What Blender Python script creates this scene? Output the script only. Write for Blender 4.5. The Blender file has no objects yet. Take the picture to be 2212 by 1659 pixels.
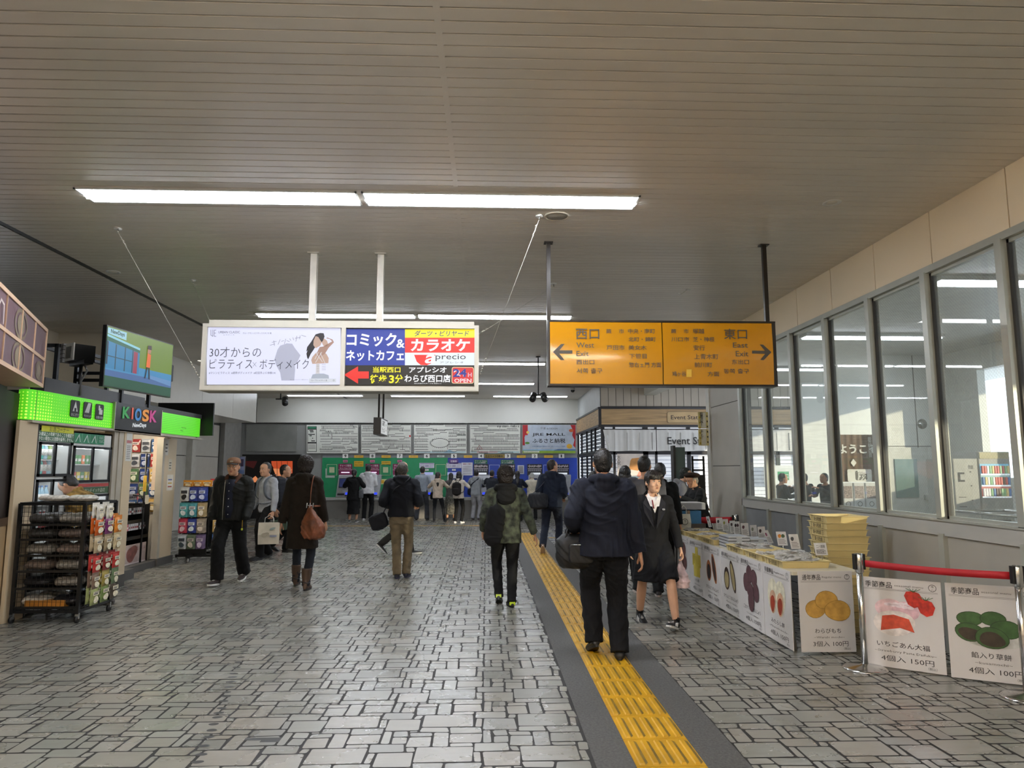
import bpy, bmesh, math, random
import numpy as np
from mathutils import Vector, Matrix, noise
random.seed(7)
SC = bpy.context.scene
COL = SC.collection
PI = math.pi

# ------------------------------------------------------------------ camera
CAM_H, TILT, YAW, FPX = 1.55, math.radians(7.0), math.radians(2.1), 1500.0
cd = bpy.data.cameras.new('camera'); cd.sensor_width = 36.0; cd.lens = FPX / 2212 * 36.0
cd.clip_start = 0.05; cd.clip_end = 200
cam = bpy.data.objects.new('camera', cd); COL.objects.link(cam)
cam.location = (0, 0, CAM_H); cam.rotation_euler = (PI / 2 + TILT, 0, -YAW)
SC.camera = cam

# ------------------------------------------------------------------ world, sun, exposure
wd = bpy.data.worlds.new('daylight'); SC.world = wd; wd.use_nodes = True
bg = wd.node_tree.nodes['Background']; bg.inputs[0].default_value = (0.80, 0.88, 1.0, 1); bg.inputs[1].default_value = 3.5
sd = bpy.data.lights.new('sun', 'SUN'); sd.energy = 3.2; sd.angle = math.radians(0.6); sd.color = (1.0, 0.86, 0.62)
sun = bpy.data.objects.new('sun', sd); COL.objects.link(sun)
sun.rotation_euler = Vector((-0.62, 0.72, -0.15)).to_track_quat('-Z', 'Y').to_euler()
SC.view_settings.view_transform = 'Standard'; SC.view_settings.look = 'None'
SC.view_settings.exposure = 0.42; SC.view_settings.gamma = 1.0; SC.view_settings.use_curve_mapping = False
TUBE = 46.0      # strength of the fluorescent fixtures
CEIL = 3.84
WR = 3.95        # glazed wall on the right
WL = -4.85       # shop fronts on the left
BW = 22.7        # ticket wall

# ------------------------------------------------------------------ helpers
_f = Vector((math.sin(YAW) * math.cos(TILT), math.cos(YAW) * math.cos(TILT), math.sin(TILT)))
_r = Vector((math.cos(YAW), -math.sin(YAW), 0)); _u = _r.cross(_f)
def at(px, py, X=None, Y=None, Z=None):
    """where the line of sight through a picture point meets a plane of the room"""
    d = _f * FPX + _r * (px - 1106) - _u * (py - 829.5)
    if Z is not None: k = (Z - CAM_H) / d.z
    elif Y is not None: k = Y / d.y
    else: k = X / d.x
    return Vector((d.x * k, d.y * k, CAM_H + d.z * k))

def lin(c):
    if isinstance(c, str):
        c = c.lstrip('#'); c = tuple(int(c[i:i + 2], 16) / 255 for i in (0, 2, 4))
    return tuple((x / 12.92 if x <= 0.04045 else ((x + 0.055) / 1.055) ** 2.4) for x in c)

_mats = {}
def mat(col, rough=0.5, metal=0.0, emit=0.0, var=0.08, scale=6.0, bump=0.0, bscale=60.0, spec=0.5, trans=0.0, name=None, alpha=1.0, stretch=None, sheen=0.0, coat=0.0):
    key = (col, rough, metal, emit, var, scale, bump, bscale, spec, trans, name, alpha, stretch, sheen, coat)
    if key in _mats: return _mats[key]
    m = bpy.data.materials.new(name or ('surface_%d' % len(_mats))); m.use_nodes = True
    nt = m.node_tree; N = nt.nodes; L = nt.links; b = N['Principled BSDF']
    c = lin(col)
    tc = N.new('ShaderNodeTexCoord')
    src = tc.outputs['Object']
    if stretch:
        mp = N.new('ShaderNodeMapping'); mp.inputs['Scale'].default_value = stretch
        L.new(src, mp.inputs['Vector']); src = mp.outputs['Vector']
    if var:
        nz = N.new('ShaderNodeTexNoise'); nz.inputs['Scale'].default_value = scale; nz.inputs['Detail'].default_value = 5
        L.new(src, nz.inputs['Vector'])
        mx = N.new('ShaderNodeMix'); mx.data_type = 'RGBA'
        mx.inputs['A'].default_value = (*[max(0, x * (1 - var)) for x in c], 1)
        mx.inputs['B'].default_value = (*[min(1, x * (1 + var)) for x in c], 1)
        rp = N.new('ShaderNodeMapRange'); rp.inputs['From Min'].default_value = 0.35; rp.inputs['From Max'].default_value = 0.65
        L.new(nz.outputs['Fac'], rp.inputs['Value']); L.new(rp.outputs['Result'], mx.inputs['Factor'])
        L.new(mx.outputs['Result'], b.inputs['Base Color'])
        colout = mx.outputs['Result']
    else:
        b.inputs['Base Color'].default_value = (*c, 1); colout = None
    b.inputs['Roughness'].default_value = rough; b.inputs['Metallic'].default_value = metal
    b.inputs['Specular IOR Level'].default_value = spec
    b.inputs['Transmission Weight'].default_value = trans; b.inputs['Alpha'].default_value = alpha
    if sheen: b.inputs['Sheen Weight'].default_value = sheen; b.inputs['Sheen Roughness'].default_value = 0.5
    if coat: b.inputs['Coat Weight'].default_value = coat; b.inputs['Coat Roughness'].default_value = 0.1
    if emit:
        if colout: L.new(colout, b.inputs['Emission Color'])
        else: b.inputs['Emission Color'].default_value = (*c, 1)
        b.inputs['Emission Strength'].default_value = emit
    if bump:
        n2 = N.new('ShaderNodeTexNoise'); n2.inputs['Scale'].default_value = bscale; n2.inputs['Detail'].default_value = 4
        L.new(src, n2.inputs['Vector'])
        bp = N.new('ShaderNodeBump'); bp.inputs['Strength'].default_value = bump; bp.inputs['Distance'].default_value = 0.01
        L.new(n2.outputs['Fac'], bp.inputs['Height']); L.new(bp.outputs['Normal'], b.inputs['Normal'])
    _mats[key] = m
    return m

_tmp = bpy.data.scenes.new('workbench')
def _evaluated(o):
    _tmp.collection.objects.link(o)
    with bpy.context.temp_override(scene=_tmp, view_layer=_tmp.view_layers[0]):
        dg = bpy.context.evaluated_depsgraph_get(); dg.update()
        me = bpy.data.meshes.new_from_object(o.evaluated_get(dg), depsgraph=dg)
    _tmp.collection.objects.unlink(o)
    return me

_txt = {}
def text_geo(s, bold):
    if (s, bold) not in _txt:
        cu = bpy.data.curves.new('lettering', 'FONT'); cu.body = s; cu.resolution_u = 5 if len(s) < 3 else 2 if len(s) < 14 else 1
        cu.offset = bold
        o = bpy.data.objects.new('lettering', cu); me = _evaluated(o)
        v = np.zeros(len(me.vertices) * 3); me.vertices.foreach_get('co', v); v = v.reshape(-1, 3)
        f = [tuple(p.vertices) for p in me.polygons]
        bpy.data.objects.remove(o); bpy.data.curves.remove(cu); bpy.data.meshes.remove(me)
        _txt[(s, bold)] = (v, f)
    return _txt[(s, bold)]

def frame(o, x, up):
    """matrix of a flat face: x to the right, up, and its outward normal"""
    x = Vector(x).normalized(); up = Vector(up).normalized(); n = x.cross(up)
    M = Matrix((x, up, n)).transposed().to_4x4(); M.translation = Vector(o)
    return M

class MB:
    def __init__(s, M=None):
        s.v = []; s.f = []; s.m = []; s.s = []; s.mats = []; s.n = 0; s.M = M
    def mi(s, m):
        if m not in s.mats: s.mats.append(m)
        return s.mats.index(m)
    def add(s, vs, fs, m, smooth=False):
        a = np.asarray([tuple(v) for v in vs], dtype=float) if not isinstance(vs, np.ndarray) else vs
        if s.M is not None:
            M = np.array(s.M); a = a @ M[:3, :3].T + M[:3, 3]
        i = s.mi(m); k = s.n
        s.v.append(a); s.n += len(a)
        for f in fs: s.f.append(tuple(x + k for x in f))
        s.m += [i] * len(fs); s.s += [smooth] * len(fs)
        return s
    def box(s, lo, hi, m, taper=None):
        x0, y0, z0 = [min(a, b) for a, b in zip(lo, hi)]; x1, y1, z1 = [max(a, b) for a, b in zip(lo, hi)]
        v = [(x0, y0, z0), (x1, y0, z0), (x1, y1, z0), (x0, y1, z0), (x0, y0, z1), (x1, y0, z1), (x1, y1, z1), (x0, y1, z1)]
        return s.add(v, [(0, 3, 2, 1), (4, 5, 6, 7), (0, 1, 5, 4), (1, 2, 6, 5), (2, 3, 7, 6), (3, 0, 4, 7)], m)
    def rbox(s, lo, hi, r, m, seg=3, axis=2):
        """box whose four edges along one axis are rounded"""
        lo = Vector(lo); hi = Vector(hi); ax = [i for i in range(3) if i != axis]
        pts = []
        r = min(r, abs(hi[ax[0]] - lo[ax[0]]) / 2.001, abs(hi[ax[1]] - lo[ax[1]]) / 2.001)
        for cx, cy, a0 in ((hi[ax[0]] - r, hi[ax[1]] - r, 0), (lo[ax[0]] + r, hi[ax[1]] - r, 90), (lo[ax[0]] + r, lo[ax[1]] + r, 180), (hi[ax[0]] - r, lo[ax[1]] + r, 270)):
            for i in range(seg + 1):
                a = math.radians(a0 + 90 * i / seg); pts.append((cx + r * math.cos(a), cy + r * math.sin(a)))
        def mk(p, h):
            v = [0, 0, 0]; v[ax[0]] = p[0]; v[ax[1]] = p[1]; v[axis] = h; return tuple(v)
        n = len(pts); v = [mk(p, lo[axis]) for p in pts] + [mk(p, hi[axis]) for p in pts]
        return s.add(v, [tuple(range(n))[::-1], tuple(range(n, 2 * n))] + [(i, (i + 1) % n, n + (i + 1) % n, n + i) for i in range(n)], m)
    def poly(s, pts, m):
        return s.add(pts, [tuple(range(len(pts)))], m)
    def prism(s, pts, d, m):
        d = Vector(d); n = len(pts); a = [Vector(p) for p in pts]
        return s.add(a + [p + d for p in a], [tuple(range(n))[::-1], tuple(range(n, 2 * n))] + [(i, (i + 1) % n, n + (i + 1) % n, n + i) for i in range(n)], m)
    def rect(s, x0, y0, x1, y1, z, m):     # in the plane of the face matrix
        return s.poly([(x0, y0, z), (x1, y0, z), (x1, y1, z), (x0, y1, z)], m)
    def ell(s, cx, cy, rx, ry, z, m, n=20, rot=0.0, wob=0.0, seed=0):
        c, sn = math.cos(rot), math.sin(rot); P = []
        for i in range(n):
            a = 2 * PI * i / n; k = 1 + wob * math.sin(2 * a + seed) + wob * 0.6 * math.sin(3 * a + seed * 2.3)
            x, y = rx * k * math.cos(a), ry * k * math.sin(a); P.append((cx + x * c - y * sn, cy + x * sn + y * c, z))
        return s.poly(P, m)
    def ring(s, cx, cy, r, w, z, m, n=24, ry=None):
        ry = ry or r; v = []
        for i in range(n):
            a = 2 * PI * i / n
            v += [(cx + r * math.cos(a), cy + ry * math.sin(a), z), (cx + (r - w) * math.cos(a), cy + (ry - w) * math.sin(a), z)]
        return s.add(v, [(2 * i, (2 * i + 2) % (2 * n), (2 * i + 3) % (2 * n), 2 * i + 1) for i in range(n)], m)
    def line(s, pts, w, z, m):
        for (x0, y0), (x1, y1) in zip(pts, pts[1:]):
            dx, dy = x1 - x0, y1 - y0; l = math.hypot(dx, dy) or 1; nx, ny = -dy / l * w / 2, dx / l * w / 2
            ex, ey = dx / l * w / 2, dy / l * w / 2
            s.poly([(x0 - nx - ex, y0 - ny - ey, z), (x1 - nx + ex, y1 - ny + ey, z), (x1 + nx + ex, y1 + ny + ey, z), (x0 + nx - ex, y0 + ny - ey, z)], m)
        return s
    def text(s, t, x, y, h, m, z=0.002, align='l', bold=0.0, width=None, vertical=False, skew=0.0):
        """h = height of a full CJK or capital letter"""
        if vertical:
            for i, ch in enumerate(t):
                s.text(ch, x, y - (i + 1) * h * 1.12, h, m, z, 'c', bold)
            return s
        v, f = text_geo(t, bold)
        if not len(v): return s
        v = v.copy(); x0, x1 = v[:, 0].min(), v[:, 0].max(); k = h / 0.72
        v[:, 0] -= x0; w = (x1 - x0) * k
        kx = k if width is None else k * width / w
        if width is not None: w = width
        v[:, 0] *= kx; v[:, 1] *= k
        v[:, 0] += skew * v[:, 1]
        v[:, 0] += {'l': 0, 'c': -w / 2, 'r': -w}[align] + x; v[:, 1] += y; v[:, 2] = z
        return s.add(v, f, m)
    def tube(s, pts, r, m, n=8, caps=True, flat=None):
        pts = [Vector(p) for p in pts]; N = len(pts); rr = [r] * N if not hasattr(r, '__len__') else list(r)
        t0 = (pts[1] - pts[0]).normalized(); ref = Vector((0, 0, 1)) if abs(t0.z) < 0.9 else Vector((1, 0, 0))
        side = t0.cross(ref).normalized(); v = []
        for i, p in enumerate(pts):
            t = (pts[min(i + 1, N - 1)] - pts[max(i - 1, 0)]).normalized()
            side = (side - t * side.dot(t)).normalized(); up = side.cross(t)
            ri = rr[i]; ra, rb = (ri if hasattr(ri, '__len__') else (ri, ri))
            for j in range(n):
                a = 2 * PI * j / n; v.append(p + side * ra * math.cos(a) + up * rb * math.sin(a))
        f = [(i * n + j, i * n + (j + 1) % n, (i + 1) * n + (j + 1) % n, (i + 1) * n + j) for i in range(N - 1) for j in range(n)]
        if caps: f += [tuple(range(n))[::-1], tuple(range((N - 1) * n, N * n))]
        return s.add(v, f, m, True if n > 4 else False)
    def cyl(s, p0, p1, r, m, n=12, r2=None):
        return s.tube([p0, p1], [r, r if r2 is None else r2], m, n)
    def loft(s, rings, m, smooth=True, caps=True):
        n = len(rings[0]); v = [p for r in rings for p in r]; N = len(rings)
        f = [(i * n + j, i * n + (j + 1) % n, (i + 1) * n + (j + 1) % n, (i + 1) * n + j) for i in range(N - 1) for j in range(n)]
        if caps: f += [tuple(range(n))[::-1], tuple(range((N - 1) * n, N * n))]
        return s.add(v, f, m, smooth)
    def lathe(s, prof, c, m, n=20):
        c = Vector(c)
        return s.loft([[c + Vector((r * math.cos(2 * PI * j / n), r * math.sin(2 * PI * j / n), z)) for j in range(n)] for r, z in prof], m)
    def ball(s, c, r, m, n=12, R=None):
        c = Vector(c); r = Vector(r) if hasattr(r, '__len__') else Vector((r, r, r)); rings = []
        for i in range(1, n):
            a = PI * i / n; ring = []
            for j in range(n * 2):
                b = 2 * PI * j / (n * 2)
                p = Vector((r.x * math.sin(a) * math.cos(b), r.y * math.sin(a) * math.sin(b), -r.z * math.cos(a)))
                ring.append(c + (R @ p if R else p))
            rings.append(ring)
        return s.loft(rings, m)
    def mesh(s, name, origin=None):
        me = bpy.data.meshes.new(name)
        v = np.concatenate(s.v) if s.v else np.zeros((0, 3))
        if origin is not None: v = v - np.array(origin)
        me.from_pydata(v.tolist(), [], s.f)
        for m in s.mats: me.materials.append(m)
        me.polygons.foreach_set('material_index', s.m); me.polygons.foreach_set('use_smooth', s.s)
        me.update()
        return me
    def build(s, name, parent=None, origin=None, label=None, kind=None, **kw):
        me = s.mesh(name, origin); o = bpy.data.objects.new(name, me); COL.objects.link(o)
        if parent is not None: o.parent = parent
        elif origin is not None: o.location = origin
        if label: o['label'] = label
        if kind: o['kind'] = kind
        for k, v in kw.items(): o[k] = v
        return o

def tag(o, label, cat, group=None, kind=None):
    o['label'] = label; o['category'] = cat
    if group: o['group'] = group
    if kind: o['kind'] = kind
    return o
def thing(name, label, cat, loc=(0, 0, 0), rz=0.0, group=None):
    o = bpy.data.objects.new(name, None); COL.objects.link(o); o.empty_display_size = 0.1
    o.location = loc; o.rotation_euler = (0, 0, rz)
    return tag(o, label, cat, group)
def dup(root, loc=None, rz=None, label=None, group=None):
    r = root.copy(); COL.objects.link(r)
    if loc is not None: r.location = loc
    if rz is not None: r.rotation_euler = (0, 0, rz)
    if label: r['label'] = label
    if group: r['group'] = group
    for ch in list(root.children):
        c = ch.copy(); COL.objects.link(c); c.parent = r
        for g in list(ch.children):
            d = g.copy(); COL.objects.link(d); d.parent = c
    return r
ORD = ['first', 'second', 'third', 'fourth', 'fifth', 'sixth', 'seventh', 'eighth', 'ninth', 'tenth', 'eleventh', 'twelfth', 'thirteenth', 'fourteenth', 'fifteenth', 'sixteenth', 'seventeenth']
def struct(mb, name, parent=None, label=None):
    o = mb.build(name, parent)
    if parent is None: o['kind'] = 'structure'
    if label: o['label'] = label
    return o

# ------------------------------------------------------------------ shared materials
WHITE = mat('#d9d8d2', 0.5, var=0.04); CREAM = mat('#cfc6b4', 0.45, var=0.03, scale=1.5)
GREYP = mat('#a5a49e', 0.4, var=0.04, scale=2.0); ALU = mat('#b9bab4', 0.38, 0.55, var=0.05)
STEEL = mat('#c8c8c6', 0.18, 1.0, var=0.03); BLACKM = mat('#141414', 0.35, var=0.2); BLACKP = mat('#0c0c0d', 0.5, var=0.2)
DARK = mat('#2b2926', 0.5, var=0.1); JOINT = mat('#4d4a45', 0.7); INK = mat('#1d1b1c', 0.6, var=0); INKG = mat('#5c5854', 0.6, var=0)
RED = mat('#c01922', 0.5); YEL = mat('#e2b32c', 0.5)
# ================================================================== the room
# ---- floor: irregular ashlar tiles on a dark grout bed
def tile_mat():
    m = bpy.data.materials.new('floor_tile'); m.use_nodes = True; nt = m.node_tree; N = nt.nodes; L = nt.links; b = N['Principled BSDF']
    g = N.new('ShaderNodeNewGeometry'); tc = N.new('ShaderNodeTexCoord')
    r = N.new('ShaderNodeValToRGB'); e = r.color_ramp.elements
    e[0].position = 0; e[0].color = (*lin('#75746d'), 1); e[1].position = 1; e[1].color = (*lin('#898880'), 1)
    x = e.new(0.4); x.color = (*lin('#7f7e75'), 1); x = e.new(0.7); x.color = (*lin('#827d73'), 1)
    L.new(g.outputs['Random Per Island'], r.inputs['Fac'])
    n = N.new('ShaderNodeTexNoise'); n.inputs['Scale'].default_value = 9; n.inputs['Detail'].default_value = 8; n.inputs['Roughness'].default_value = 0.65
    mp = N.new('ShaderNodeMapping'); mp.inputs['Scale'].default_value = (0.5, 2.0, 1); L.new(tc.outputs['Object'], mp.inputs['Vector']); L.new(mp.outputs['Vector'], n.inputs['Vector'])
    mx = N.new('ShaderNodeMix'); mx.data_type = 'RGBA'; mx.blend_type = 'MULTIPLY'; mx.inputs['Factor'].default_value = 1.0
    cr = N.new('ShaderNodeValToRGB'); cr.color_ramp.elements[0].color = (0.91, 0.905, 0.89, 1); cr.color_ramp.elements[0].position = 0.3; cr.color_ramp.elements[1].color = (1.06, 1.06, 1.06, 1); cr.color_ramp.elements[1].position = 0.7
    L.new(n.outputs['Fac'], cr.inputs['Fac']); L.new(r.outputs['Color'], mx.inputs['A']); L.new(cr.outputs['Color'], mx.inputs['B']); L.new(mx.outputs['Result'], b.inputs['Base Color'])
    n2 = N.new('ShaderNodeTexNoise'); n2.inputs['Scale'].default_value = 3.0; n2.inputs['Detail'].default_value = 6; L.new(tc.outputs['Object'], n2.inputs['Vector'])
    mr = N.new('ShaderNodeMapRange'); mr.inputs['From Min'].default_value = 0.3; mr.inputs['From Max'].default_value = 0.7; mr.inputs['To Min'].default_value = 0.23; mr.inputs['To Max'].default_value = 0.33
    L.new(n2.outputs['Fac'], mr.inputs['Value']); L.new(mr.outputs['Result'], b.inputs['Roughness'])
    n3 = N.new('ShaderNodeTexNoise'); n3.inputs['Scale'].default_value = 7; n3.inputs['Detail'].default_value = 3; L.new(tc.outputs['Object'], n3.inputs['Vector'])
    bp = N.new('ShaderNodeBump'); bp.inputs['Strength'].default_value = 0.05; bp.inputs['Distance'].default_value = 0.01
    b.inputs['Specular IOR Level'].default_value = 0.95
    return m
TILE = tile_mat(); GROUT = mat('#1e1c1a', 0.75, var=0.15, scale=20); ASPH = mat('#4a4947', 0.75, var=0.25, scale=60, bump=0.5, bscale=180)
_mod = [(-.39, 4.44, -.066, 4.65), (-.066, 4.436, -.016, 4.58), (-.066, 4.067, .137, 4.187), (-.21, 4.135, -.066, 4.19), (-.39, 4.357, -.216, 4.44),
        (-.216, 4.333, -.016, 4.436), (-.308, 4.137, -.21, 4.357), (-.21, 4.19, -.016, 4.333), (.138, 4.137, .277, 4.292), (.138, 4.292, .277, 4.357),
        (-.016, 4.187, .043, 4.385), (.043, 4.292, .138, 4.385), (.043, 4.187, .138, 4.292), (-.016, 4.385, .195, 4.58), (.138, 4.067, .195, 4.137), (.138, 4.357, .195, 4.385)]
PX, PY = 0.585, 0.513
def floor_tiles(x0, y0, x1, y1, holes):
    V = []; F = []; k = 0
    for i in range(math.floor((x0 - .3) / PX) , math.ceil((x1 + .4) / PX) + 1):
        for j in range(math.floor((y0 - 4.7) / PY), math.ceil((y1 - 4.0) / PY) + 1):
            for a, b, c, d in _mod:
                a2, b2, c2, d2 = a + i * PX, b + j * PY, c + i * PX, d + j * PY
                a2 = max(a2, x0); c2 = min(c2, x1); b2 = max(b2, y0); d2 = min(d2, y1)
                for h in holes:
                    if a2 < h[1] and c2 > h[0] and b2 < h[3] and d2 > h[2]:
                        if a2 < h[0]: c2 = min(c2, h[0])
                        elif c2 > h[1]: a2 = max(a2, h[1])
                        else: c2 = a2
                if c2 - a2 < .025 or d2 - b2 < .02: continue
                g = .0070; r = min(.012, (c2 - a2) * .2, (d2 - b2) * .2); a3, b3, c3, d3 = a2 + g, b2 + g * .8, c2 - g, d2 - g * .8
                P = [(a3 + r, b3), (c3 - r, b3), (c3 - .3 * r, b3 + .3 * r), (c3, b3 + r), (c3, d3 - r), (c3 - .3 * r, d3 - .3 * r), (c3 - r, d3), (a3 + r, d3), (a3 + .3 * r, d3 - .3 * r), (a3, d3 - r), (a3, b3 + r), (a3 + .3 * r, b3 + .3 * r)]
                V += P; F.append(tuple(range(k, k + 12))); k += 12
    V = np.array(V); wx = .004 * np.sin(V[:, 1] * 31 + 2 * np.sin(V[:, 0] * 9)) + .003 * np.sin(V[:, 1] * 57 + V[:, 0] * 13)
    wy = .0025 * np.sin(V[:, 0] * 23 + 3 * np.sin(V[:, 1] * 7)) + .0015 * np.sin(V[:, 0] * 61)
    return np.stack([V[:, 0] + wx, V[:, 1] + wy, np.zeros(len(V))], 1), F
mb = MB()
STRIP = (0.585, 1.40)
v, f = floor_tiles(-8, 0.3, 7.5, BW, [(STRIP[0], STRIP[1], -1, 17.2)])
mb.add(v, f, TILE)
mb.box((-12, -3, -.1), (14, 26, -.0018), GROUT)
mb.box((STRIP[0], -3, -.0018), (STRIP[1], 17.2, -.0005), ASPH)
struct(mb, 'floor')
# black dots of old marking tape on the floor, left of the middle
DOT = mat('#2f2f2d', 0.5)
# ---- tactile paving strip
YT = mat('#b5880f', 0.42, var=0.16, scale=5, bump=0.15, bscale=90); YTW = mat('#6b5517', 0.55, var=0.35, scale=9)
tp = thing('tactile_paving', 'yellow ribbed tactile paving strip running up the grey tiled floor', 'tactile paving', (0.98, 0, 0))
n = 0
for k in range(45):
    y0 = 1.2 + k * 0.375
    if y0 > 17.0: break
    m = MB(); x0, x1 = -.185, .185
    m.box((x0, y0 + .003, -.004), (x1, y0 + .372, .003), YT)
    nr = 4 if k < 22 else 4
    for i in range(5):
        cx = x0 + .37 * (i + .5) / 5; 
        m.loft([[(cx - .018, y, .003), (cx - .011, y, z), (cx + .011, y, z), (cx + .018, y, .003)] for y, z in ((y0 + .02, .0035), (y0 + .035, .009), (y0 + .34, .009), (y0 + .355, .0035))], YT, smooth=False)
        m.poly([(cx + .018, y0 + .03, .0036), (cx + .032, y0 + .05, .0036), (cx + .030, y0 + .33, .0036), (cx + .018, y0 + .35, .0036)], YTW)
    m.build('ribbed_plate', tp); n += 1
def yellow_line(name, lab, p0, p1, w=.06):
    m = MB(); p0 = Vector(p0); p1 = Vector(p1); L = (p1 - p0).length; d = (p1 - p0) / L; nn = Vector((-d.y, d.x, 0)) * w / 2
    k = int(L / .6); 
    for i in range(k):
        a = p0 + d * (i * L / k + .008); b = p0 + d * ((i + 1) * L / k - .008)
        m.prism([a - nn, b - nn, b + nn, a + nn], (0, 0, .004), YT)
    tag(m.build(name, origin=tuple(p0)), lab, 'floor line')
yellow_line('floor_line', 'thin yellow line across the floor in front of the ticket machines', (-8, 19.6, 0), (0.55, 19.6, 0))
yellow_line('floor_line', 'short yellow line on the floor beyond the shop entrance side', (1.42, 16.1, 0), (2.95, 16.1, 0))
dots = [(-1.532, 3.98), (-1.554, 4.08), (-1.586, 4.2), (-1.611, 4.33), (-1.635, 4.44), (-1.662, 4.54), (-1.686, 4.66), (-1.706, 4.74), (-1.721, 4.83), (-1.763, 4.97), (-1.78, 5.07), (-1.811, 5.16), (-1.84, 5.28), (-1.87, 5.4), (-1.9, 5.52), (-1.922, 5.61), (-1.96, 5.78), (-2.0, 5.93), (-2.03, 6.08), (-2.07, 6.28), (-2.11, 6.46), (-2.168, 6.72), (-2.22, 7.0), (-2.27, 7.3), (-2.33, 7.6)]
for i, (x, y) in enumerate(dots):
    m = MB(); m.ell(0, 0, .032, .021, .0006, DOT, wob=.06, seed=i); o = m.build('floor_dot'); o.location = (x, y, 0)
    tag(o, 'small dark round mark in a line along the tiles toward the camera', 'floor mark', 'row of dark dots on the floor')
m = MB(); m.poly([(-.11, .02, .0006), (.10, .02, .0006), (.10, -.05, .0006), (-.01, -.05, .0006), (-.01, -.02, .0006), (-.11, -.02, .0006)], DOT); o = m.build('floor_patch'); o.location = (-1.28, 4.29, 0); tag(o, 'dark stepped patch on a floor tile right of the dotted marks', 'floor mark')

# ---- ceiling: painted metal slats across the hall
def slat_mat(col, metal, rough):
    m = mat(col, rough, metal, var=0.05, scale=1.2, bump=0.06, bscale=14, stretch=(0.25, 2.5, 1), name='ceiling_slat'); return m
SLAT = slat_mat('#d2cbc0', 0.25, 0.42); SLOT = mat('#1c1a18', 0.8)
mb = MB(); P = .105
def slats(x0, x1, ya, yb, m):
    k = math.floor((ya - 3.225) / P)
    while 3.225 + k * P < yb:
        y = 3.225 + k * P; g = .0035
        mb.loft([[(x, y + g, CEIL + .012), (x, y + g, CEIL + .003), (x, y + g + .003, CEIL), (x, y + P - g - .003, CEIL), (x, y + P - g, CEIL + .003), (x, y + P - g, CEIL + .012)] for x in (x0, x1)], m, smooth=False, caps=False)
        k += 1
slats(-4.52, -.275, -3, 22.75, SLAT); slats(-.245, WR + .02, -3, 22.75, SLAT); slats(-9.5, -4.60, -3, 22.75, SLAT)
mb.box((-.278, -3, CEIL - .001), (-.242, 22.7, CEIL + .01), SLAT)
mb.box((-12, -3, CEIL + .012), (WR + .3, 26, CEIL + .1), SLOT)
mb.box((-4.60, -3, CEIL + .004), (-4.52, 22.7, CEIL + .011), mat('#3a3733', .5))
struct(mb, 'ceiling')

# ---- fluorescent fixtures let into the ceiling
TUBEM = mat('#f2f7ff', 0.5, emit=TUBE, var=0, name='fluorescent_tube'); REFL = mat('#e6eaf0', 0.3, var=0.02); TRIM = mat('#c9c9c4', 0.4)
LENS = mat('#eef3ff', 0.5, emit=TUBE * 0.55, var=0, name='lit_reflector')
def fixture(x0, x1, y, label, k=1.0, col='#f2f7ff'):
    TUBEM = mat(col, 0.5, emit=TUBE * k, var=0); LENS = mat(col, 0.5, emit=TUBE * .55 * k, var=0)
    t = thing('ceiling_light', label, 'ceiling light', ((x0 + x1) / 2, y, CEIL), group='fluorescent ceiling lights')
    L = x1 - x0; m = MB(); w = .30
    m.box((-L / 2, -w / 2, -.012), (L / 2, -w / 2 + .015, .003), TRIM); m.box((-L / 2, w / 2 - .015, -.012), (L / 2, w / 2, .003), TRIM)
    m.box((-L / 2, -w / 2, -.012), (-L / 2 + .015, w / 2, .003), TRIM); m.box((L / 2 - .015, -w / 2, -.012), (L / 2, w / 2, .003), TRIM)
    m.build('frame', t)
    m = MB(); m.box((-L / 2 + .015, -w / 2 + .015, -.004), (L / 2 - .015, w / 2 - .015, .002), LENS); m.build('reflector', t)
    for s in (-1, 1):
        m = MB(); m.cyl((s * .012 - (L / 2 - .03 if s < 0 else 0), .02, -.012), (s * .012 + (L / 2 - .03 if s > 0 else 0), .02, -.012), .018, TUBEM, 8); m.build('tube', t)
rows = [(-1.9, [(-2.6, -.2), (.6, 3.0)], 'behind'), (1.05, [(-3.43, -1.08), (-1.04, 1.31)], 'overhead'), (5.72, [(-3.39, -1.09), (-1.05, 1.29)], 'nearest'), (10.3, [(-3.43, -1.08), (-1.04, 1.28)], 'second'), (14.97, [(-3.43, -1.08), (-1.04, 1.28)], 'third'),
        (18.5, [(-3.43, -1.08), (-1.04, 1.28)], 'fourth'), (21.75, [(-6.2, -3.87), (-3.0, -.68), (.2, 2.55)], 'last')]
POW = {'behind': 1.9, 'overhead': 1.25, 'nearest': 1.0, 'second': .85, 'third': .7, 'fourth': .5, 'last': .33}  # the warm row behind the camera is added to brighten fascia and ceiling
nm = {'behind': 'warm row behind the camera', 'overhead': 'above the camera', 'nearest': 'large bright row nearest the camera', 'second': 'row above the hanging advert box', 'third': 'third row seen between the signs', 'fourth': 'fourth row low behind the signs', 'last': 'last row against the ticket wall'}
for y, xs, k in rows:
    for i, (a, b) in enumerate(xs):
        side = ['left one', 'right one'][i] if len(xs) == 2 else ['left one', 'middle one', 'right one'][i]
        fixture(a, b, y, 'long white fluorescent ceiling light, %s of the %s' % (side, nm[k]), POW[k], '#ffe8cb' if k == 'behind' else '#f2f7ff')

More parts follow.
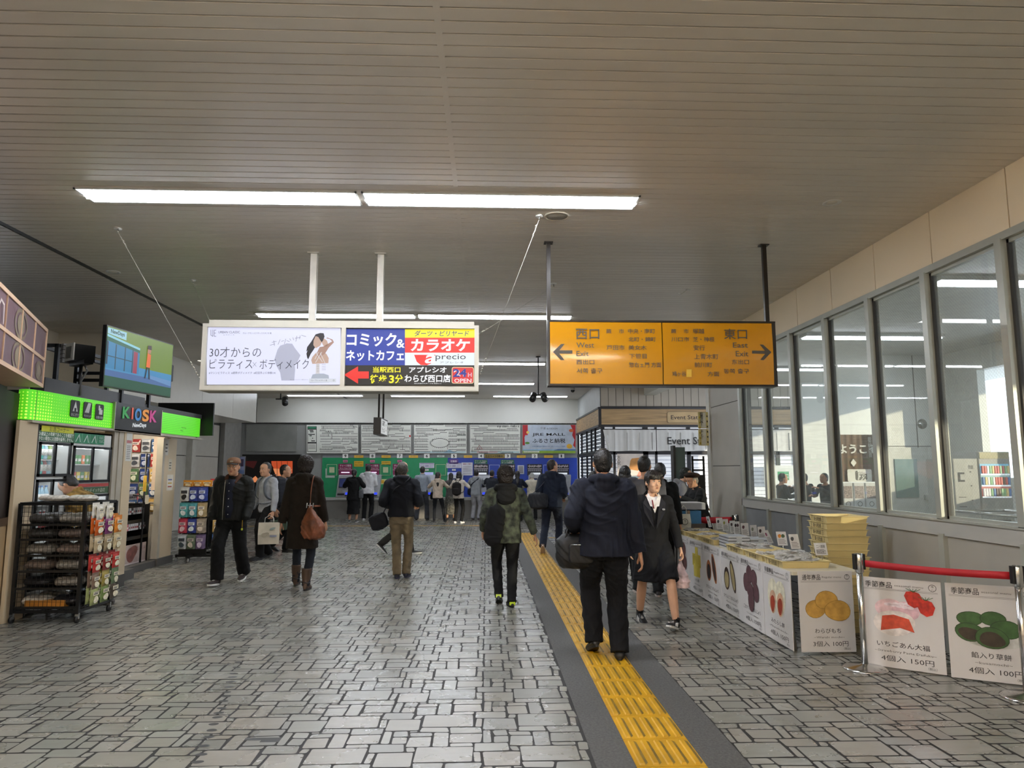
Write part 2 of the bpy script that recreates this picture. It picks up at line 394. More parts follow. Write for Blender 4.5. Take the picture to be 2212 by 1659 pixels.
# ---- right hand wall: fascia panels, glazing, lower panels
FASC = mat('#e4d3b6', 0.42, var=0.03, scale=1.0); LOWP = mat('#a8a49a', 0.4, 0.2, var=0.08, scale=1.6); LOWD = mat('#7d7f80', 0.45, var=0.06); MULL = mat('#aaaca3', 0.35, 0.35, var=0.04)
mb = MB(); edges = [10.66, 9.72, 8.79, 7.86, 6.92, 5.985, 5.05, 4.11, 3.17, 2.23, 1.29, .35, -.6]
fj = [12.1] + [10.3, 9.42, 8.535, 7.65, 6.755, 5.85, 4.93, 4.0, 3.1, 2.2, 1.3, .4, -.6]
for a, b in zip(fj, fj[1:]): mb.box((WR, b + .006, 3.36), (WR + .2, a - .006, CEIL), FASC)
mb.box((WR + .01, -.6, 3.36), (WR + .19, 12.1, CEIL), JOINT)
mb.box((WR - .01, -.6, 3.30), (WR + .15, 10.7, 3.36), MULL)                       # head rail
mb.box((WR - .005, -.6, .98), (WR + .12, 10.7, 1.115), GREYP)                        # sill rail
mb.box((WR - .02, -.6, 1.105), (WR + .12, 10.7, 1.125), MULL)
for i, (a, b) in enumerate(zip(edges, edges[1:])):
    mb.box((WR + .02, b + .02, .12), (WR + .10, a - .02, .975), LOWD if i < 3 else LOWP)
mb.box((WR + .05, -.6, 0), (WR + .09, 10.7, .98), JOINT); mb.box((WR, -.6, 0), (WR + .12, 10.7, .11), LOWD)
# solid end of the wall
for z0, z1 in ((0, 1.60), (1.612, 2.62), (2.632, 3.36)): mb.box((WR, 10.75, z0), (WR + .2, 12.1, z1), mat('#a8a398', .5, var=.05, scale=2))
mb.box((WR + .01, 10.7, 0), (WR + .19, 12.09, 3.36), JOINT)
mb.box((WR - .02, 12.1, 0), (WR + .32, 12.28, CEIL), mat('#c4c2b8', .45))
struct(mb, 'wall_right')
def glass_mat():
    m = bpy.data.materials.new('wired_glass'); m.use_nodes = True; nt = m.node_tree; N = nt.nodes; L = nt.links; N.remove(N['Principled BSDF']); out = N['Material Output']
    tr = N.new('ShaderNodeBsdfTransparent'); tr.inputs[0].default_value = (.93, .96, .95, 1); gl = N.new('ShaderNodeBsdfGlossy'); gl.inputs['Roughness'].default_value = .02
    fr = N.new('ShaderNodeFresnel'); fr.inputs['IOR'].default_value = 1.55; mx = N.new('ShaderNodeMixShader')
    ad = N.new('ShaderNodeMath'); ad.operation = 'MULTIPLY_ADD'; ad.inputs[1].default_value = .9; ad.inputs[2].default_value = .03; L.new(fr.outputs[0], ad.inputs[0])
    ge = N.new('ShaderNodeNewGeometry'); inv = N.new('ShaderNodeMath'); inv.operation = 'SUBTRACT'; inv.inputs[0].default_value = 1.0; L.new(ge.outputs['Backfacing'], inv.inputs[1]); mu = N.new('ShaderNodeMath'); mu.operation = 'MULTIPLY'; L.new(ad.outputs[0], mu.inputs[0]); L.new(inv.outputs[0], mu.inputs[1])
    L.new(mu.outputs[0], mx.inputs[0]); L.new(tr.outputs[0], mx.inputs[1]); L.new(gl.outputs[0], mx.inputs[2])
    df = N.new('ShaderNodeBsdfDiffuse'); df.inputs[0].default_value = (.55, .58, .55, 1); m2 = N.new('ShaderNodeMixShader')
    tc = N.new('ShaderNodeTexCoord'); mp = N.new('ShaderNodeMapping'); mp.inputs['Rotation'].default_value = (PI / 4, 0, 0)
    L.new(tc.outputs['Object'], mp.inputs[0])
    ck = N.new('ShaderNodeTexWave'); ck.bands_direction = 'Y'; ck.inputs['Scale'].default_value = 14; L.new(mp.outputs[0], ck.inputs['Vector'])
    ck2 = N.new('ShaderNodeTexWave'); ck2.bands_direction = 'Z'; ck2.inputs['Scale'].default_value = 14; L.new(mp.outputs[0], ck2.inputs['Vector'])
    mxm = N.new('ShaderNodeMath'); mxm.operation = 'MAXIMUM'; L.new(ck.outputs['Fac'], mxm.inputs[0]); L.new(ck2.outputs['Fac'], mxm.inputs[1])
    mr = N.new('ShaderNodeMapRange'); mr.inputs['From Min'].default_value = .97; mr.inputs['From Max'].default_value = 1.0; mr.inputs['To Min'].default_value = .13; mr.inputs['To Max'].default_value = .35
    L.new(mxm.outputs[0], mr.inputs['Value']); L.new(mr.outputs['Result'], m2.inputs[0]); L.new(mx.outputs[0], m2.inputs[1]); L.new(df.outputs[0], m2.inputs[2])
    L.new(m2.outputs[0], out.inputs[0]); return m
WGLASS = glass_mat()
for i, (a, b) in enumerate(zip(edges, edges[1:])):
    m = MB()
    m.box((WR - .02, a - .035, 1.12), (WR + .1, a + .035, 3.31), MULL); m.box((WR + .03, a - .06, 1.12), (WR + .08, a - .035, 3.31), DARK)
    m.box((WR - .02, a - .035, 0), (WR + .02, a + .035, 1.0), MULL)
    m.box((WR + .03, b + .035, 3.27), (WR + .08, a - .035, 3.31), MULL); m.box((WR + .03, b + .035, 1.12), (WR + .08, a - .035, 1.15), MULL)
    w = struct(m, 'window_%d' % (i + 1))
    m = MB(); m.box((WR + .05, b + .035, 1.14), (WR + .056, a - .06, 3.28), WGLASS); m.build('pane', w)

# ---- ticket wall at the far end and its surroundings
WALLW = mat('#cfcfc8', .55, var=.03, scale=.8)
mb = MB()
mb.box((-8.2, BW, 3.04), (3.05, BW + .2, CEIL), WALLW)
mb.box((-8.2, BW + .06, 0), (3.05, BW + .2, 3.04), mat('#8c8d8b', .5, var=.05, scale=.7))
mb.box((-8.2, BW, 3.02), (3.05, BW + .06, 3.05), DARK)
mb.box((-7.75, BW + .02, 2.12), (-6.12, BW + .06, 2.98), mat('#82837f', .5, var=.16, scale=1.3))
mb.box((-5.28, BW + .01, 1.92), (2.96, BW + .06, 2.09), mat('#75797b', .5))
GRN = mat('#1f8a5a', .45, var=.05); BLU = mat('#1f3fa0', .45, var=.05)
mb.box((-5.28, BW + .0, .66), (-1.25, BW + .06, 1.92), GRN); mb.box((-1.25, BW + .0, .66), (2.96, BW + .06, 1.92), BLU)
mb.box((2.96, BW, 0), (3.05, BW + .1, CEIL - .8), mat('#b3b3ad', .5))
struct(mb, 'wall_back')
t = thing('ticket_counter', 'long grey counter ledge and plinth under the ticket machines', 'counter', (-1.16, BW - .15, 0))
m = MB(); m.M = Matrix.Translation((1.16, -BW + .15, 0)); m.box((-5.28, BW - .30, .58), (2.96, BW + .0, .66), mat('#a9aaa5', .4)); m.build('ledge', t)
m = MB(); m.M = Matrix.Translation((1.16, -BW + .15, 0)); m.box((-5.28, BW - .24, .0), (2.96, BW + .0, .58), mat('#77746f', .5, var=.05))
for k in range(1, 9): m.box((-5.28 + k * .915, BW - .245, 0), (-5.27 + k * .915, BW - .2, .58), JOINT)
m.build('plinth', t)
# upper bulkhead, facing wall and lower wall on the left beyond the kiosk
mb = MB(); BK = mat('#cfccc3', .3, var=.02)
for a, b in ((12.0, 13.9), (13.91, 15.8), (15.81, 17.7), (17.71, 19.55)): mb.box((-6.55, a, 2.83), (-6.4, b, CEIL), BK)
mb.box((-8.0, 12.0, 2.84), (-6.41, 19.54, 2.9), BK); mb.box((-6.55, 12.0, 2.85), (-6.42, 19.5, CEIL), JOINT)
mb.box((-8.0, 19.5, 2.83), (-6.4, 19.56, CEIL), BK)
struct(mb, 'wall_left'); mb = MB()
PAN = mat('#b3afa5', .45, var=.03)
for a, b in ((12.2, 14.4), (14.45, 16.6), (16.65, 18.8), (18.85, 21.0)):
    mb.box((-8.1, a, 0), (-7.95, b, 1.9), PAN); mb.box((-8.1, a, 1.92), (-7.95, b, 2.84), PAN)
mb.box((-8.2, 12.0, 0), (-8.0, 22.7, 3.8), DARK); mb.box((-8.1, 18.8, 0), (-7.80, 19.05, 2.84), mat('#b9b6ac', .5)); mb.box((-8.1, 21.2, 0), (-7.86, 22.6, 3.8), mat('#8d8b86', .5))
struct(mb, 'wall_left'); mb = MB()
mb.box((-9.5, 11.85, 2.2), (-6.4, 12.0, CEIL), CREAM)
mb.box((-7.95, 11.2, 2.2), (-7.25, 11.85, CEIL), CREAM)
struct(mb, 'wall_left')
# ================================================================== lettering faces measured on planes of the room
class Face(MB):
    """a flat face in the room; picture crops give places on it (origin ox,oy, scale sc)"""
    def __init__(s, o, x, up, ox=0, oy=0, sc=1.0, world=None):
        super().__init__(frame(o, x, up)); s.W = s.M.copy() if world is None else world; s.inv = s.W.inverted(); s.c = (ox, oy, sc)
    def uv(s, cx, cy):
        ox, oy, sc = s.c; px, py = ox + cx / sc, oy + cy / sc
        d = _f * FPX + _r * (px - 1106) - _u * (py - 829.5); n = s.W.col[2].to_3d(); o = s.W.translation; c = Vector((0, 0, CAM_H))
        p = s.inv @ (c + d * ((o - c).dot(n) / d.dot(n))); return p.x, p.y
    def R(s, cx0, cy0, cx1, cy1, z, m):
        a = s.uv(cx0, cy0); b = s.uv(cx1, cy1); c2 = s.uv(cx1, cy0); d = s.uv(cx0, cy1)
        return s.poly([(*d, z), (*b, z), (*c2, z), (*a, z)], m)
    def P(s, pts, z, m): return s.poly([(*s.uv(*p), z) for p in pts], m)
    def E(s, cx, cy, rx, ry, z, m, **k):
        a = s.uv(cx, cy); b = s.uv(cx + rx, cy); c2 = s.uv(cx, cy - ry); return s.ell(a[0], a[1], abs(b[0] - a[0]), abs(c2[1] - a[1]), z, m, **k)
    def L(s, pts, w, z, m): return s.line([s.uv(*p) for p in pts], w, z, m)
    def T(s, t, cx0, cy0, cx1, cy1, m, z=.003, bold=0.0, skew=0.0):
        """text stretched to fill a box of the crop"""
        a = s.uv(cx0, cy1); b = s.uv(cx1, cy0); c2 = s.uv(cx1, cy1)
        v, f = text_geo(t, bold)
        if not len(v): return s
        v = v.copy(); x0, x1, y0, y1 = v[:, 0].min(), v[:, 0].max(), v[:, 1].min(), v[:, 1].max()
        u = (v[:, 0] - x0) / (x1 - x0); w = (v[:, 1] - y0) / (y1 - y0)
        v[:, 0] = a[0] + u * (c2[0] - a[0]) + skew * w * (b[1] - a[1]); v[:, 1] = a[1] + w * (b[1] - c2[1]) + u * (c2[1] - a[1]); v[:, 2] = z
        return s.add(v, f, m)
_gl = {}
def glow(c, e=1.0):
    if (c, e) not in _gl:
        m = bpy.data.materials.new('backlit_print'); m.use_nodes = True; b = m.node_tree.nodes['Principled BSDF']; l = lin(c)
        b.inputs['Base Color'].default_value = (*[x * .15 for x in l], 1); b.inputs['Roughness'].default_value = .4; b.inputs['Emission Color'].default_value = (*l, 1); b.inputs['Emission Strength'].default_value = e * .70; _gl[(c, e)] = m
    return _gl[(c, e)]

# ---- hanging advert light box
AY = 7.15; ad = thing('advert_light_box', 'long white framed advert light box with two bright posters hanging from ceiling posts', 'light box', (-1.5, AY, 2.36))
FRM = mat('#b9b5a8', .4, .1, var=.03)
w0 = Vector((-1.5, AY, 2.36))
def rel(M, w=w0): return Matrix.Translation(-Vector(w)) @ M
m = MB(Matrix.Translation(-w0)); x0, x1, z0, z1 = -2.93, -.085, 2.355, 3.045
for a in (((x0, AY - .003, z0), (x1, AY + .263, z0 + .045)), ((x0, AY - .003, z1 - .035), (x1, AY + .263, z1)), ((x0, AY, z0), (x0 + .045, AY + .26, z1)), ((x1 - .045, AY, z0), (x1, AY + .26, z1)), ((-1.51, AY - .001, z0 + .01), (-1.465, AY + .1, z1 - .01)), ((x0 + .04, AY + .1, z0 + .04), (x1 - .04, AY + .24, z1 - .03))): m.box(*a, FRM)
m.box((x0 + .05, AY + .03, z1), (x1 - .05, AY + .23, z1 + .045), FRM); m.box((x0 + .0, AY + .0, z0 - .008), (x1, AY + .26, z0), mat('#8d897c', .5))
m.build('housing', ad)
for x in (-1.845, -1.137):
    m = MB(Matrix.Translation(-w0)); m.box((x - .033, AY + .09, z1 + .04), (x + .033, AY + .155, CEIL), mat('#c7c3b8', .4)); m.box((x - .06, AY + .06, CEIL - .012), (x + .06, AY + .18, CEIL), FRM); m.build('post', ad)
W0F = frame((0, AY + .03, 0), (1, 0, 0), (0, 0, 1))
def adface(): 
    f = Face((0, AY + .03, 0), (1, 0, 0), (0, 0, 1), 420, 660, 3.456, W0F); f.M = rel(W0F); return f
G = adface(); BASE1 = glow('#dadcf6', .98); 
G.R(92, 150, 1092, 590, 0, BASE1)
gk = glow('#565a66', .45); gl = glow('#8b90a0', .5)
G.T('30才からの', 112, 310, 497, 386, gk, bold=-.006); G.T('ピラティス', 112, 400, 432, 474, gk, bold=-.006); G.T('ボディメイク', 486, 400, 852, 476, gk, bold=-.006)
G.L([(437, 425), (462, 455)], .0035, .002, gl); G.L([(462, 425), (437, 455)], .0035, .002, gl)
G.T('URBAN CLASSIC', 180, 190, 340, 208, gk); G.T('ピラティス', 218, 215, 298, 224, gl); G.T('グループマシンピラティススタジオ 蕨', 362, 200, 575, 214, gk)
G.L([(124, 182), (124, 222), (138, 230), (138, 182)], .004, .002, gk); G.L([(162, 184), (148, 184), (148, 230), (162, 230)], .004, .002, gk); G.L([(148, 206), (160, 206)], .004, .002, gk)
G.T('#マシンピラティス  #姿勢ボディメイク  #初回手ぶら体験OK', 108, 494, 608, 512, gk)
for i, (a, b, c, d) in enumerate([(566, 297, 600, 287), (580, 275, 612, 268), (592, 262, 598, 300), (640, 255, 625, 290), (650, 268, 668, 262), (682, 250, 672, 285), (690, 262, 710, 270), (712, 248, 720, 262), (735, 240, 742, 258), (765, 228, 757, 268), (752, 245, 790, 238), (790, 225, 785, 250), (800, 222, 832, 232)]): G.L([(a, b), (c, d)], .004, .002, gl)
# woman seen from behind with her shadow
sh = glow('#cdd0e6', .6)
G.P([(640, 300), (690, 282), (730, 285), (752, 320), (792, 372), (765, 430), (748, 432), (752, 480), (745, 560), (650, 560), (640, 500), (612, 450), (598, 400), (620, 330)], .0012, sh)
hair = glow('#2a2630', .35); skin = glow('#d9b7a4', .62); skin2 = glow('#c79f8e', .55); topc = glow('#e9e4e6', .7); jean = glow('#c2cbdb', .6)
G.P([(880, 385), (905, 355), (950, 345), (985, 360), (1003, 392), (1000, 430), (880, 436), (872, 408)], .0014, skin)
G.P([(905, 372), (935, 310), (962, 306), (1028, 268), (1010, 250), (985, 246), (990, 238), (1032, 254), (1042, 275), (1003, 315), (975, 360), (930, 390)], .0016, skin2)
G.P([(890, 240), (905, 215), (940, 205), (965, 207), (972, 232), (960, 262), (935, 292), (908, 300), (890, 330), (868, 362), (850, 402), (842, 390), (836, 360), (845, 335), (835, 345), (842, 310), (872, 270)], .0018, hair)
G.P([(960, 240), (990, 262), (1000, 292), (985, 308), (962, 300), (948, 270)], .0016, skin)
G.P([(890, 262), (905, 228), (925, 235), (950, 275), (940, 300), (905, 320), (888, 295)], .002, skin)
for a, b in (((905, 350), (955, 420)), ((950, 350), (905, 425)), ((925, 350), (900, 400)), ((940, 355), (975, 430))): G.L([a, b], .006, .0022, topc)
G.P([(908, 436), (935, 436), (935, 508), (905, 512)], .0014, topc)
for y in (445, 458, 470, 483, 495): G.L([(913, y), (930, y)], .003, .002, gk)
for y in (440, 455, 468, 480): G.L([(952, y), (980, y - 2)], .0025, .002, gl)
G.P([(882, 515), (915, 508), (965, 508), (1002, 520), (1008, 575), (858, 578)], .0014, jean)
G.R(856, 545, 1058, 574, .0024, glow('#dfe4ee', .75)); G.T('グループマシンピラティス 蕨', 870, 553, 990, 566, gk, z=.003); G.ring(*G.uv(1040, 559), .008, .0025, .003, gk)
G.T('グループマシンピラティス専門スタジオ', 712, 551, 848, 558, gk)
G.build('pilates_poster', ad, label='pale lilac poster with a woman seen from behind')
G = adface(); B1 = glow('#1238a8', .8); WH = glow('#f4f6fb', 1.0); YE = glow('#f2e61a', 1.0); RE = glow('#e8251d', .95); KK = glow('#0a0a0a', .1); NV = glow('#1b2a78', .6)
G.R(1112, 165, 2100, 592, 0, KK)
G.R(1122, 176, 1572, 446, .001, B1); G.R(1572, 178, 2093, 240, .001, YE); G.R(1572, 240, 2093, 352, .001, RE); G.R(1570, 352, 2090, 446, .001, glow('#dfe9f2', .95))
G.T('コミック', 1136, 205, 1508, 306, WH, bold=.028); G.T('&', 1508, 252, 1570, 316, WH, bold=.02); G.T('ネットカフェ', 1130, 335, 1564, 414, WH, bold=.028)
G.T('ダーツ・ビリヤード', 1640, 187, 2045, 230, NV, bold=.012, skew=.15); G.T('カラオケ', 1614, 250, 2056, 342, WH, bold=.032)
G.T('precio', 1800, 362, 2026, 416, glow('#3a3a44', .5), z=.004); G.T('アプレシオ', 1832, 418, 2010, 432, glow('#3a3a44', .5))
G.P([(1640, 368), (1800, 368), (1792, 400), (1770, 430), (1735, 446), (1690, 444), (1660, 420)], .002, RE); G.T('a', 1716, 366, 1798, 432, WH, z=.003, bold=.02, skew=.25)
G.P([(1116, 518), (1222, 454), (1222, 492), (1302, 492), (1302, 545), (1222, 545), (1222, 584)], .002, RE)
G.T('当駅西口', 1332, 458, 1538, 502, YE, bold=.02); G.T('徒歩', 1310, 516, 1436, 582, YE, bold=.024); G.T('3', 1452, 520, 1490, 580, YE, bold=.03); G.T('分', 1496, 516, 1560, 582, YE, bold=.024)
G.T('アプレシオ', 1602, 458, 1882, 502, WH, bold=.02); G.T('わらび西口店', 1568, 516, 1912, 574, WH, bold=.022); G.T('埼玉県蕨市中央一丁目 駅前ビル', 1640, 578, 1845, 586, WH)
a = G.uv(1920, 582); b = G.uv(2086, 460); m2 = G.M; 
G.rbox((a[0], a[1], .001), (b[0], b[1], .003), .02, glow('#f2d9a8', .9)); G.rbox((a[0] + .006, a[1] + .006, .002), (b[0] - .006, b[1] - .006, .004), .016, glow('#d8252c', .85))
G.T('24', 1930, 474, 2032, 534, glow('#1f2f9a', .7), z=.006, bold=.03); G.T('24', 1936, 478, 2030, 530, WH, z=.0055, bold=.045); G.T('H', 2042, 502, 2070, 534, glow('#e7b8c8', .8), z=.006, bold=.02); G.T('OPEN', 1940, 546, 2068, 576, glow('#f4dfe2', .9), z=.006, bold=.02)
G.build('cafe_poster', ad, label='blue, red and yellow poster with a red arrow')

# ---- yellow exit sign
YY = 6.75; w1 = Vector((1.75, YY, 2.36)); ys = thing('exit_sign', 'yellow double exit direction sign hanging from two dark posts', 'sign', tuple(w1))
DFR = mat('#27221d', .35, .3)
x0, x1, z0, z1 = .605, 2.895, 2.365, 3.025
m = MB(Matrix.Translation(-w1))
m.box((x0 + .001, YY + .002, z0 + .001), (x0 + .018, YY + .158, z1 - .001), DFR); m.box((x1 - .035, YY + .002, z0 + .001), (x1 - .001, YY + .158, z1 - .001), DFR); m.box((x0, YY, z0), (x1, YY + .16, z0 + .018), DFR); m.box((x0, YY, z1 - .018), (x1, YY + .16, z1), DFR); m.box((x0 + .01, YY + .05, z0 + .01), (x1 - .01, YY + .15, z1 - .01), DFR)
m.build('frame', ys)
for x in (.62, 2.84):
    m = MB(Matrix.Translation(-w1)); m.box((x - .02, YY + .05, z1 if x > 1 else z0), (x + .02, YY + .09, CEIL), DFR); m.box((x - .045, YY + .03, CEIL - .01), (x + .045, YY + .11, CEIL), DFR); m.build('post', ys)
YM = mat('#b67c0a', .12, var=.02, emit=.03, coat=.6, bump=.02, bscale=3.0); W1F = frame((0, YY + .006, 0), (1, 0, 0), (0, 0, 1))
def yface():
    f = Face((0, YY, 0), (1, 0, 0), (0, 0, 1), 1160, 660, 3.95, W1F); f.M = rel(W1F, w1); return f
for k, (a, b) in enumerate(((.624, 1.7405), (1.7485, 2.858))):
    m = yface(); ch = 10
    V = []
    for i in range(ch + 1):
        v_ = z0 + .02 + (z1 - z0 - .04) * i / ch; bulge = .012 * math.sin(PI * i / ch)
        V += [(a, v_, bulge), (b, v_, bulge)]
    m.add(V, [(2 * i, 2 * i + 1, 2 * i + 3, 2 * i + 2) for i in range(ch)], YM, True)
    K = mat('#4a4438', .5, var=0); Z = .0145
    if k == 0:
        for t, bx in (('西口', (330, 200, 530, 290)), ('West', (335, 318, 485, 362)), ('Exit', (335, 390, 440, 434)), ('西出口', (335, 462, 487, 504)), ('서쪽 출구', (337, 536, 557, 580)), ('蕨', (587, 202, 634, 240)), ('市', (697, 202, 740, 240)),
                      ('中央・南町', (775, 200, 1004, 242)), ('北町・錦町', (778, 270, 1012, 310)), ('戸田市', (592, 340, 746, 382)), ('美女木', (778, 340, 934, 382)), ('下笹目', (785, 412, 934, 454)), ('惣右ェ門 方面', (784, 486, 1057, 530))):
            m.T(t, *bx, K, z=Z, bold=.008)
        m.P([(135, 398), (204, 330), (234, 330), (190, 384), (300, 384), (300, 412), (190, 412), (234, 468), (204, 468)], Z, K)
    else:
        for t, bx in (('東口', (1592, 200, 1790, 290)), ('East', (1668, 318, 1796, 362)), ('Exit', (1692, 390, 1800, 436)), ('东出口', (1660, 462, 1806, 504)), ('동쪽 출구', (1590, 540, 1806, 582)), ('蕨', (1140, 202, 1186, 240)), ('市', (1248, 202, 1292, 240)),
                      ('塚越', (1326, 200, 1424, 242)), ('川口市', (1144, 270, 1296, 310)), ('芝・神根', (1328, 270, 1512, 312)), ('安行', (1332, 340, 1430, 386)), ('上青木町', (1338, 414, 1544, 460)), ('前川町', (1340, 486, 1492, 530)), ('鳩ヶ谷', (1152, 562, 1270, 606)), ('方面', (1452, 564, 1552, 606))):
            m.T(t, *bx, K, z=Z, bold=.008)
        m.P([(1830, 386), (1940, 388), (1895, 334), (1925, 336), (1995, 400), (1930, 468), (1900, 466), (1942, 414), (1830, 412)], Z, K)
        m.R(1272, 546, 1316, 612, .0135, mat('#cfa63a', .4))
    m.build('sign_face', ys, label='half of the sign for the %s exit' % ['west', 'east'][k])

# ---- small hanging signs, spots, cameras and the wires on the ceiling
hs = thing('hanging_sign', 'small dark box sign with white face on two thin rods before the route maps', 'sign', (-1.8, 11.9, 2.12))
m = MB(); m.box((-.06, -.4, 0), (.06, .4, .28), DFR); m.build('housing', hs)
m = MB(); m.M = frame((.061, -.36, .02), (0, 1, 0), (0, 0, 1)); m.rect(0, 0, .72, .24, 0, mat('#d9dbd8', .3, emit=.25)); m.text('精算機', .10, .14, .07, INKG, z=.002, bold=.02); m.text('きっぷ', .10, .03, .07, INKG, z=.002, bold=.02); m.ring(.55, .12, .06, .012, .002, INKG); m.build('sign_face', hs)
for y in (-.25, .25):
    m = MB(); m.cyl((0, y, .28), (0, y, CEIL - 2.12), .016, DFR, 8); m.build('rod', hs)
def spot(name, lab, px, py, Y, heads):
    p = at(px, py, Y=Y); t = thing(name, lab, 'spotlight', tuple(p)); m = MB(); m.cyl((0, 0, .0), (0, 0, CEIL - p.z), .012, BLACKM, 8); m.cyl((0, 0, CEIL - p.z - .02), (0, 0, CEIL - p.z), .05, BLACKM)
    m.cyl((-.10, 0, 0), (.10, 0, 0), .014, BLACKM, 8); m.build('stem', t)
    for s in heads:
        m = MB(); m.cyl((s * .09, .0, .01), (s * .13, -.10, -.11), .065, BLACKM, 14); m.cyl((s * .13, -.10, -.11), (s * .134, -.11, -.12), .055, mat('#1f2022', .1), 14); m.build('lamp_head', t)
spot('spotlight', 'black twin spotlight hanging on a thin stem left of the yellow sign', 1163, 853, 14.0, (-1, 1)); spot('spotlight', 'black single spotlight hanging low over the blank grey panel', 606, 862, 15.0, (1,))
p = at(1237, 838, Z=CEIL); t = thing('dome_camera', 'small grey dome camera on the ceiling near the station shop', 'camera', (p.x, p.y, CEIL)); m = MB(); m.cyl((0, 0, -.06), (0, 0, 0), .07, GREYP); m.build('base', t); m = MB(); m.ball((0, 0, -.07), .06, mat('#26272a', .1)); m.build('dome', t)
p = at(1203, 466, Z=CEIL); m = MB(); m.lathe([(.115, 0), (.115, -.008), (.1, -.012), (.095, -.006)], (0, 0, 0), mat('#b3aa98', .5), 28); m.cyl((0, 0, -.008), (0, 0, -.001), .097, mat('#8d8576', .8, bump=.6, bscale=300), 28)
tag(m.build('ceiling_speaker', origin=(0, 0, 0)), 'round beige speaker grille in the ceiling behind the nearest lights', 'speaker'); bpy.data.objects['ceiling_speaker'].location = (p.x, p.y, CEIL)
for (px, py, lab) in ((1797, 437, 'small round recessed downlight near the right fascia'), (245, 587, 'small round recessed downlight over the kiosk side'), (432, 779, 'small glowing downlight beside the left bulkhead')):
    p = at(px, py, Z=CEIL); m = MB(); m.lathe([(.075, 0), (.078, -.006), (.06, -.01), (.045, -.004), (.0451, -.001)], (0, 0, 0), TRIM, 20); m.cyl((0, 0, -.003), (0, 0, -.001), .045, mat('#fff4df', .4, emit=6, var=0) if px == 432 else mat('#d9d3c4', .3), 16)
    o = m.build('downlight'); o.location = (p.x, p.y, CEIL); tag(o, lab, 'downlight')
WIRE = mat('#c9c5ba', .4, .4)
def stay(px, py, end, lab, r=.0024, tinsel=True):
    a = at(px, py, Z=CEIL); b = Vector(end); m = MB(Matrix.Translation(-a)); m.cyl(a, a - Vector((0, 0, .012)), .035, TRIM, 14); m.tube([a - Vector((0, 0, .012)), a - Vector((0, 0, .04))], .008, STEEL, 6)
    a2 = a - Vector((0, 0, .035)); m.tube([a2, b], r, WIRE, 5)
    d = (b - a2)
    for t_ in ((.03, .09), (.86, .97)):
        for i in range(7):
            q = a2 + d * (t_[0] + (t_[1] - t_[0]) * i / 6); m.tube([q, q + d.normalized() * .03 + Vector((random.uniform(-.012, .012), 0, .01))], .005, WIRE, 5)
    o = m.build('stay_wire'); o.location = a; tag(o, lab, 'wire')
stay(255, 493, (-2.935, 7.2, 2.45), 'thin steel stay wire slanting from ceiling to left end of the advert box')
stay(1165, 465, (-.08, 7.2, 2.5), 'thin steel stay wire slanting from ceiling to right end of the advert box')
stay(417, 604, (-2.90, 7.42, 2.98), 'short steel stay wire behind left end of the advert box')
stay(1196, 612, (-.12, 7.42, 2.98), 'steel stay wire rising from behind the advert box toward the yellow sign')
p = at(1487, 625, Z=CEIL); m = MB(); m.cyl((0, 0, -.01), (0, 0, 0), .035, TRIM, 12); m.tube([(0, 0, 0), (-.08, .05, -.05), (-.1, .1, -.03)], .006, WIRE, 5); o = m.build('ceiling_hook'); o.location = (p.x, p.y, CEIL); tag(o, 'small loose anchor hook on the ceiling above the yellow sign', 'hook')

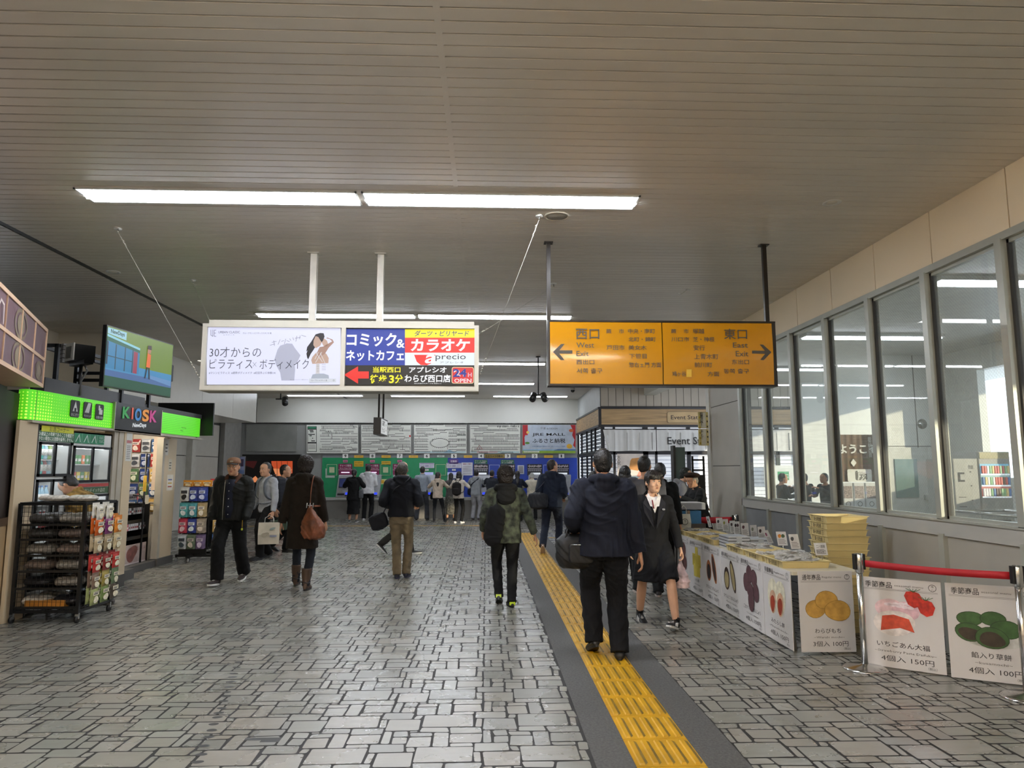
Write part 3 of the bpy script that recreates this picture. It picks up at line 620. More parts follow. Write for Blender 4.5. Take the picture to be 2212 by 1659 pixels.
# ================================================================== ticket wall
Y0 = BW - .012
def bface(d=0.0): return Face((0, BW - .0 - d, 0), (1, 0, 0), (0, 0, 1))
PAPER = mat('#cfd0c8', .45, var=.02); LNK = mat('#4e4e4c', .6, var=0); MF = mat('#8f918e', .4, .3)
rm_names = ['leftmost, with the dark fare key', 'second, half behind the hanging box sign', 'third, with the oval loop line', 'rightmost, with a wide title']
rnd = random.Random(3)
for i, (a, b) in enumerate(((661, 775), (779, 889), (893, 1009), (1014, 1125))):
    t = thing('route_map', 'white railway route map panel over the ticket machines, %s' % rm_names[i], 'route map', (at(a, 979, Y=BW).x, BW, 2.08), group='route map panels')
    o_ = t.location.copy(); F_ = bface(.03); F_.W = F_.M.copy(); F_.M = Matrix.Translation(-Vector(o_)) @ F_.M
    F_.R(a, 917, b, 980, -.02, MF); F_.R(a + 1.5, 918, b - 1.5, 979, 0, PAPER)
    def stations(x0, x1, y, step, ln, col=LNK, wob=0, up=1):
        pts = [(x0, y)]
        if wob: pts += [(x0 + (x1 - x0) * .45, y), (x0 + (x1 - x0) * .5, y - wob), (x1, y - wob)]
        else: pts += [(x1, y)]
        F_.L(pts, .011, .002, col); x = x0 + 1
        while x < x1 - .5:
            yy = y - (wob if x > x0 + (x1 - x0) * .5 else 0)
            if ln: F_.L([(x, yy), (x, yy - ln * up)], .011 , .0022, col)
            else: F_.R(x - .4, yy - 1.1, x + .5, yy - .2, .0022, col)
            x += step
    L0, R0 = (a + (29 if i == 0 else 2)), b - 3
    if i == 0:
        F_.R(a + 3, 921, a + 23, 976, .001, INK); F_.R(a + 4, 958, a + 22, 975, .0015, PAPER); F_.R(a + 4, 928, a + 22, 955, .0015, PAPER); F_.R(a + 4, 922, a + 22, 926, .0015, mat('#2f7a5a', .5))
        for k in range(9): F_.R(a + 5 + rnd.random() * 10, 929 + k * 2.8, a + 10 + rnd.random() * 11, 931 + k * 2.8, .002, INK)
        for k in range(4): F_.L([(a + 6, 961 + k * 2.6), (a + 20, 961 + k * 2.6)], .012, .002, LNK)
    ys_ = [920.5, 926, 931, 937, 943, 948.5, 954, 960, 966, 971.5, 976]
    for k, y in enumerate(ys_):
        if i == 2 and 940 < y < 972: 
            stations(L0, L0 + 30, y, 2.2, [3, 0][k % 2]); stations(L0 + 74, R0, y, 2.2, [3.2, 0][k % 2], wob=rnd.choice((0, 2)))
        elif i == 3 and k in (2, 4, 7, 9): stations(L0 + 8, R0 - 4 * rnd.random(), y, 2.4, 4)
        else:
            x = L0 + rnd.random() * 6
            while x < R0 - 12:
                e = min(R0, x + 18 + rnd.random() * 60); stations(x, e, y, rnd.choice((1.9, 2.4, 3)), rnd.choice((0, 0, 3.2, 4)), wob=rnd.choice((0, 0, 2.5, -2.5))); x = e + rnd.choice((0, 4))
    for k in range(7):
        x = L0 + rnd.random() * (R0 - L0); y = rnd.choice(ys_[:-2]); F_.L([(x, y), (x, y + rnd.choice((5.5, 11)))], .011, .002, LNK)
    if i == 1: F_.R(884, 940, 887, 944, .003, RED)
    if i == 2:
        c = F_.uv(950, 957); e = F_.uv(970, 957); g = F_.uv(950, 947); F_.ring(c[0], c[1], e[0] - c[0], .013, .002, LNK, n=36, ry=g[1] - c[1])
        for k in range(30):
            q = 2 * PI * k / 30; r1, r2 = 1.0, 1.13; F_.line([(c[0] + (e[0] - c[0]) * r_ * math.cos(q), c[1] + (g[1] - c[1]) * r_ * math.sin(q)) for r_ in (r1, r2)], .01, .002, LNK)
    if i in (2, 3): F_.R(L0, 975, R0, 978.5, .0012, mat('#a9c3c6', .5))
    if i == 3: F_.T('蕨 駅  近距離きっぷ運賃表 蕨', 1074, 919.5, 1122, 923.5, INK, bold=.01); F_.L([(1030, 970), (1036, 962), (1042, 970), (1030, 970)], .012, .003, mat('#8a3b3b', .5)); F_.R(1030, 975.5, 1075, 977.5, .002, mat('#c98d8d', .5))
    if i == 2: F_.P([(957, 978.5), (970, 971), (985, 978.5)], .002, mat('#8fb4c6', .5))
    F_.build('map_face', t)
# mall poster
t = thing('mall_poster', 'pale grey mall poster with red sides at the right end of the route maps', 'poster', (1.2, BW, 2.1)); F_ = bface(.03); F_.W = F_.M.copy(); F_.M = Matrix.Translation(-t.location) @ F_.M
F_.R(1127, 917, 1246, 980, -.02, MF); F_.R(1129, 918, 1243, 979, 0, mat('#a9b3c0', .45)); F_.R(1129, 918, 1140, 940, .001, RED); F_.P([(1129, 918), (1140, 918), (1138, 930), (1133, 945), (1134, 962), (1129, 962)], .0012, mat('#a5202a', .5)); F_.P([(1232, 918), (1243, 918), (1243, 968), (1238, 962), (1241, 950), (1236, 940), (1238, 930)], .0012, mat('#a5202a', .5))
F_.T('JRE MALL', 1150, 935.5, 1221, 943, INK, bold=.01); F_.T('ふるさと納税', 1150, 947, 1221, 957, INK, bold=.01); F_.T('蕨 de DESIGN', 1174, 923, 1204, 928, INKG); F_.ring(*F_.uv(1170, 924.5), .03, .008, .002, INKG)
F_.T('お得な返礼品が多数あります  詳しくはサイトで検索', 1150, 963, 1221, 965.5, mat('#3a5f9a', .5)); F_.R(1129, 973.5, 1243, 979, .0014, mat('#86a63a', .5)); F_.R(1129, 971, 1243, 973.5, .0013, mat('#7fa9c8', .5)); F_.P([(1195, 973), (1205, 970.5), (1243, 970.5), (1243, 973)], .0016, mat('#35639c', .5)); F_.R(1131, 974.5, 1165, 977.5, .002, PAPER); F_.T('はじめての方はこちら', 1132, 975, 1162, 977, INKG, z=.003)
F_.E(1230, 964, 6, 5, .002, mat('#d8a93a', .5)); F_.E(1139, 957, 5, 2.5, .002, mat('#5f8f3a', .5)); F_.E(1140, 934, 3, 3, .002, mat('#d8b95a', .5)); F_.E(1234, 930, 5, 3.5, .002, mat('#c0603a', .5))
F_.build('poster_face', t)
# numbers over the machines
NW = {9:'nine',8:'eight',7:'seven',6:'six',5:'five',4:'four',3:'three',2:'two',1:'one'}
NX = {9: 746, 8: 804.5, 7: 863.5, 6: 922, 5: 980.5, 4: 1039, 3: 1096.7, 2: 1155, 1: 1213}
for n_, px in NX.items():
    F_ = bface(.02); p = at(px, 985, Y=BW); F_.R(px - 6, 980.5, px + 6, 989.5, 0, mat('#dfe0dc', .4)); F_.T(str(n_), px - 2.3 if n_ > 1 else px - 1.8, 982, px + 2.3 if n_ > 1 else px + .9, 988, INK, z=.004, bold=.03 if n_ > 1 else .0)
    tag(F_.build('number_plate', origin=(p.x, BW - .02, p.z)), 'white plate with the number %s above a ticket machine' % NW[n_], 'number plate', 'machine number plates')
for px, w, lab in ((775, 10, 'between numbers nine and eight'), (834, 10, 'between numbers eight and seven'), (893, 10, 'between numbers seven and six'), (1011, 9, 'between numbers five and four'), (1126, 9.5, 'between numbers three and two'), (1185, 9.5, 'between numbers two and one')):
    F_ = bface(.02); p = at(px, 985, Y=BW); F_.R(px - w, 983.5, px + w, 989, 0, mat('#d0a53a', .45)); F_.T('お客さま用ホン', px - w * .6, 985, px + w * .6, 987.2, INKG, z=.004)
    tag(F_.build('yellow_tab', origin=(p.x, BW - .02, p.z)), 'narrow yellow label strip %s' % lab, 'label', 'yellow strips over the machines')
F_ = bface(.02); F_.R(1047, 981.5, 1090, 989.5, 0, mat('#8a7430', .45)); F_.T('防犯カメラ作動中', 1049, 983, 1086, 988.5, INK, z=.004, bold=.02); p = at(1068, 985, Y=BW); tag(F_.build('camera_notice', origin=(p.x, BW - .02, p.z)), 'dark yellow camera notice between numbers four and three', 'notice')
F_ = bface(.02); F_.R(944, 983.5, 960, 987.5, 0, mat('#b9c7c0', .45)); F_.T('精算', 948, 984.3, 956, 986.9, INKG, z=.004); p = at(952, 985, Y=BW); tag(F_.build('pale_tab', origin=(p.x, BW - .02, p.z)), 'pale label strip between numbers six and five', 'label')
# notices above each machine
MAR = mat('#7d2350', .45); PUR = mat('#5a3a8a', .45); PNK = mat('#d07a9a', .45); DNT = mat('#26262a', .45); GRD = mat('#1c5f45', .45)
def notice(name, lab, px0, py0, px1, py1, base, items, grp=None):
    F_ = bface(.012); F_.R(px0, py0, px1, py1, 0, base); p = at((px0 + px1) / 2, py1, Y=BW)
    zz = .001
    for it in items:
        if it[0] == 'T': F_.T(it[1], *it[2], it[3], z=.004, bold=.01)
        elif it[0] == 'R': zz += .002; F_.R(*it[1], zz, it[2])
    tag(F_.build(name, origin=(p.x, BW - .012, p.z)), lab, 'notice', grp)
WT = mat('#d9cfd4', .45, var=0)
for n_ in (9, 8, 7):
    c = NX[n_]; notice('charge_notice', 'maroon charge-only notice over ticket machine %s' % NW[n_], c - 15, 1002, c + 15, 1026, MAR, [('T', 'チャージ専用', (c - 12, 1003.5, c + 12, 1008.5), WT), ('T', 'Money Charge Only', (c - 12, 1010, c + 12, 1013), WT), ('R', (c - 9, 1019.5, c + 9, 1021.5), glow('#f0d8ff', 1.5)), ('R', (c - 15, 1014.5, c + 15, 1015.2), WT)], 'maroon notices')
    notice('cash_notice', 'small pink notice below number %s' % NW[n_], c - 5, 993.5, c + 5, 999, PNK, [('T', '現金', (c - 3.5, 994.7, c + 3.5, 998), MAR)], 'small pink notices')
for n_ in (6, 5):
    c = NX[n_]; notice('ticket_notice', 'white ticket notice over ticket machine %s' % NW[n_], c - 16, 1000, c + 16, 1011, mat('#c9c9d4', .45), [('R', (c - 15, 1001, c + 15, 1002), PUR), ('T', 'きっぷ・定期券', (c - 14, 1004.5, c + 4, 1008.5), PUR), ('R', (c + 6, 1004, c + 14, 1010), mat('#b9b9cc', .45))], 'white and purple notices')
    notice('card_notice', 'small white notice on green wall over machine %s' % NW[n_], c - 4, 1013, c + 4, 1017, mat('#d5d9d5', .4), [('T', 'IC', (c - 2, 1013.8, c + 2, 1016.2), GRD)])
    notice('screen_strip', 'pale lilac strip just over machine %s' % NW[n_], c - 14, 1020, c + 14, 1026, mat('#9fa6d0', .4, emit=.3), [])
notice('purple_notice', 'purple notice under number five', 970, 992, 990, 1001, PUR, [('T', '定期券', (973, 994, 987, 999), WT)])
for n_ in (4, 3):
    c = NX[n_]; notice('green_notice', 'dark green notice with white lines under number %s' % NW[n_], c - 15, 993, c + 14, 1002, GRD, [('T', 'チャージ Tickets', (c - 13, 994.5, c + 12, 997.2), WT), ('T', 'きっぷ 定期券', (c - 13, 998.2, c + 10, 1001), WT)], 'dark green notices')
for n_ in (4, 3, 2, 1):
    c = NX[n_]; rr = random.Random(n_); its = [('R', (c - 14 + k * 2.2, 1004 + rr.random() * 2, c - 12.8 + k * 2.2, 1010 - rr.random() * 2), WT) for k in range(13)] + [('R', (c - 14 + k * 4, 1014, c - 11 + k * 4, 1018), mat('#8a8a92', .4)) for k in range(7)]
    its += [('R', (c - 8, 1021, c + 12, 1025), mat('#cfd4da', .2, emit=.5)), ('R', (c - 15, 1012, c + 15, 1013), WT)]
    notice('fare_table', 'black and white fare table notice over machine %s' % NW[n_], c - 16, 1002.5, c + 16, 1027, DNT, its, 'fare table notices')
notice('white_notice', 'white paper notice with text between machines five and four', 997, 999, 1021, 1027, mat('#c8cad4', .45), [('T', '運賃のご案内', (1000, 1001, 1018, 1004), MAR)] + [('R', (1000, 1007 + k * 4, 1018, 1007.6 + k * 4), INKG) for k in range(5)])
notice('white_notice', 'small white sheet between machines three and two', 1118, 1005, 1132, 1024, mat('#c8cad4', .45), [('R', (1120, 1008 + k * 3, 1130, 1009.5 + k * 3), INKG) for k in range(5)])
notice('grey_notice', 'blank pale green sheet at the left end of the green wall', 703, 1012, 723, 1032, mat('#b3bfb4', .45), [])
for px, lab in ((717, 'left of machine nine'), (833, 'between machines eight and seven'), (952, 'between machines six and five')):
    c = px; q = mat('#b9bf9a', .4); notice('square_marker', 'green square outline panel %s' % lab, c - 11, 1003, c + 11, 1027, q, [('R', (c - 10.2, 1003.8, c + 10.2, 1026.2), GRN), ('R', (c - 5.5, 1009, c + 5.5, 1021), q)] if px != 952 else [('R', (c - 10.2, 1003.8, c + 10.2, 1026.2), GRN)], 'square outline panels')
for px, lab in ((1068, 'between machines four and three'), (1185, 'between machines two and one')):
    c = px; q = mat('#aab4d8', .4); notice('square_marker', 'blue square outline panel %s' % lab, c - 11, 1004, c + 11, 1028, q, [('R', (c - 10.2, 1004.8, c + 10.2, 1027.2), BLU)], 'square outline panels')
for px, lab in ((775, 'left'), (834, 'right')):
    c = px; notice('yellow_notice', 'yellow notice on the green wall, %s one of two' % lab, c - 10, 996, c + 10, 1008, mat('#d0a82a', .45), [('T', 'おつりは出ません', (c - 8, 997.5, c + 8, 1000.5), INK), ('T', 'チャージのみ', (c - 8, 1003, c + 8, 1006), INK)], 'yellow notices')
notice('help_notice', 'pale yellow help sheet low on the green wall', 822, 1035, 844, 1046, mat('#d3d6a0', .4), [('R', (823, 1037, 830, 1044), YEL), ('R', (832, 1038, 843, 1039), INKG)])
notice('poster_low', 'small orange sheet on the grey plinth at the right', 1212, 1092, 1226, 1108, mat('#c9b48a', .5), [('R', (1214, 1096, 1224, 1099), mat('#d08030', .5)), ('R', (1214, 1101, 1224, 1104), mat('#d08030', .5))])
# the machines themselves
MBODY = mat('#9a9ca0', .35, .2); MLED = mat('#2638c0', .2, emit=1.2, var=0); MSCR = mat('#2c3358', .15, emit=.25)
def machine(x, lab):
    t = thing('ticket_machine', lab, 'ticket machine', (x, BW, .66), group='ticket machines in the coloured wall')
    m = MB(); m.prism([(-.25, 0, 0), (-.25, -.24, 0), (-.20, -.10, .68), (-.20, 0, .72)], (.50, 0, 0), MBODY); m.build('body', t)
    m = MB(); m.M = frame((0, -.205, .33), (1, 0, 0), (0, .2, 1)); m.rect(-.15, .0, .05, .26, .012, MSCR); m.rect(-.165, -.02, .07, .28, .006, BLACKP); m.build('screen', t)
    m = MB(); m.M = frame((0, -.235, .04), (1, 0, 0), (0, .2, 1)); m.rect(.05, .05, .19, .12, .012, MLED); m.rect(-.2, .03, .02, .09, .012, BLACKP); m.rect(-.2, .13, -.05, .18, .012, STEEL); m.rect(.03, .0, .2, .035, .012, BLACKP); m.build('coin_panel', t)
    m = MB(); m.box((-.25, -.25, 0), (.25, 0, .02), STEEL); m.build('tray', t)
    return t
mt = None
for n_, px in NX.items():
    x = at(px, 1050, Y=BW).x; lab = 'grey ticket machine under number %s' % NW[n_]
    mt = machine(x, lab) if mt is None else dup(mt, (x, BW, .66), label=lab)
# dark digital screen with orange picture
t = thing('display_screen', 'wide dark digital screen showing an orange and black picture', 'screen', (-6.9, BW - .15, .7)); F_ = bface(.16); F_.W = F_.M.copy(); F_.M = Matrix.Translation(-t.location) @ F_.M
m = MB(Matrix.Translation(-t.location)); m.box((-7.78, BW - .15, .0), (-5.95, BW + .0, 2.02), mat('#0d0c0c', .35)); m.build('casing', t)
O1 = glow('#c8502a', .8); O2 = glow('#e08a5a', .9); K2 = glow('#1a0c0c', .1); K3 = glow('#5a1c1c', .3)
F_.R(527, 996, 632, 1043, 0, K2); F_.P([(527, 996), (556, 996), (548, 1012), (527, 1004)], .002, K3); F_.P([(536, 1041), (552, 1028), (557, 1034), (552, 1042)], .002, O2); F_.P([(586, 996), (632, 996), (632, 1022), (600, 1036), (596, 1020), (587, 1004)], .002, O1); F_.P([(590, 1012), (632, 1014), (620, 1026), (599, 1036)], .003, O2)
for x in (598, 608, 621): F_.L([(x, 997), (x + 1, 1030)], .014, .004, K2)
F_.build('screen_face', t)
m = MB(); p = at(521, 1025, Y=19.5); m.box((-.06, 0, -.0), (.09, .03, .50), mat('#8a8c90', .3, .5)); m.M = frame((-.05, -.001, .02), (1, 0, 0), (0, 0, 1)); m.rect(0, 0, .125, .46, 0, mat('#8d95b8', .4)); m.rect(0, .0, .125, .1, .002, mat('#6a7fb0', .4)); m.rect(.02, .2, .1, .4, .002, mat('#4a3f5a', .4)); m.M = None; m.cyl((.02, .015, -p.z), (.02, .015, 0), .015, STEEL, 8); m.cyl((.02, .015, -p.z), (.02, .015, -p.z + .015), .15, STEEL, 16)
o = m.build('poster_stand'); o.location = p; tag(o, 'narrow blue poster stand behind the man in the cap', 'poster stand')
# ================================================================== right side: passage behind the glass, station shop, sweets stall
PW = mat('#cfd0c9', .5, var=.03)
mb = MB(); XO = 9.2
def hole_wall_x(mb, X, y0, y1, z0, z1, holes, t, m):
    """wall at X with rectangular openings (y0,y1,z0,z1), sorted along y"""
    y = y0
    for a, b, c, d in holes:
        if a > y: mb.box((X, y, z0), (X + t, a, z1), m)
        mb.box((X, a, z0), (X + t, b, c), m); mb.box((X, a, d), (X + t, b, z1), m); y = b
    mb.box((X, y, z0), (X + t, y1, z1), m)
hole_wall_x(mb, XO, -3.2, 13.6, 0, CEIL, [(-2.6, 1.2, 1.7, 3.6), (2.6, 4.4, 1.2, 3.6), (8.2, 9.9, 1.4, 3.4), (11.0, 12.6, 1.4, 3.4)], .15, PW)
struct(mb, 'wall_outer')
mb = MB()
mb.box((7.9, 13.6, 0), (XO + .15, 13.75, CEIL), PW); mb.box((7.9, 13.59, 2.0), (XO, 13.61, 2.012), JOINT); mb.box((8.6, 13.59, 0), (8.612, 13.61, CEIL), JOINT)
struct(mb, 'wall_passage')
mb = MB(); mb.box((WR + .2, -3.2, CEIL), (13, 19, CEIL + .15), mat('#c9c9c2', .5)); mb.box((WR + .2, 12.25, CEIL - .35), (WR + .5, 18.1, CEIL), PW)
struct(mb, 'ceiling_passage')
m = MB(); m.box((7.95, 13.52, 0), (8.75, 13.6, 1.98), mat('#b9bab2', .45)); m.box((8.05, 13.50, 1.0), (8.5, 13.53, 1.75), mat('#5f7a72', .15)); m.box((8.6, 13.47, .95), (8.68, 13.53, 1.05), STEEL); struct(m, 'door_1')
for x in (8.72, 8.98):
    m = MB(); m.lathe([(.0, -.03), (.09, -.02), (.10, 0)], (0, 0, 0), STEEL, 18); o = m.build('wall_vent'); o.location = (x, 13.59, 2.45); o.rotation_euler = (PI / 2, 0, 0); tag(o, 'round metal wall vent seen through the glass, %s of two' % ('left' if x < 8.8 else 'right'), 'vent', 'round vents')
t = thing('ceiling_light', 'long fluorescent light in the passage behind the glass wall', 'ceiling light', (6.6, 15.3, CEIL))  # passage lights are added to brighten the passage and shop front
m = MB(); m.box((-1.2, -.14, -.05), (1.2, .14, 0), TRIM); m.build('frame', t); m = MB(); m.box((-1.17, -.1, -.07), (1.17, .1, -.05), LENS); m.build('tube', t)
dup(t, (6.6, 11.5, CEIL), label='third added light in the passage, between the other two'); dup(t, (6.6, 8.0, CEIL), label='second added light in the passage, above the vending machine')
# ---- station shop
SY = 18.1; mb = MB(); SL = mat('#b3aa9c', .5, var=.05, scale=1.5)
n = 26
for i in range(n):
    x0 = 3.0 + (8.2 - 3.0) * i / n; mb.box((x0 + .006, SY - .02, 3.2), (x0 + .194, SY + .1, CEIL), SL)
mb.box((3.0, SY, 3.16), (8.2, SY + .12, CEIL), JOINT); mb.box((8.2, SY, 0), (11, SY + .12, CEIL), PW)
mb.box((3.0, SY + .1, 3.16), (3.08, BW, CEIL), mat('#bfc2c0', .5, var=.04))
struct(mb, 'wall_shop')
shop = thing('station_shop', 'small station shop front with wood sign band and dark window frames', 'shop front', (5.6, SY, 0))
def rs(): return MB(Matrix.Translation((-5.6, -SY, 0)))
WOOD = mat('#b09268', .5, var=.22, scale=3.0, stretch=(.5, 1, 9)); WDK = mat('#1d1c22', .4)
m = rs(); m.box((3.0, SY - .06, 2.70), (8.2, SY + .0, 3.13), WOOD); m.box((2.96, SY - .08, 3.12), (8.2, SY + .02, 3.17), WDK); m.box((2.96, SY - .08, 2.65), (8.2, SY + .02, 2.71), WDK)
m.box((2.94, SY, 2.70), (3.0, BW - .1, 3.13), WOOD); m.box((2.92, SY - .05, 3.12), (3.0, BW - .1, 3.17), WDK); m.box((2.92, SY - .05, 2.65), (3.0, BW - .1, 2.71), WDK); m.box((2.93, SY - .07, 2.65), (3.0, SY, 3.17), WDK)
m.build('sign_band', shop)
F_ = Face((0, SY - .062, 0), (1, 0, 0), (0, 0, 1)); F_.W = F_.M.copy(); F_.M = Matrix.Translation((-5.6, -SY, 0)) @ F_.M
a = F_.uv(1441, 914); b = F_.uv(1532, 889); F_.rbox((a[0], a[1], 0), (b[0], b[1], .012), .06, mat('#7d6a4c', .5)); F_.rbox((a[0] + .012, a[1] + .012, .005), (b[0] - .012, b[1] - .012, .014), .05, mat('#c2a67a', .5, var=.1, stretch=(.5, 9, 1)))
F_.T('Event Station', 1449, 897, 1525, 906, mat('#3a2f28', .5, var=0), z=.017, bold=.012); F_.build('name_board', shop)
BLD = mat('#e9edf4', .5, emit=.25, var=.02); GLS = mat('#c9d3d6', .08, var=0, trans=.0)  # emission on the shutter slats stands in for daylight behind them
m = rs()
for x0, x1 in ((3.0, 3.08), (3.30, 3.36), (4.08, 4.22), (4.40, 4.46), (5.24, 5.34), (6.0, 6.1), (6.8, 6.9), (7.6, 7.7), (8.1, 8.2)): m.box((x0, SY - .05, 0), (x1, SY, 2.65), WDK)
m.box((3.0, SY - .05, 1.93), (8.2, SY, 2.03), WDK); m.box((3.0, SY - .05, 0), (8.2, SY, .12), WDK)
for y in (18.9, 19.6, 20.5, 21.6, 22.45): m.box((2.95, y, 0), (3.0, y + .08, 2.65), WDK)
m.box((2.95, SY, 1.93), (3.0, BW - .1, 2.03), WDK); m.box((2.95, SY, 0), (3.0, BW - .1, .12), WDK)
m.build('window_frame', shop)
m = rs()
for k in range(26): m.box((3.02, SY + .03, .1 + k * .1), (8.15, SY + .045 + .02, .19 + k * .1), BLD)
for k in range(26): m.box((3.03, SY + .1, .1 + k * .1), (3.045, BW - .2, .19 + k * .1), mat('#aab0b8', .5))
m.box((3.0, SY + .07, 0), (8.2, SY + .09, 2.65), DARK)
m.build('slatted_shutter', shop)
m = MB(); m.M = frame((3.40, SY - .06, .95), (1, 0, 0), (0, 0, 1)); m.rect(0, 0, .68, 1.0, 0, mat('#d9cfc6', .4)); m.rect(0, 0, .68, .42, .001, mat('#cfe0e0', .4)); TO = mat('#c48a4c', .5, var=.15); 
m.poly([(.30, .60, .003), (.54, .56, .003), (.62, .84, .003), (.58, .90, .003), (.38, .88, .003), (.34, .82, .003)], TO); m.poly([(.5, .42, .003), (.68, .36, .003), (.68, .56, .003), (.56, .54, .003)], mat('#d9907a', .5)); m.text('大人気', .04, .95, .07, INK, vertical=True)
tag(m.build('toast_poster', origin=(3.40, SY - .06, .95)), 'poster with a slice of toast on the station shop window', 'poster')
m = MB(); m.M = frame((4.62, SY - .055, 1.05), (1, 0, 0), (0, 0, 1)); m.rect(0, 0, .4, .3, 0, mat('#e6e9ea', .4)); m.text('お知らせ', .05, .18, .06, INK); 
for k in range(4): m.ell(.08 + k * .07, .08, .022, .02, .003, mat(['#c0392b', '#3a9a5a', '#e0a030', '#c0392b'][k], .5))
tag(m.build('window_notice', origin=(4.62, SY - .055, 1.05)), 'small white notice with coloured dots on the shop window', 'notice')
# short curtain
CL = mat('#d6d6d4', .8, var=.02, sheen=.2)
t = thing('shop_curtain', 'white split shop curtain lettered in black under the wooden sign band', 'curtain', (5.6, SY - .1, 2.0))
for k, (x0, x1) in enumerate(((3.03, 4.42), (4.44, 6.3), (6.32, 8.1))):
    m = MB(Matrix.Translation((-5.6, -SY + .1, -2.0))); nx = 40; nz = 8; V = []
    for j in range(nz + 1):
        for i in range(nx + 1):
            u = i / nx; w = j / nz; x = x0 + (x1 - x0) * u + (.12 * (1 - w) if k == 0 and i < 3 else 0); V.append((x, SY - .10 + .012 * math.sin(x * 13) * (1 - w * .5) + .006 * math.sin(x * 41), 2.02 + .56 * w + .006 * math.sin(x * 7) * (1 - w)))
    m.add(V, [(j * (nx + 1) + i, j * (nx + 1) + i + 1, (j + 1) * (nx + 1) + i + 1, (j + 1) * (nx + 1) + i) for j in range(nz) for i in range(nx)], CL, True)
    for i in range(int((x1 - x0) / .33)): m.box((x0 + .3 + i * .33, SY - .125, 2.05), (x0 + .306 + i * .33, SY - .1, 2.5), mat('#b9b9b6', .8))
    m.build('cloth_panel', t)
F_ = Face((0, SY - .13, 0), (1, 0, 0), (0, 0, 1)); F_.W = F_.M.copy(); F_.M = Matrix.Translation((-5.6, -SY + .1, -2.0)) @ F_.M; F_.T('Event Station', 1442, 944, 1558, 960, INK, z=.002, bold=.008); F_.build('lettering', t)
m = MB(); m.cyl((-2.6, -.0, .585), (2.6, 0, .585), .012, BLACKM, 8); m.build('rod', t)
# steps sign on the pillar
m = MB(); m.M = frame((3.70, 12.0, 1.96), (1, 0, 0), (0, 0, 1)); SG = mat('#c9b87a', .5, var=.1, scale=14)
for z in (0, .30): m.rbox((0, z, -.03), (.175, z + .285, 0), .01, SG); m.rect(.045, z + .01, .13, z + .275, .002, mat('#d6d2bf', .5))
m.text('段差注意！', .055, .58, .042, INK, vertical=True, z=.004, bold=.02); m.text('あしもと', .055, .27, .035, INK, vertical=True, z=.004)
for k in range(6): m.ell(.022, .04 + k * .09, .014, .018, .004, mat('#b39a2a', .5)); m.ell(.155, .06 + k * .09, .01, .018, .004, INK)
tag(m.build('step_warning_sign', origin=(3.70, 12.0, 1.96)), 'yellowish vertical warning board on the pillar beside the shop curtain', 'sign')
# dark things beside the pillar
m = MB(); m.box((3.42, 12.6, 0), (3.62, 12.75, 1.95), mat('#4a5852', .35)); m.box((3.40, 12.58, 0), (3.44, 12.77, 1.98), DARK); tag(m.build('door_leaf', origin=(3.5, 12.7, 0)), 'narrow grey green board standing upright left of the pillar', 'board')
t = thing('display_stand', 'tall black stand with shelf brackets beside the pillar', 'stand', (3.78, 12.45, 0)); m = MB(); m.box((-.14, -.1, 0), (.12, .1, 1.45), BLACKM); m.build('column', t); m = MB(); m.box((-.12, -.12, 1.45), (-.09, -.09, 1.78), BLACKM); m.box((.08, -.12, 1.45), (.11, -.09, 1.78), BLACKM); m.box((-.12, -.12, 1.70), (.11, -.09, 1.73), BLACKM); m.box((-.12, -.12, 1.52), (.11, -.09, 1.55), BLACKM); m.build('bracket', t)

# ---- things behind the glass
t = thing('welcome_banner', 'brown welcome banner with white characters hanging behind the glass', 'banner', (7.5, 13.9, 1.3)); m = MB(); BR = mat('#6f5a48', .8, var=.1); V = []; nx = 24
for j in range(2):
    for i in range(nx + 1): V.append((-.42 + .84 * i / nx, .02 * math.sin(i * 1.6), .95 * j))
m.add(V, [(i, i + 1, nx + 2 + i, nx + 1 + i) for i in range(nx)], BR, True); m.build('cloth', t)
m = MB(); m.M = frame((-.42, -.03, 0), (1, 0, 0), (0, 0, 1)); wt = mat('#dcdcd2', .6, var=0); m.text('ようこそ', .05, .58, .15, wt, bold=.03); m.text('蕨市観光協会', .70, .9, .06, wt, vertical=True); m.poly([(.34, .30, .002), (.40, .38, .002), (.34, .46, .002), (.28, .38, .002)], wt); m.rbox((.2, .0, 0), (.7, .25, .004), .03, wt); m.rbox((.36, .03, .003), (.60, .22, .006), .03, mat('#5c5a52', .6)); m.text('蕨', .40, .055, .15, wt, z=.008, bold=.03); m.build('print', t)
gm = thing('capsule_machine', 'white capsule toy machine below the welcome banner behind the glass, first of the row', 'vending machine', (7.15, 13.75, 0), group='capsule toy machines')
m = MB(); m.rbox((-.11, -.1, 0), (.11, .12, 1.28), .02, mat('#c9cbc9', .4)); m.build('body', gm)
m = MB(); m.M = frame((0, -.104, 0), (1, 0, 0), (0, 0, 1))
for z in (.62, .02): m.rect(-.09, z + .36, .09, z + .60, 0, mat('#8d7f7a', .3, var=.5, scale=40)); m.ring(0, z + .25, .05, .012, .002, INKG); m.rect(-.08, z + .06, -.02, z + .16, .002, INK); m.ell(.05, z + .10, .015, .018, .002, INK)
m.build('front_panel', gm)
for k in range(1, 4): dup(gm, (7.15 + k * .235, 13.75, 0), label='white capsule toy machine below the welcome banner, %s of the row' % ['second', 'third', 'last'][k - 1])
vm = thing('vending_machine', 'grey drinks vending machine with three lit rows of bottles behind the glass', 'vending machine', (8.02, 11.0, 0)); vm.scale = (.6, 1, 1)
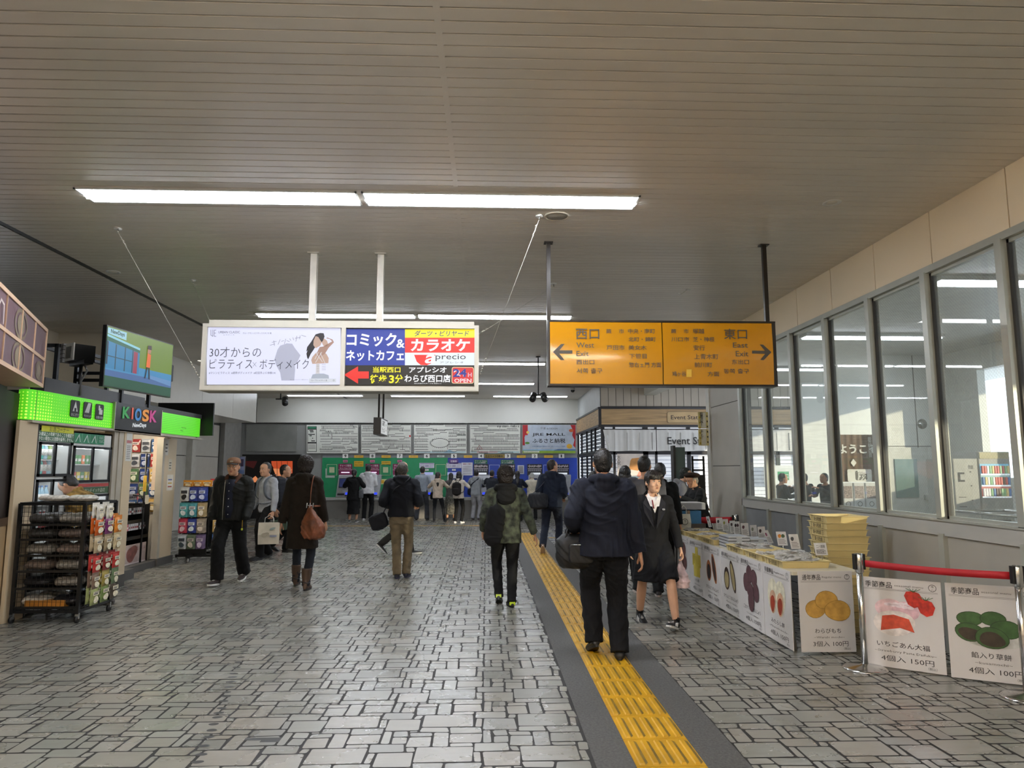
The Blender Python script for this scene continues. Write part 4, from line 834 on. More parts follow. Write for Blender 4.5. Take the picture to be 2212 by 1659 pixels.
VG = mat('#9c9c95', .45, var=.05); m = MB(); m.rbox((-.85, 0, 0), (-.15, .7, 1.72), .03, VG); m.build('side_cabinet', vm); m = MB(); m.rbox((-.14, .0, 0), (.75, .7, 1.83), .03, VG); m.box((-.1, -.01, 1.72), (.7, .02, 1.82), mat('#b5ac82', .5)); m.build('body', vm)
m = MB(); m.M = frame((-.85, -.004, 0), (1, 0, 0), (0, 0, 1)); m.rect(.12, 1.35, .3, 1.5, 0, INK); m.rect(.18, 1.38, .3, 1.47, .002, VG); m.text('釣銭', .42, 1.56, .05, INK)
for z in (.95, .9, 1.1, .6): m.rect(.1, z, .3, z + .01, 0, INK)
for z in (1.5, 1.28, 1.05): m.rect(.45, z, .49, z + .015, 0, INK)
m.build('panel_marks', vm)
for k, (z, c) in enumerate(((1.47, '#5a9fbf'), (1.29, '#7a9a9a'), (1.11, '#a0504a'))):
    m = MB(); m.M = frame((-.12, -.012, z), (1, 0, 0), (0, 0, 1)); m.rect(0, 0, .80, .165, 0, mat(c, .4, emit=.6)); m.rect(0, -.015, .80, .008, .01, mat('#dfe7ef', .3, emit=.6))
    rr = random.Random(k)
    for i in range(11):
        x = .03 + i * .07; m.rbox((x, .012, .002), (x + .045, .135, .03), .012, mat(rr.choice(['#e8e8ea', '#3a6fb0', '#7fb07a', '#c9452f', '#d9c27a', '#5c3f2f']), .3, emit=.2)); 
    m.build('display_shelf', vm)
m = MB(); m.box((.15, -.03, .5), (.6, 0, .75), BLACKP); m.build('delivery_flap', vm)
t = thing('flat_display_case', 'low glass display case with bright metal edges just behind the glass wall', 'display case', (4.9, 5.9, 0))
m = MB(); 
for a, b in (((-.5, -.6), (.5, -.6)), ((.5, -.6), (.5, .6)), ((.5, .6), (-.5, .6)), ((-.5, .6), (-.5, -.6)), ((0, -.6), (0, .6))): m.cyl((*a, 1.16), (*b, 1.16), .014, STEEL, 6)
m.build('edge', t); m = MB(); m.box((-.5, -.6, 0), (.5, .6, 1.05), mat('#6f736e', .5)); m.box((-.4, -.5, 1.05), (-.1, .2, 1.09), mat('#3f6a72', .4)); m.build('cabinet', t)

# ---- sweets stall
TZ = .678; TX0, TX1, TY0, TY1 = 2.62, 3.24, 6.0, 9.75
def table(y0, y1, lab):
    t = thing('folding_table', lab, 'table', ((TX0 + TX1) / 2, (y0 + y1) / 2, 0), group='stall tables'); hy = (y1 - y0) / 2; hx = (TX1 - TX0) / 2
    m = MB(); m.rbox((-hx, -hy + .005, TZ - .03), (hx, hy - .005, TZ), .02, mat('#c3bba4', .5, var=.05)); m.build('table_top', t)
    for sx in (-1, 1):
        for sy in (-1, 1):
            m = MB(); m.cyl((sx * (hx - .05), sy * (hy - .12), .002), (sx * (hx - .05), sy * (hy - .22), TZ - .03), .013, mat('#a9a9a0', .3, .7), 8); m.build('leg', t)
    m = MB(); m.cyl((-hx + .05, -hy + .2, .3), (hx - .05, -hy + .2, .3), .01, STEEL, 8); m.cyl((-hx + .05, hy - .2, .3), (hx - .05, hy - .2, .3), .01, STEEL, 8); m.build('stretcher', t)
table(6.0, 7.87, 'folding stall table nearest the camera, hidden by menu posters'); table(7.88, 9.75, 'folding stall table farther back, by the shop woman')
POS = mat('#c9c6c4', .55, var=.03, scale=3); CHA = mat('#2e2a2a', .6, var=0)
def product(f, kind, cx, cy, w):
    def E(x, y, rx, ry, z, c, **k): f.ell(cx + x * w, cy + y * w, rx * w, ry * w, z, mat(c, .6, var=.18, scale=18), **k)
    if kind == 'wrap': 
        E(.22, .02, .42, .10, .0015, '#bdb8b4')
        for i, (x, y, r) in enumerate(((-.25, -.05, .26), (.02, .16, .27), (.30, -.1, .31))): E(x, y, r + .012, r * .82 + .012, .002 + i * .001, '#8f6f2c', wob=.05, seed=i); E(x, y, r, r * .82, .0025 + i * .001, '#b98f42', wob=.05, seed=i)
    if kind == 'straw':
        E(-.18, .18, .24, .18, .002, '#d9b9bd', wob=.06); E(.12, .16, .22, .18, .0022, '#cfaab2', wob=.08, seed=2); E(-.1, -.1, .36, .24, .0025, '#d8cfc9', wob=.04); f.poly([(cx + x * w, cy + y * w, .0035) for x, y in ((-.34, -.26), (-.30, .02), (-.1, .06), (.16, .0), (.24, -.24), (0, -.18))], mat('#c44a30', .6, var=.2, scale=20))
        for k in range(9): E(-.2 + .05 * k, .25 + .04 * math.sin(k * 3), .06, .03, .003, '#e6d6da')
        for (x, y) in ((.26, .42), (.46, .28)):
            f.poly([(cx + (x + a) * w, cy + (y + b) * w, .004 if x < .4 else .0045) for a, b in ((-.16, .02), (-.12, .1), (0, .12), (.1, .08), (.15, -.02), (.1, -.16), (.0, -.2), (-.1, -.14))], mat('#b52a1c', .5, var=.3, scale=30))
            for a in range(5): f.line([(cx + (x + .0) * w, cy + (y + .1) * w), (cx + (x - .12 + a * .06) * w, cy + (y + .16) * w)], .004, .006, mat('#3c5a2c', .6))
    if kind == 'green':
        E(.1, -.2, .55, .2, .001, '#b9bab6')
        for i, (x, y, rx, ry) in enumerate(((-.28, .14, .22, .13), (.10, .17, .2, .13), (.30, -.02, .24, .17), (-.30, -.12, .24, .17), (.06, -.2, .28, .19))):
            E(x, y, rx + .012, ry + .012, .002 + i * .001, '#2a3f22', wob=.04, seed=i); E(x, y, rx, ry, .0025 + i * .001, '#3c5c30', wob=.04, seed=i)
            if i > 2: E(x, y - .03, rx * .8, ry * .7, .003 + i * .001, '#3d3327', wob=.1, seed=i)
    if kind == 'mitarashi': 
        for x in (-.18, .2): E(x, .06, .26, .36, .0015 + (x > 0) * .001, '#d3cfb8', wob=.05); E(x, -.06, .16, .24, .003 + (x > 0) * .001, '#c9a183', wob=.08); E(x, -.1, .11, .17, .005 + (x > 0) * .001, '#9a3a22', wob=.1)
    if kind == 'sesame':
        for i, (x, y, rx, ry) in enumerate(((-.28, .1, .15, .2), (-.06, .3, .17, .2), (.22, .26, .17, .18), (.33, -.05, .16, .2), (0, -.05, .2, .16), (.03, -.28, .17, .22))): E(x, y, rx + .01, ry + .01, .002 + i * .001, '#2f2022'); E(x, y, rx, ry, .0025 + i * .001, '#54373c', wob=.06, seed=i)
    if kind in ('halfdark', 'halfpale'):
        inner = '#a3946a' if kind == 'halfpale' else '#221a1a'; rim = '#3a2a22' if kind == 'halfpale' else '#9a5a30'
        f.ell(cx - .22 * w, cy - .02 * w, .2 * w, .28 * w, .002, mat(rim, .6, var=.15)); f.ell(cx - .22 * w, cy - .05 * w, .15 * w, .2 * w, .003, mat(inner, .6, var=.15)); f.ell(cx + .22 * w, cy + .08 * w, .15 * w, .40 * w, .002, mat(rim, .6, var=.15), rot=.35); f.ell(cx + .22 * w, cy + .08 * w, .10 * w, .33 * w, .003, mat(inner if kind == 'halfpale' else '#3a2a28', .6, var=.15), rot=.35)
    if kind == 'yellow':
        for i, (x, y) in enumerate(((-.22, .1), (.05, .3), (.28, .1), (-.1, -.2), (.2, -.18), (.03, .05))): f.box((cx + (x - .13) * w, cy + (y - .17) * w, .001), (cx + (x + .13) * w, cy + (y + .17) * w, .002 + i * .001), mat(['#b5a43c', '#c4b34e'][i % 2], .6, var=.15))
    if kind == 'brown':
        for i, (x, y) in enumerate(((-.2, .2), (.15, .28), (-.1, -.05), (.25, -.1), (0, -.3))): E(x, y, .21, .23, .002 + i * .001, ['#4a2e2a', '#6a4a46'][i % 2], wob=.06, seed=i)
def menu(name, lab, o, x, up, W_, H_, kind, head, sub, jp, en, price, off=0, thick=.006):
    f = MB(frame(o, x, up)); f.box((0, 0, -thick), (W_, H_, 0), POS); z = .0015
    hh = H_ * .055
    f.text(head, W_ * .07, H_ - .088 * H_ / .72 * .72 - hh * .3, hh, CHA, z=z, width=W_ * .34, bold=.008); f.text(sub, W_ * .44, H_ - .085 * H_, hh * .42, INKG, z=z, width=W_ * .35); f.ring(W_ * .90, H_ - .072 * H_, W_ * .048, .0035, z, CHA); f.text('塩', W_ * .9, H_ - .066 * H_, hh * .38, CHA, z=z, align='c'); f.text('八', W_ * .9, H_ - .105 * H_, hh * .38, CHA, z=z, align='c')
    for k in (0, .012): f.rect(W_ * .04, H_ * .865 + k * H_, W_ * .96, H_ * .865 + k * H_ + .0018, z, INKG)
    product(f, kind, W_ * .48, H_ * .56, W_ * .72)
    f.text(jp, W_ * .5, H_ * .235, H_ * .048, CHA, z=z, align='c', width=W_ * min(.72, .085 * len(jp) + .05), bold=.004); f.text('~' + en + '~', W_ * .52, H_ * .17, H_ * .026, INKG, z=z, align='c', width=W_ * min(.75, .04 * len(en) + .08)); f.text(price, W_ * .54, H_ * .075, H_ * .052, CHA, z=z, align='c', width=W_ * .64); f.text('（税込）', W_ * .84, H_ * .028, H_ * .024, CHA, z=z, align='c')
    o_ = f.build(name, origin=tuple(o)); tag(o_, lab, 'menu poster'); return o_
# long side of the stall
yj = [6.03, 6.63, 7.23, 7.83, 8.43, 9.03, 9.60]
items = [('mitarashi', '季節商品', 'みたらし餅', 'Mitarashi mochi', '4個入 150円', 'clear red-filled sweets, nearest the corner'), ('sesame', '通年商品', 'ごまかりんとうまんじゅう', 'Sesame manju', '4個入 150円', 'dark purple buns, second from the corner'),
         ('halfpale', '通年商品', 'かりんとうまんじゅう', 'Karinto manju', '4個入 150円', 'cut buns with pale filling, third from the corner'), ('halfdark', '通年商品', 'かりんとうまんじゅう', 'Karinto manju', '4個入 150円', 'cut buns with black filling, fourth from the corner'),
         ('yellow', '通年商品', 'いも餅', 'Imo mochi', '4個入 150円', 'yellow sweets, fifth from the corner'), ('brown', '季節商品', 'おはぎ', 'Ohagi', '4個入 150円', 'dark brown sweets, farthest along the stall')]
for k, (kd, hd, jp, en, pr, lab) in enumerate(items):
    menu('menu_poster', 'stall side menu poster of %s' % lab, (TX0 - .008 - .004 * (k % 2), yj[k + 1], .018), (0, -1, 0), (0.0, 0, 1), yj[k + 1] - yj[k] - .002, TZ - .02, kd, hd, 'Regular menu', jp, en, pr)
menu('menu_poster', 'menu poster on the end of the stall showing three tan rice cakes', (2.66, 5.985, .02), (1, 0.0, 0), (0, 0, 1), .47, .665, 'wrap', '通年商品', 'Regular menu', 'わらびもち', 'Warabi mochi', '3個入 100円')
menu('menu_poster', 'strawberry menu poster standing by the chrome post', (3.02, 5.66, .012), (.80, -.60, 0), (0, 0, 1), .56, .68, 'straw', '季節商品', 'seasonal menu', 'いちごあん大福', 'Strawberry Paste Daifuku', '4個入 150円')
menu('menu_poster', 'green rice cake menu poster standing at the right edge', (3.475, 5.285, .012), (.87, -.49, 0), (0, 0, 1), .52, .685, 'green', '季節商品', 'seasonal menu', '餡入り草餅', 'kusamochi', '4個入 100円')
# trays
TRAY = mat('#cdbb84', .45, var=.05, scale=3); STAMP = mat('#4a3c26', .6, var=0)
def tray_mesh(m, L, Wd, h=.062, stamp=True):
    hx, hy = Wd / 2, L / 2; t_ = .006
    ring = lambda dx, z: [(-hx + dx, -hy + dx, z), (hx - dx, -hy + dx, z), (hx - dx, hy - dx, z), (-hx + dx, hy - dx, z)]
    m.loft([ring(.012, 0), ring(0, h - .008), ring(-.012, h - .004), ring(-.012, h), ring(.006, h), ring(.018, .006)], TRAY, smooth=False)
    if stamp:
        f = Matrix(((0, 0, -1, -hx - .001 + .006), (-1, 0, 0, 0), (0, 1, 0, 0), (0, 0, 0, 1))); M0 = m.M; m.M = f if M0 is None else M0 @ f
        m.text('亀一の和太郎', -L * .2, .012, .030, STAMP, z=.009, width=L * .42, bold=.02); m.text('｛', -L * .34, .008, .042, STAMP, z=.009, bold=.02); m.text('｝', L * .3, .008, .042, STAMP, z=.009, bold=.02); m.M = M0
def tray(loc, L, Wd, lab, rz=0):
    m = MB(); tray_mesh(m, L, Wd); o = m.build('sweets_tray'); o.location = loc; o.rotation_euler = (0, 0, rz); return tag(o, lab, 'tray', 'cream trays on the stall')
tray((2.84, 6.42, TZ), .42, .43, 'cream tray heaped with brown wrapped sweets at the near corner of the stall')
tray((2.84, 6.90, TZ), .44, .43, 'half empty cream tray second from the stall corner'); tray((2.84, 7.42, TZ), .50, .43, 'cream tray of pinkish packets, third from the stall corner')
tray((2.84, 8.35, TZ), .50, .43, 'cream tray beyond the striped cardboard boxes'); tray((2.84, 8.93, TZ), .50, .43, 'cream tray of yellow and purple packets toward the back'); tray((2.84, 9.46, TZ), .46, .43, 'cream tray of dark golden packets at the far end of the stall')
# bagged sweets
CLR = mat('#d8d6d0', .12, var=.2, scale=30, alpha=.45, spec=.9)
def packet_mesh(kind, seed):
    r = random.Random(seed); m = MB(); a, b = .065, .045; V = []; n = 10
    for s in (1, -1):
        for j in range(n + 1):
            for i in range(n + 1):
                u, w = i / n * 2 - 1, j / n * 2 - 1; k = max(0, (1 - u * u) * (1 - w * w)) ** .5; V.append((u * a * (1 + .04 * math.sin(7 * w + seed)), w * b, s * .017 * k + .004 * math.sin(9 * u + 5 * w + seed) * k))
    Fs = []
    for s in (0, 1):
        o = s * (n + 1) ** 2
        for j in range(n):
            for i in range(n):
                q = (o + j * (n + 1) + i, o + j * (n + 1) + i + 1, o + (j + 1) * (n + 1) + i + 1, o + (j + 1) * (n + 1) + i); Fs.append(q if s == 0 else q[::-1])
    m.add(V, Fs, CLR, True)
    for i in range(3): m.ball(((-.03 + i * .03), r.uniform(-.01, .01), 0), (.017, .022, .012), mat(kind, .5, var=.3, scale=40), 5)
    return m.mesh('sweet_packet')
rnd = random.Random(11); groups = [((2.84, 6.42), .38, .38, '#3f3129', 34, 'brown', 'in the tray at the near corner', .02), ((2.84, 6.95), .38, .2, '#5c4a40', 10, 'brown', 'in the half empty tray', 0), ((2.84, 7.42), .42, .38, '#6d5652', 24, 'pinkish', 'in the third tray', .01),
    ((2.84, 8.35), .4, .36, '#3a3434', 18, 'dark', 'beyond the cardboard boxes', 0), ((2.84, 8.93), .4, .38, '#8a8a3c', 10, 'yellow', 'near the back of the stall', 0), ((2.80, 8.80), .34, .3, '#5f4862', 8, 'purple', 'near the back of the stall', .02), ((2.84, 9.46), .4, .38, '#6a5a34', 18, 'golden', 'in the farthest tray', .01), ((3.12, 7.0), .16, .5, '#1c1c20', 10, 'black', 'behind the trays under the price cards', 0)]
for (cx, cy), wx, wy, colr, cnt, cn, where, base in groups:
    me = [packet_mesh(colr, s) for s in (1, 2, 3)]
    for k in range(cnt):
        lay = k // 9; o = bpy.data.objects.new('sweet_packet', me[k % 3]); COL.objects.link(o)
        x = cx + rnd.uniform(-.5, .5) * (wx - .12) * (1 - .15 * lay); y = cy + rnd.uniform(-.5, .5) * (wy - .10) * (1 - .15 * lay); s = 1.0 + rnd.random() * .25
        o.location = (x, y, TZ + .026 + base + lay * .017 + rnd.random() * .01); o.rotation_euler = (rnd.uniform(-.35, .35), rnd.uniform(-.35, .35), rnd.uniform(0, 6.28)); o.scale = (s, s, s)
        tag(o, 'clear packet of %s sweets %s' % (cn, where), 'packet', '%s sweets %s' % (cn, where))
# striped cardboard boxes
def sbox(loc, lab):
    m = MB(); m.rbox((-.12, -.16, 0), (.12, .16, .032), .006, mat('#b9bcc0', .4)); m.box((-.122, -.162, .012), (.122, .162, .019), INK); m.box((-.03, -.163, 0), (.03, .163, .033), mat('#aeb1b4', .4)); o = m.build('sweets_box'); o.location = loc; tag(o, lab, 'box', 'striped boxes stacked on the stall'); return o
ob = sbox((2.80, 7.90, TZ), 'grey striped box, lowest of the left stack on the stall')
for s, (x, y) in enumerate(((2.80, 7.90), (3.06, 7.94))):
    for k in range(4 - s):
        if s == 0 and k == 0: continue
        dup(ob, (x, y, TZ + k * .033), label='grey striped box, %s in the %s stack on the stall' % (['lowest', 'second', 'third', 'topmost'][k if not (s == 1 and k == 2) else 3], ['left', 'right'][s]))
# price cards
def card(p, tilt, rz, picture, lab, w=.105, h=.15, words='和菓子'):
    t = thing('price_card', lab, 'price card', p, rz, 'price cards along the stall'); M = Matrix.Rotation(-tilt, 4, 'X')
    m = MB(M @ frame((-w / 2, 0, .07), (1, 0, 0), (0, 0, 1))); m.box((0, 0, -.002), (w, h, 0), mat('#cfcdcb', .35)); 
    for i, c in enumerate(picture): m.ell(w * (.3 + .35 * i), h * .68, w * .17, h * .14, .0015, mat(c, .5, var=.2, scale=30), wob=.08, seed=i)
    for k in range(4): m.rect(w * .12, h * (.12 + .10 * k), w * (.85 - .1 * (k % 2)), h * (.12 + .10 * k) + .004, .0015, INKG)
    if len(picture) == 0: m.text('二八御膳', w * .15, h * .6, h * .2, INK, width=w * .7); m.text('まんじゅう', w * .1, h * .2, h * .2, INK, width=w * .75)
    m.build('card', t); m = MB(M); m.tube([(0, .004, 0), (0, .004, .10)], .003, STEEL, 5); m.box((-.03, -.02, 0), (.03, .02, .012), CLR); m.build('holder', t)
cards = [(1537, 1135, .25, .5, ['#2c2426'], 'leftmost, turned edge on'), (1556, 1134, .1, .0, ['#3c3a40'], 'second from the left'), (1569, 1138, .1, .1, ['#9a9a52'], 'third from the left, yellow picture'), (1585, 1140, .1, .2, ['#3c2a2a'], 'fourth from the left, partly covered'), (1594, 1147, .1, .1, ['#2c1e22', '#4a3036'], 'fifth from the left, two dark buns'),
         (1611, 1149, .1, -.1, ['#5c3a40'], 'sixth from the left, halved bun'), (1631, 1156, .1, .1, ['#7a8070'], 'seventh from the left, greyish picture'), (1648, 1161, .1, .0, ['#3a2228'], 'eighth from the left, tiny dark picture'), (1671, 1168, .45, .3, ['#8a3a5a'], 'leaning back, purple picture'), (1693, 1172, .35, -.4, ['#c07a30', '#4a5a40'], 'tilted, orange and green picture'), (1722, 1178, .3, -.2, ['#4a4a4c'], 'greyish, beside the tray stack')]
for px, py, tl, rz, pic, lab in cards:
    q = at(px, py, X=3.16); card((3.16, q.y, TZ), tl, rz + .35, pic, 'white price card on the stall, %s' % lab)
card((3.05, 6.32, TZ + .03), .25, .1, [], 'white handwritten price card over the nearest tray', w=.12, h=.11)
# tray stack behind the table
m0 = MB(); tray_mesh(m0, .40, .40, .064); tm = m0.mesh('empty_tray')
for k in range(17):
    o = bpy.data.objects.new('empty_tray', tm); COL.objects.link(o); o.location = (3.50 + .006 * math.sin(k * 2.1), 6.92 + .005 * math.cos(k * 1.7), .001 + k * .0645); o.rotation_euler = (0, 0, -.04 + .02 * math.sin(k))
    tag(o, 'empty cream tray, topmost of the tall stack by the wall' if k == 16 else 'empty cream tray, %s from the top of the tall stack by the wall' % ORD[16 - k], 'tray', 'tall stack of empty trays')
# barriers
def stanchion(x, y, lab, h=.885):
    t = thing('barrier_post', lab, 'barrier post', (x, y, 0), 0, 'belt barrier posts'); m = MB(); m.lathe([(.165, 0), (.165, .008), (.14, .018), (.04, .03), (.026, .04)], (0, 0, 0), STEEL, 28); m.build('base', t)
    m = MB(); m.cyl((0, 0, .03), (0, 0, h - .14), .024, STEEL, 18); m.build('pole', t); m = MB(); m.lathe([(.026, h - .15), (.033, h - .145), (.033, h - .01), (.026, h), (0.001, h)], (0, 0, 0), STEEL, 18); m.rbox((-.045, -.02, h - .125), (.045, .02, h - .005), .006, BLACKP); m.build('head', t); return t
stanchion(2.97, 5.56, 'chrome barrier post at the corner of the sweets stall'); stanchion(3.70, 4.83, 'chrome barrier post at the right edge with a yellow label'); stanchion(3.66, 10.25, 'far barrier post with black head against the solid wall'); stanchion(2.62, 10.55, 'far barrier post behind the white paper bag')
def belt(a, b, lab, z=.81, h=.052):
    a = Vector((*a, 0)); b = Vector((*b, 0)); d = (b - a).normalized(); n_ = Vector((-d.y, d.x, 0)) * .0012; a = a + d * .045; b = b - d * .045; m = MB(); N_ = 14
    ring = []
    for i in range(N_ + 1):
        p = a + (b - a) * i / N_; s = -.012 * math.sin(PI * i / N_); ring.append([p - n_ + Vector((0, 0, z - h / 2 + s)), p + n_ + Vector((0, 0, z - h / 2 + s)), p + n_ + Vector((0, 0, z + h / 2 + s)), p - n_ + Vector((0, 0, z + h / 2 + s))])
    m.loft(ring, mat('#a30f1c', .6, bump=.1, bscale=200)); tag(m.build('barrier_belt', origin=tuple(a)), lab, 'belt')
belt((2.97, 5.56), (3.70, 4.83), 'red barrier belt between the two near chrome posts'); belt((2.62, 10.55), (3.66, 10.25), 'red barrier belt behind the shop woman', h=.09)
# cash desk with bag
t = thing('cash_desk', 'small grey cash desk with blue box beneath at the far end of the stall', 'desk', (2.95, 10.15, 0)); m = MB(); m.box((-.26, -.2, .98), (.18, .2, 1.07), mat('#8a8b90', .4)); m.box((-.25, -.19, 1.07), (.17, .19, 1.075), mat('#c5c5c8', .4)); m.build('drawer', t)
m = MB(); m.box((-.25, -.18, .78), (.12, .18, .96), mat('#2f6a94', .5)); m.box((-.08, -.185, .78), (-.04, .185, .965), mat('#8a7460', .5)); m.build('blue_box', t)
m = MB(); m.box((-.26, -.19, 0), (.18, .19, .78), mat('#4a4440', .5)); m.build('stand', t)
def paper_bag(name, lab, loc, rz, w, h, d, base, logo=None, hand=True, cat='bag'):
    t = thing(name, lab, cat, loc, rz); m = MB()
    m.loft([[(-w / 2, -d / 2, 0), (w / 2, -d / 2, 0), (w / 2, d / 2, 0), (-w / 2, d / 2, 0)], [(-w / 2 - .004, -d / 2 - .012, h * .45), (w / 2 + .006, -d / 2 - .01, h * .45), (w / 2 + .004, d / 2 + .01, h * .45), (-w / 2 - .004, d / 2 + .01, h * .45)], [(-w / 2, -d * .32, h), (w / 2, -d * .28, h), (w / 2, d * .28, h), (-w / 2, d * .32, h)]], base, smooth=False)
    if logo: m.M = frame((0, -d / 2 - .014, h * .5), (1, 0, 0), (0, 0, 1)); logo(m); m.M = None
    m.build('bag_body', t)
    if hand:
        for s in (-1, 1):
            m = MB(); m.tube([(-w * .22, s * d * .28, h - .02), (-w * .2, s * d * .1, h + .08), (0, 0, h + .12), (w * .2, s * d * .1, h + .08), (w * .22, s * d * .28, h - .02)], .004, mat('#c9c6bc', .6), 6); m.build('handle', t)
    return t
paper_bag('paper_bag', 'white paper bag with a black ring emblem hanging from the cash desk', (2.80, 9.90, .71), 0, .17, .21, .07, mat('#bdbcb2', .7, var=.05), lambda m: (m.ring(.0, .0, .045, .007, 0, INK), m.text('塩', -.012, .002, .022, INK, z=0), m.text('八', -.01, -.026, .018, INK, z=0)))
# ================================================================== left side: angled shop front, kiosk and its racks
BEI = mat('#b59a74', .45, var=.04, scale=1.5); BEI2 = mat('#c4b193', .45, var=.04, scale=1.5); BRN = mat('#2e2420', .6, var=.1); KBASE = mat('#4c4a47', .6, var=.08)
# structural surroundings near and behind the camera
mb = MB()
A0, A1 = Vector((-5.02, 7.73, 0)), Vector((-2.96, 1.5, 0)); dA = (A1 - A0).normalized(); nA = Vector((dA.y, -dA.x, 0)); nA = nA if nA.x > 0 else -nA
def along(t, off=0.0, z=0.0): return A0 + dA * t + nA * off + Vector((0, 0, z))
def abox(mb, t0, t1, o0, o1, z0, z1, m): mb.prism([along(t0, o0, z0), along(t1, o0, z0), along(t1, o1, z0), along(t0, o1, z0)], (0, 0, z1 - z0), m)
LA = (A1 - A0).length
abox(mb, .0, LA, -.15, 0, 0, 1.02, BEI)
abox(mb, .05, LA, -.15, -.02, 1.02, 2.35, BRN); abox(mb, .0, .05, -.15, .0, 1.02, 2.35, BEI); abox(mb, .0, LA, -.15, .012, .98, 1.06, mat('#4a3628', .4)); abox(mb, .0, LA, .0, .01, 0, .12, KBASE)
for k in range(5): abox(mb, .9 + k * 1.0, .93 + k * 1.0, -.03, .006, 0, 2.35, JOINT)
abox(mb, .3, LA, -1.6, -.1, 2.35, 2.6, BRN)
struct(mb, 'wall_angled')
mb = MB(); mb.box((-12, -3.2, 0), (-11.8, 12, CEIL), CREAM); mb.box((-12, -3.2, 0), (9.3, -3.0, CEIL), CREAM); mb.box((-4.0, -3.0, 0), (-2.76, 2.0, CEIL), CREAM)
struct(mb, 'wall_behind')
# angled fascia sign
B0, B1 = Vector((-4.39, 7.0, 0)), Vector((-3.05, 3.8, 0)); dB = (B1 - B0).normalized(); nB = Vector((-dB.y, dB.x, 0)); nB = nB if nB.x > 0 else -nB; LB = (B1 - B0).length
t = thing('shop_fascia_sign', 'angled purple brown shop sign with beige frame at the left edge', 'sign', tuple(B0))
BRM = mat('#c2a183', .45, var=.03); PUR2 = mat('#5a3a42', .4, var=.1, scale=2); TAN = mat('#75654f', .5, var=.05)
def bb(m, t0, t1, o0, o1, z0, z1, mt_):
    P_ = [dB * t0 + nB * o0, dB * t1 + nB * o0, dB * t1 + nB * o1, dB * t0 + nB * o1]; m.prism([p + Vector((0, 0, z0)) for p in P_], (0, 0, z1 - z0), mt_)
m = MB(); bb(m, 0, LB, -.3, -.01, 2.36, 2.93, PUR2); m.build('panel', t)
m = MB(); bb(m, 0, LB, -.31, .0, 2.35, 2.385, BRM); bb(m, 0, LB, -.31, .0, 2.905, 2.94, BRM); bb(m, 0, .025, -.31, .0, 2.35, 2.94, BRM); bb(m, 0, LB, -.02, .0, 2.61, 2.64, BRM)
for k in range(6): bb(m, .56 * (k + 1), .56 * (k + 1) + .012, -.012, .0, 2.36, 2.93, BRM)
m.build('frame', t)
m = MB(frame((0, 0, 0), -dB, (0, 0, 1)))
for cx, s in ((-1.14, 1), (-.25, .7)):
    for z, q in ((2.77, 1), (2.49, .9)):
        if s < 1 and q == 1: continue
        m.ring(cx, z, .24 * s, .03, -.006, TAN, n=30, ry=.13 * s); m.ell(cx, z, .14 * s, .085 * s, -.007, TAN)
m.line([(-2.0, 2.72), (-1.9, 2.82), (-1.8, 2.80), (-1.78, 2.66)], .018, .003, mat('#cfc3bb', .5))
m.build('emblem', t)

# ---- kiosk
KX = -4.87; ks = thing('kiosk_sign', 'bright green kiosk sign band with a black panel lettered in colour', 'sign', (-5.4, 9.8, 2.05))
def K(): return MB(Matrix.Translation((5.4, -9.8, -2.05)))
SILV = mat('#b5ae9f', .35, .3, var=.05)
m = MB()
m.box((-5.9, 7.735, 0), (-4.92, 7.765, 2.35), BEI2); m.box((-4.92, 7.74, 0), (-4.875, 7.765, 2.06), DARK); m.box((KX - .035, 7.43, 0), (KX, 7.735, 2.06), BEI2); m.box((KX - .25, 9.52, .0), (KX + .02, 9.74, 2.06), BEI2); m.box((KX - .5, 9.74, 0), (KX - .38, 10.28, 2.06), BEI2)
m.box((KX - .02, 9.40, 0), (KX + .012, 9.52, 2.06), SILV); m.box((KX - .05, 9.30, 0), (KX - .0, 9.40, 2.06), SILV)
m.box((KX - .3, 9.5, 0), (KX + .03, 9.74, .16), KBASE); m.box((KX - .52, 9.74, 0), (KX - .17, 10.4, .14), KBASE)
struct(m, 'wall_kiosk_front')
m = MB(); m.box((-5.38, 11.70, 0), (-5.30, 12.14, 2.06), BEI2); m.box((-5.39, 11.62, 0), (-5.29, 11.70, 2.06), SILV); m.box((-5.40, 11.6, 0), (-5.27, 12.16, .12), KBASE)
struct(m, 'wall_kiosk_end')
m = MB(); m.box((-5.45, 10.4, 0), (-5.30, 11.6, .10), KBASE); struct(m, 'floor_kiosk_step')
m = MB(); m.box((-7.6, 7.7, 0), (-7.5, 12.1, 2.3), PW); struct(m, 'wall_kiosk_back')
m = MB(); m.box((-7.6, 12.12, 0), (-5.40, 12.2, 2.3), BEI2); struct(m, 'wall_kiosk_far')
m = MB(); m.box((-7.6, 7.62, 2.36), (KX - .0, 11.84, 2.40), DARK); m.box((-7.5, 7.7, 2.30), (KX - .1, 11.84, 2.34), PW); m.box((KX - .1, 7.6, 2.04), (KX + .0, 11.84, 2.36), SILV)
struct(m, 'ceiling_kiosk')
m = MB(); m.box((-7.5, 9.4, 0), (-5.5, 9.44, 2.2), PW); struct(m, 'wall_kiosk_partition')
m = K(); m.box((KX - .1, 7.75, 2.40), (KX + .02, 10.0, 2.555), mat('#3d3d40', .45)); m.box((KX - .1, 10.0, 2.40), (KX + .02, 12.0, 2.47), mat('#2b2b2e', .45)); m.build('top_fascia', ks)
GN = mat('#5acb22', .35, emit=.5, var=.0); GD = mat('#b8ea4a', .35, emit=.6, var=0); GE = mat('#123c08', .5)
path = [(-5.02, 7.60), (-4.96, 7.545), (-4.90, 7.535), (-4.865, 7.58), (KX + .02, 7.68), (KX + .02, 9.17)]
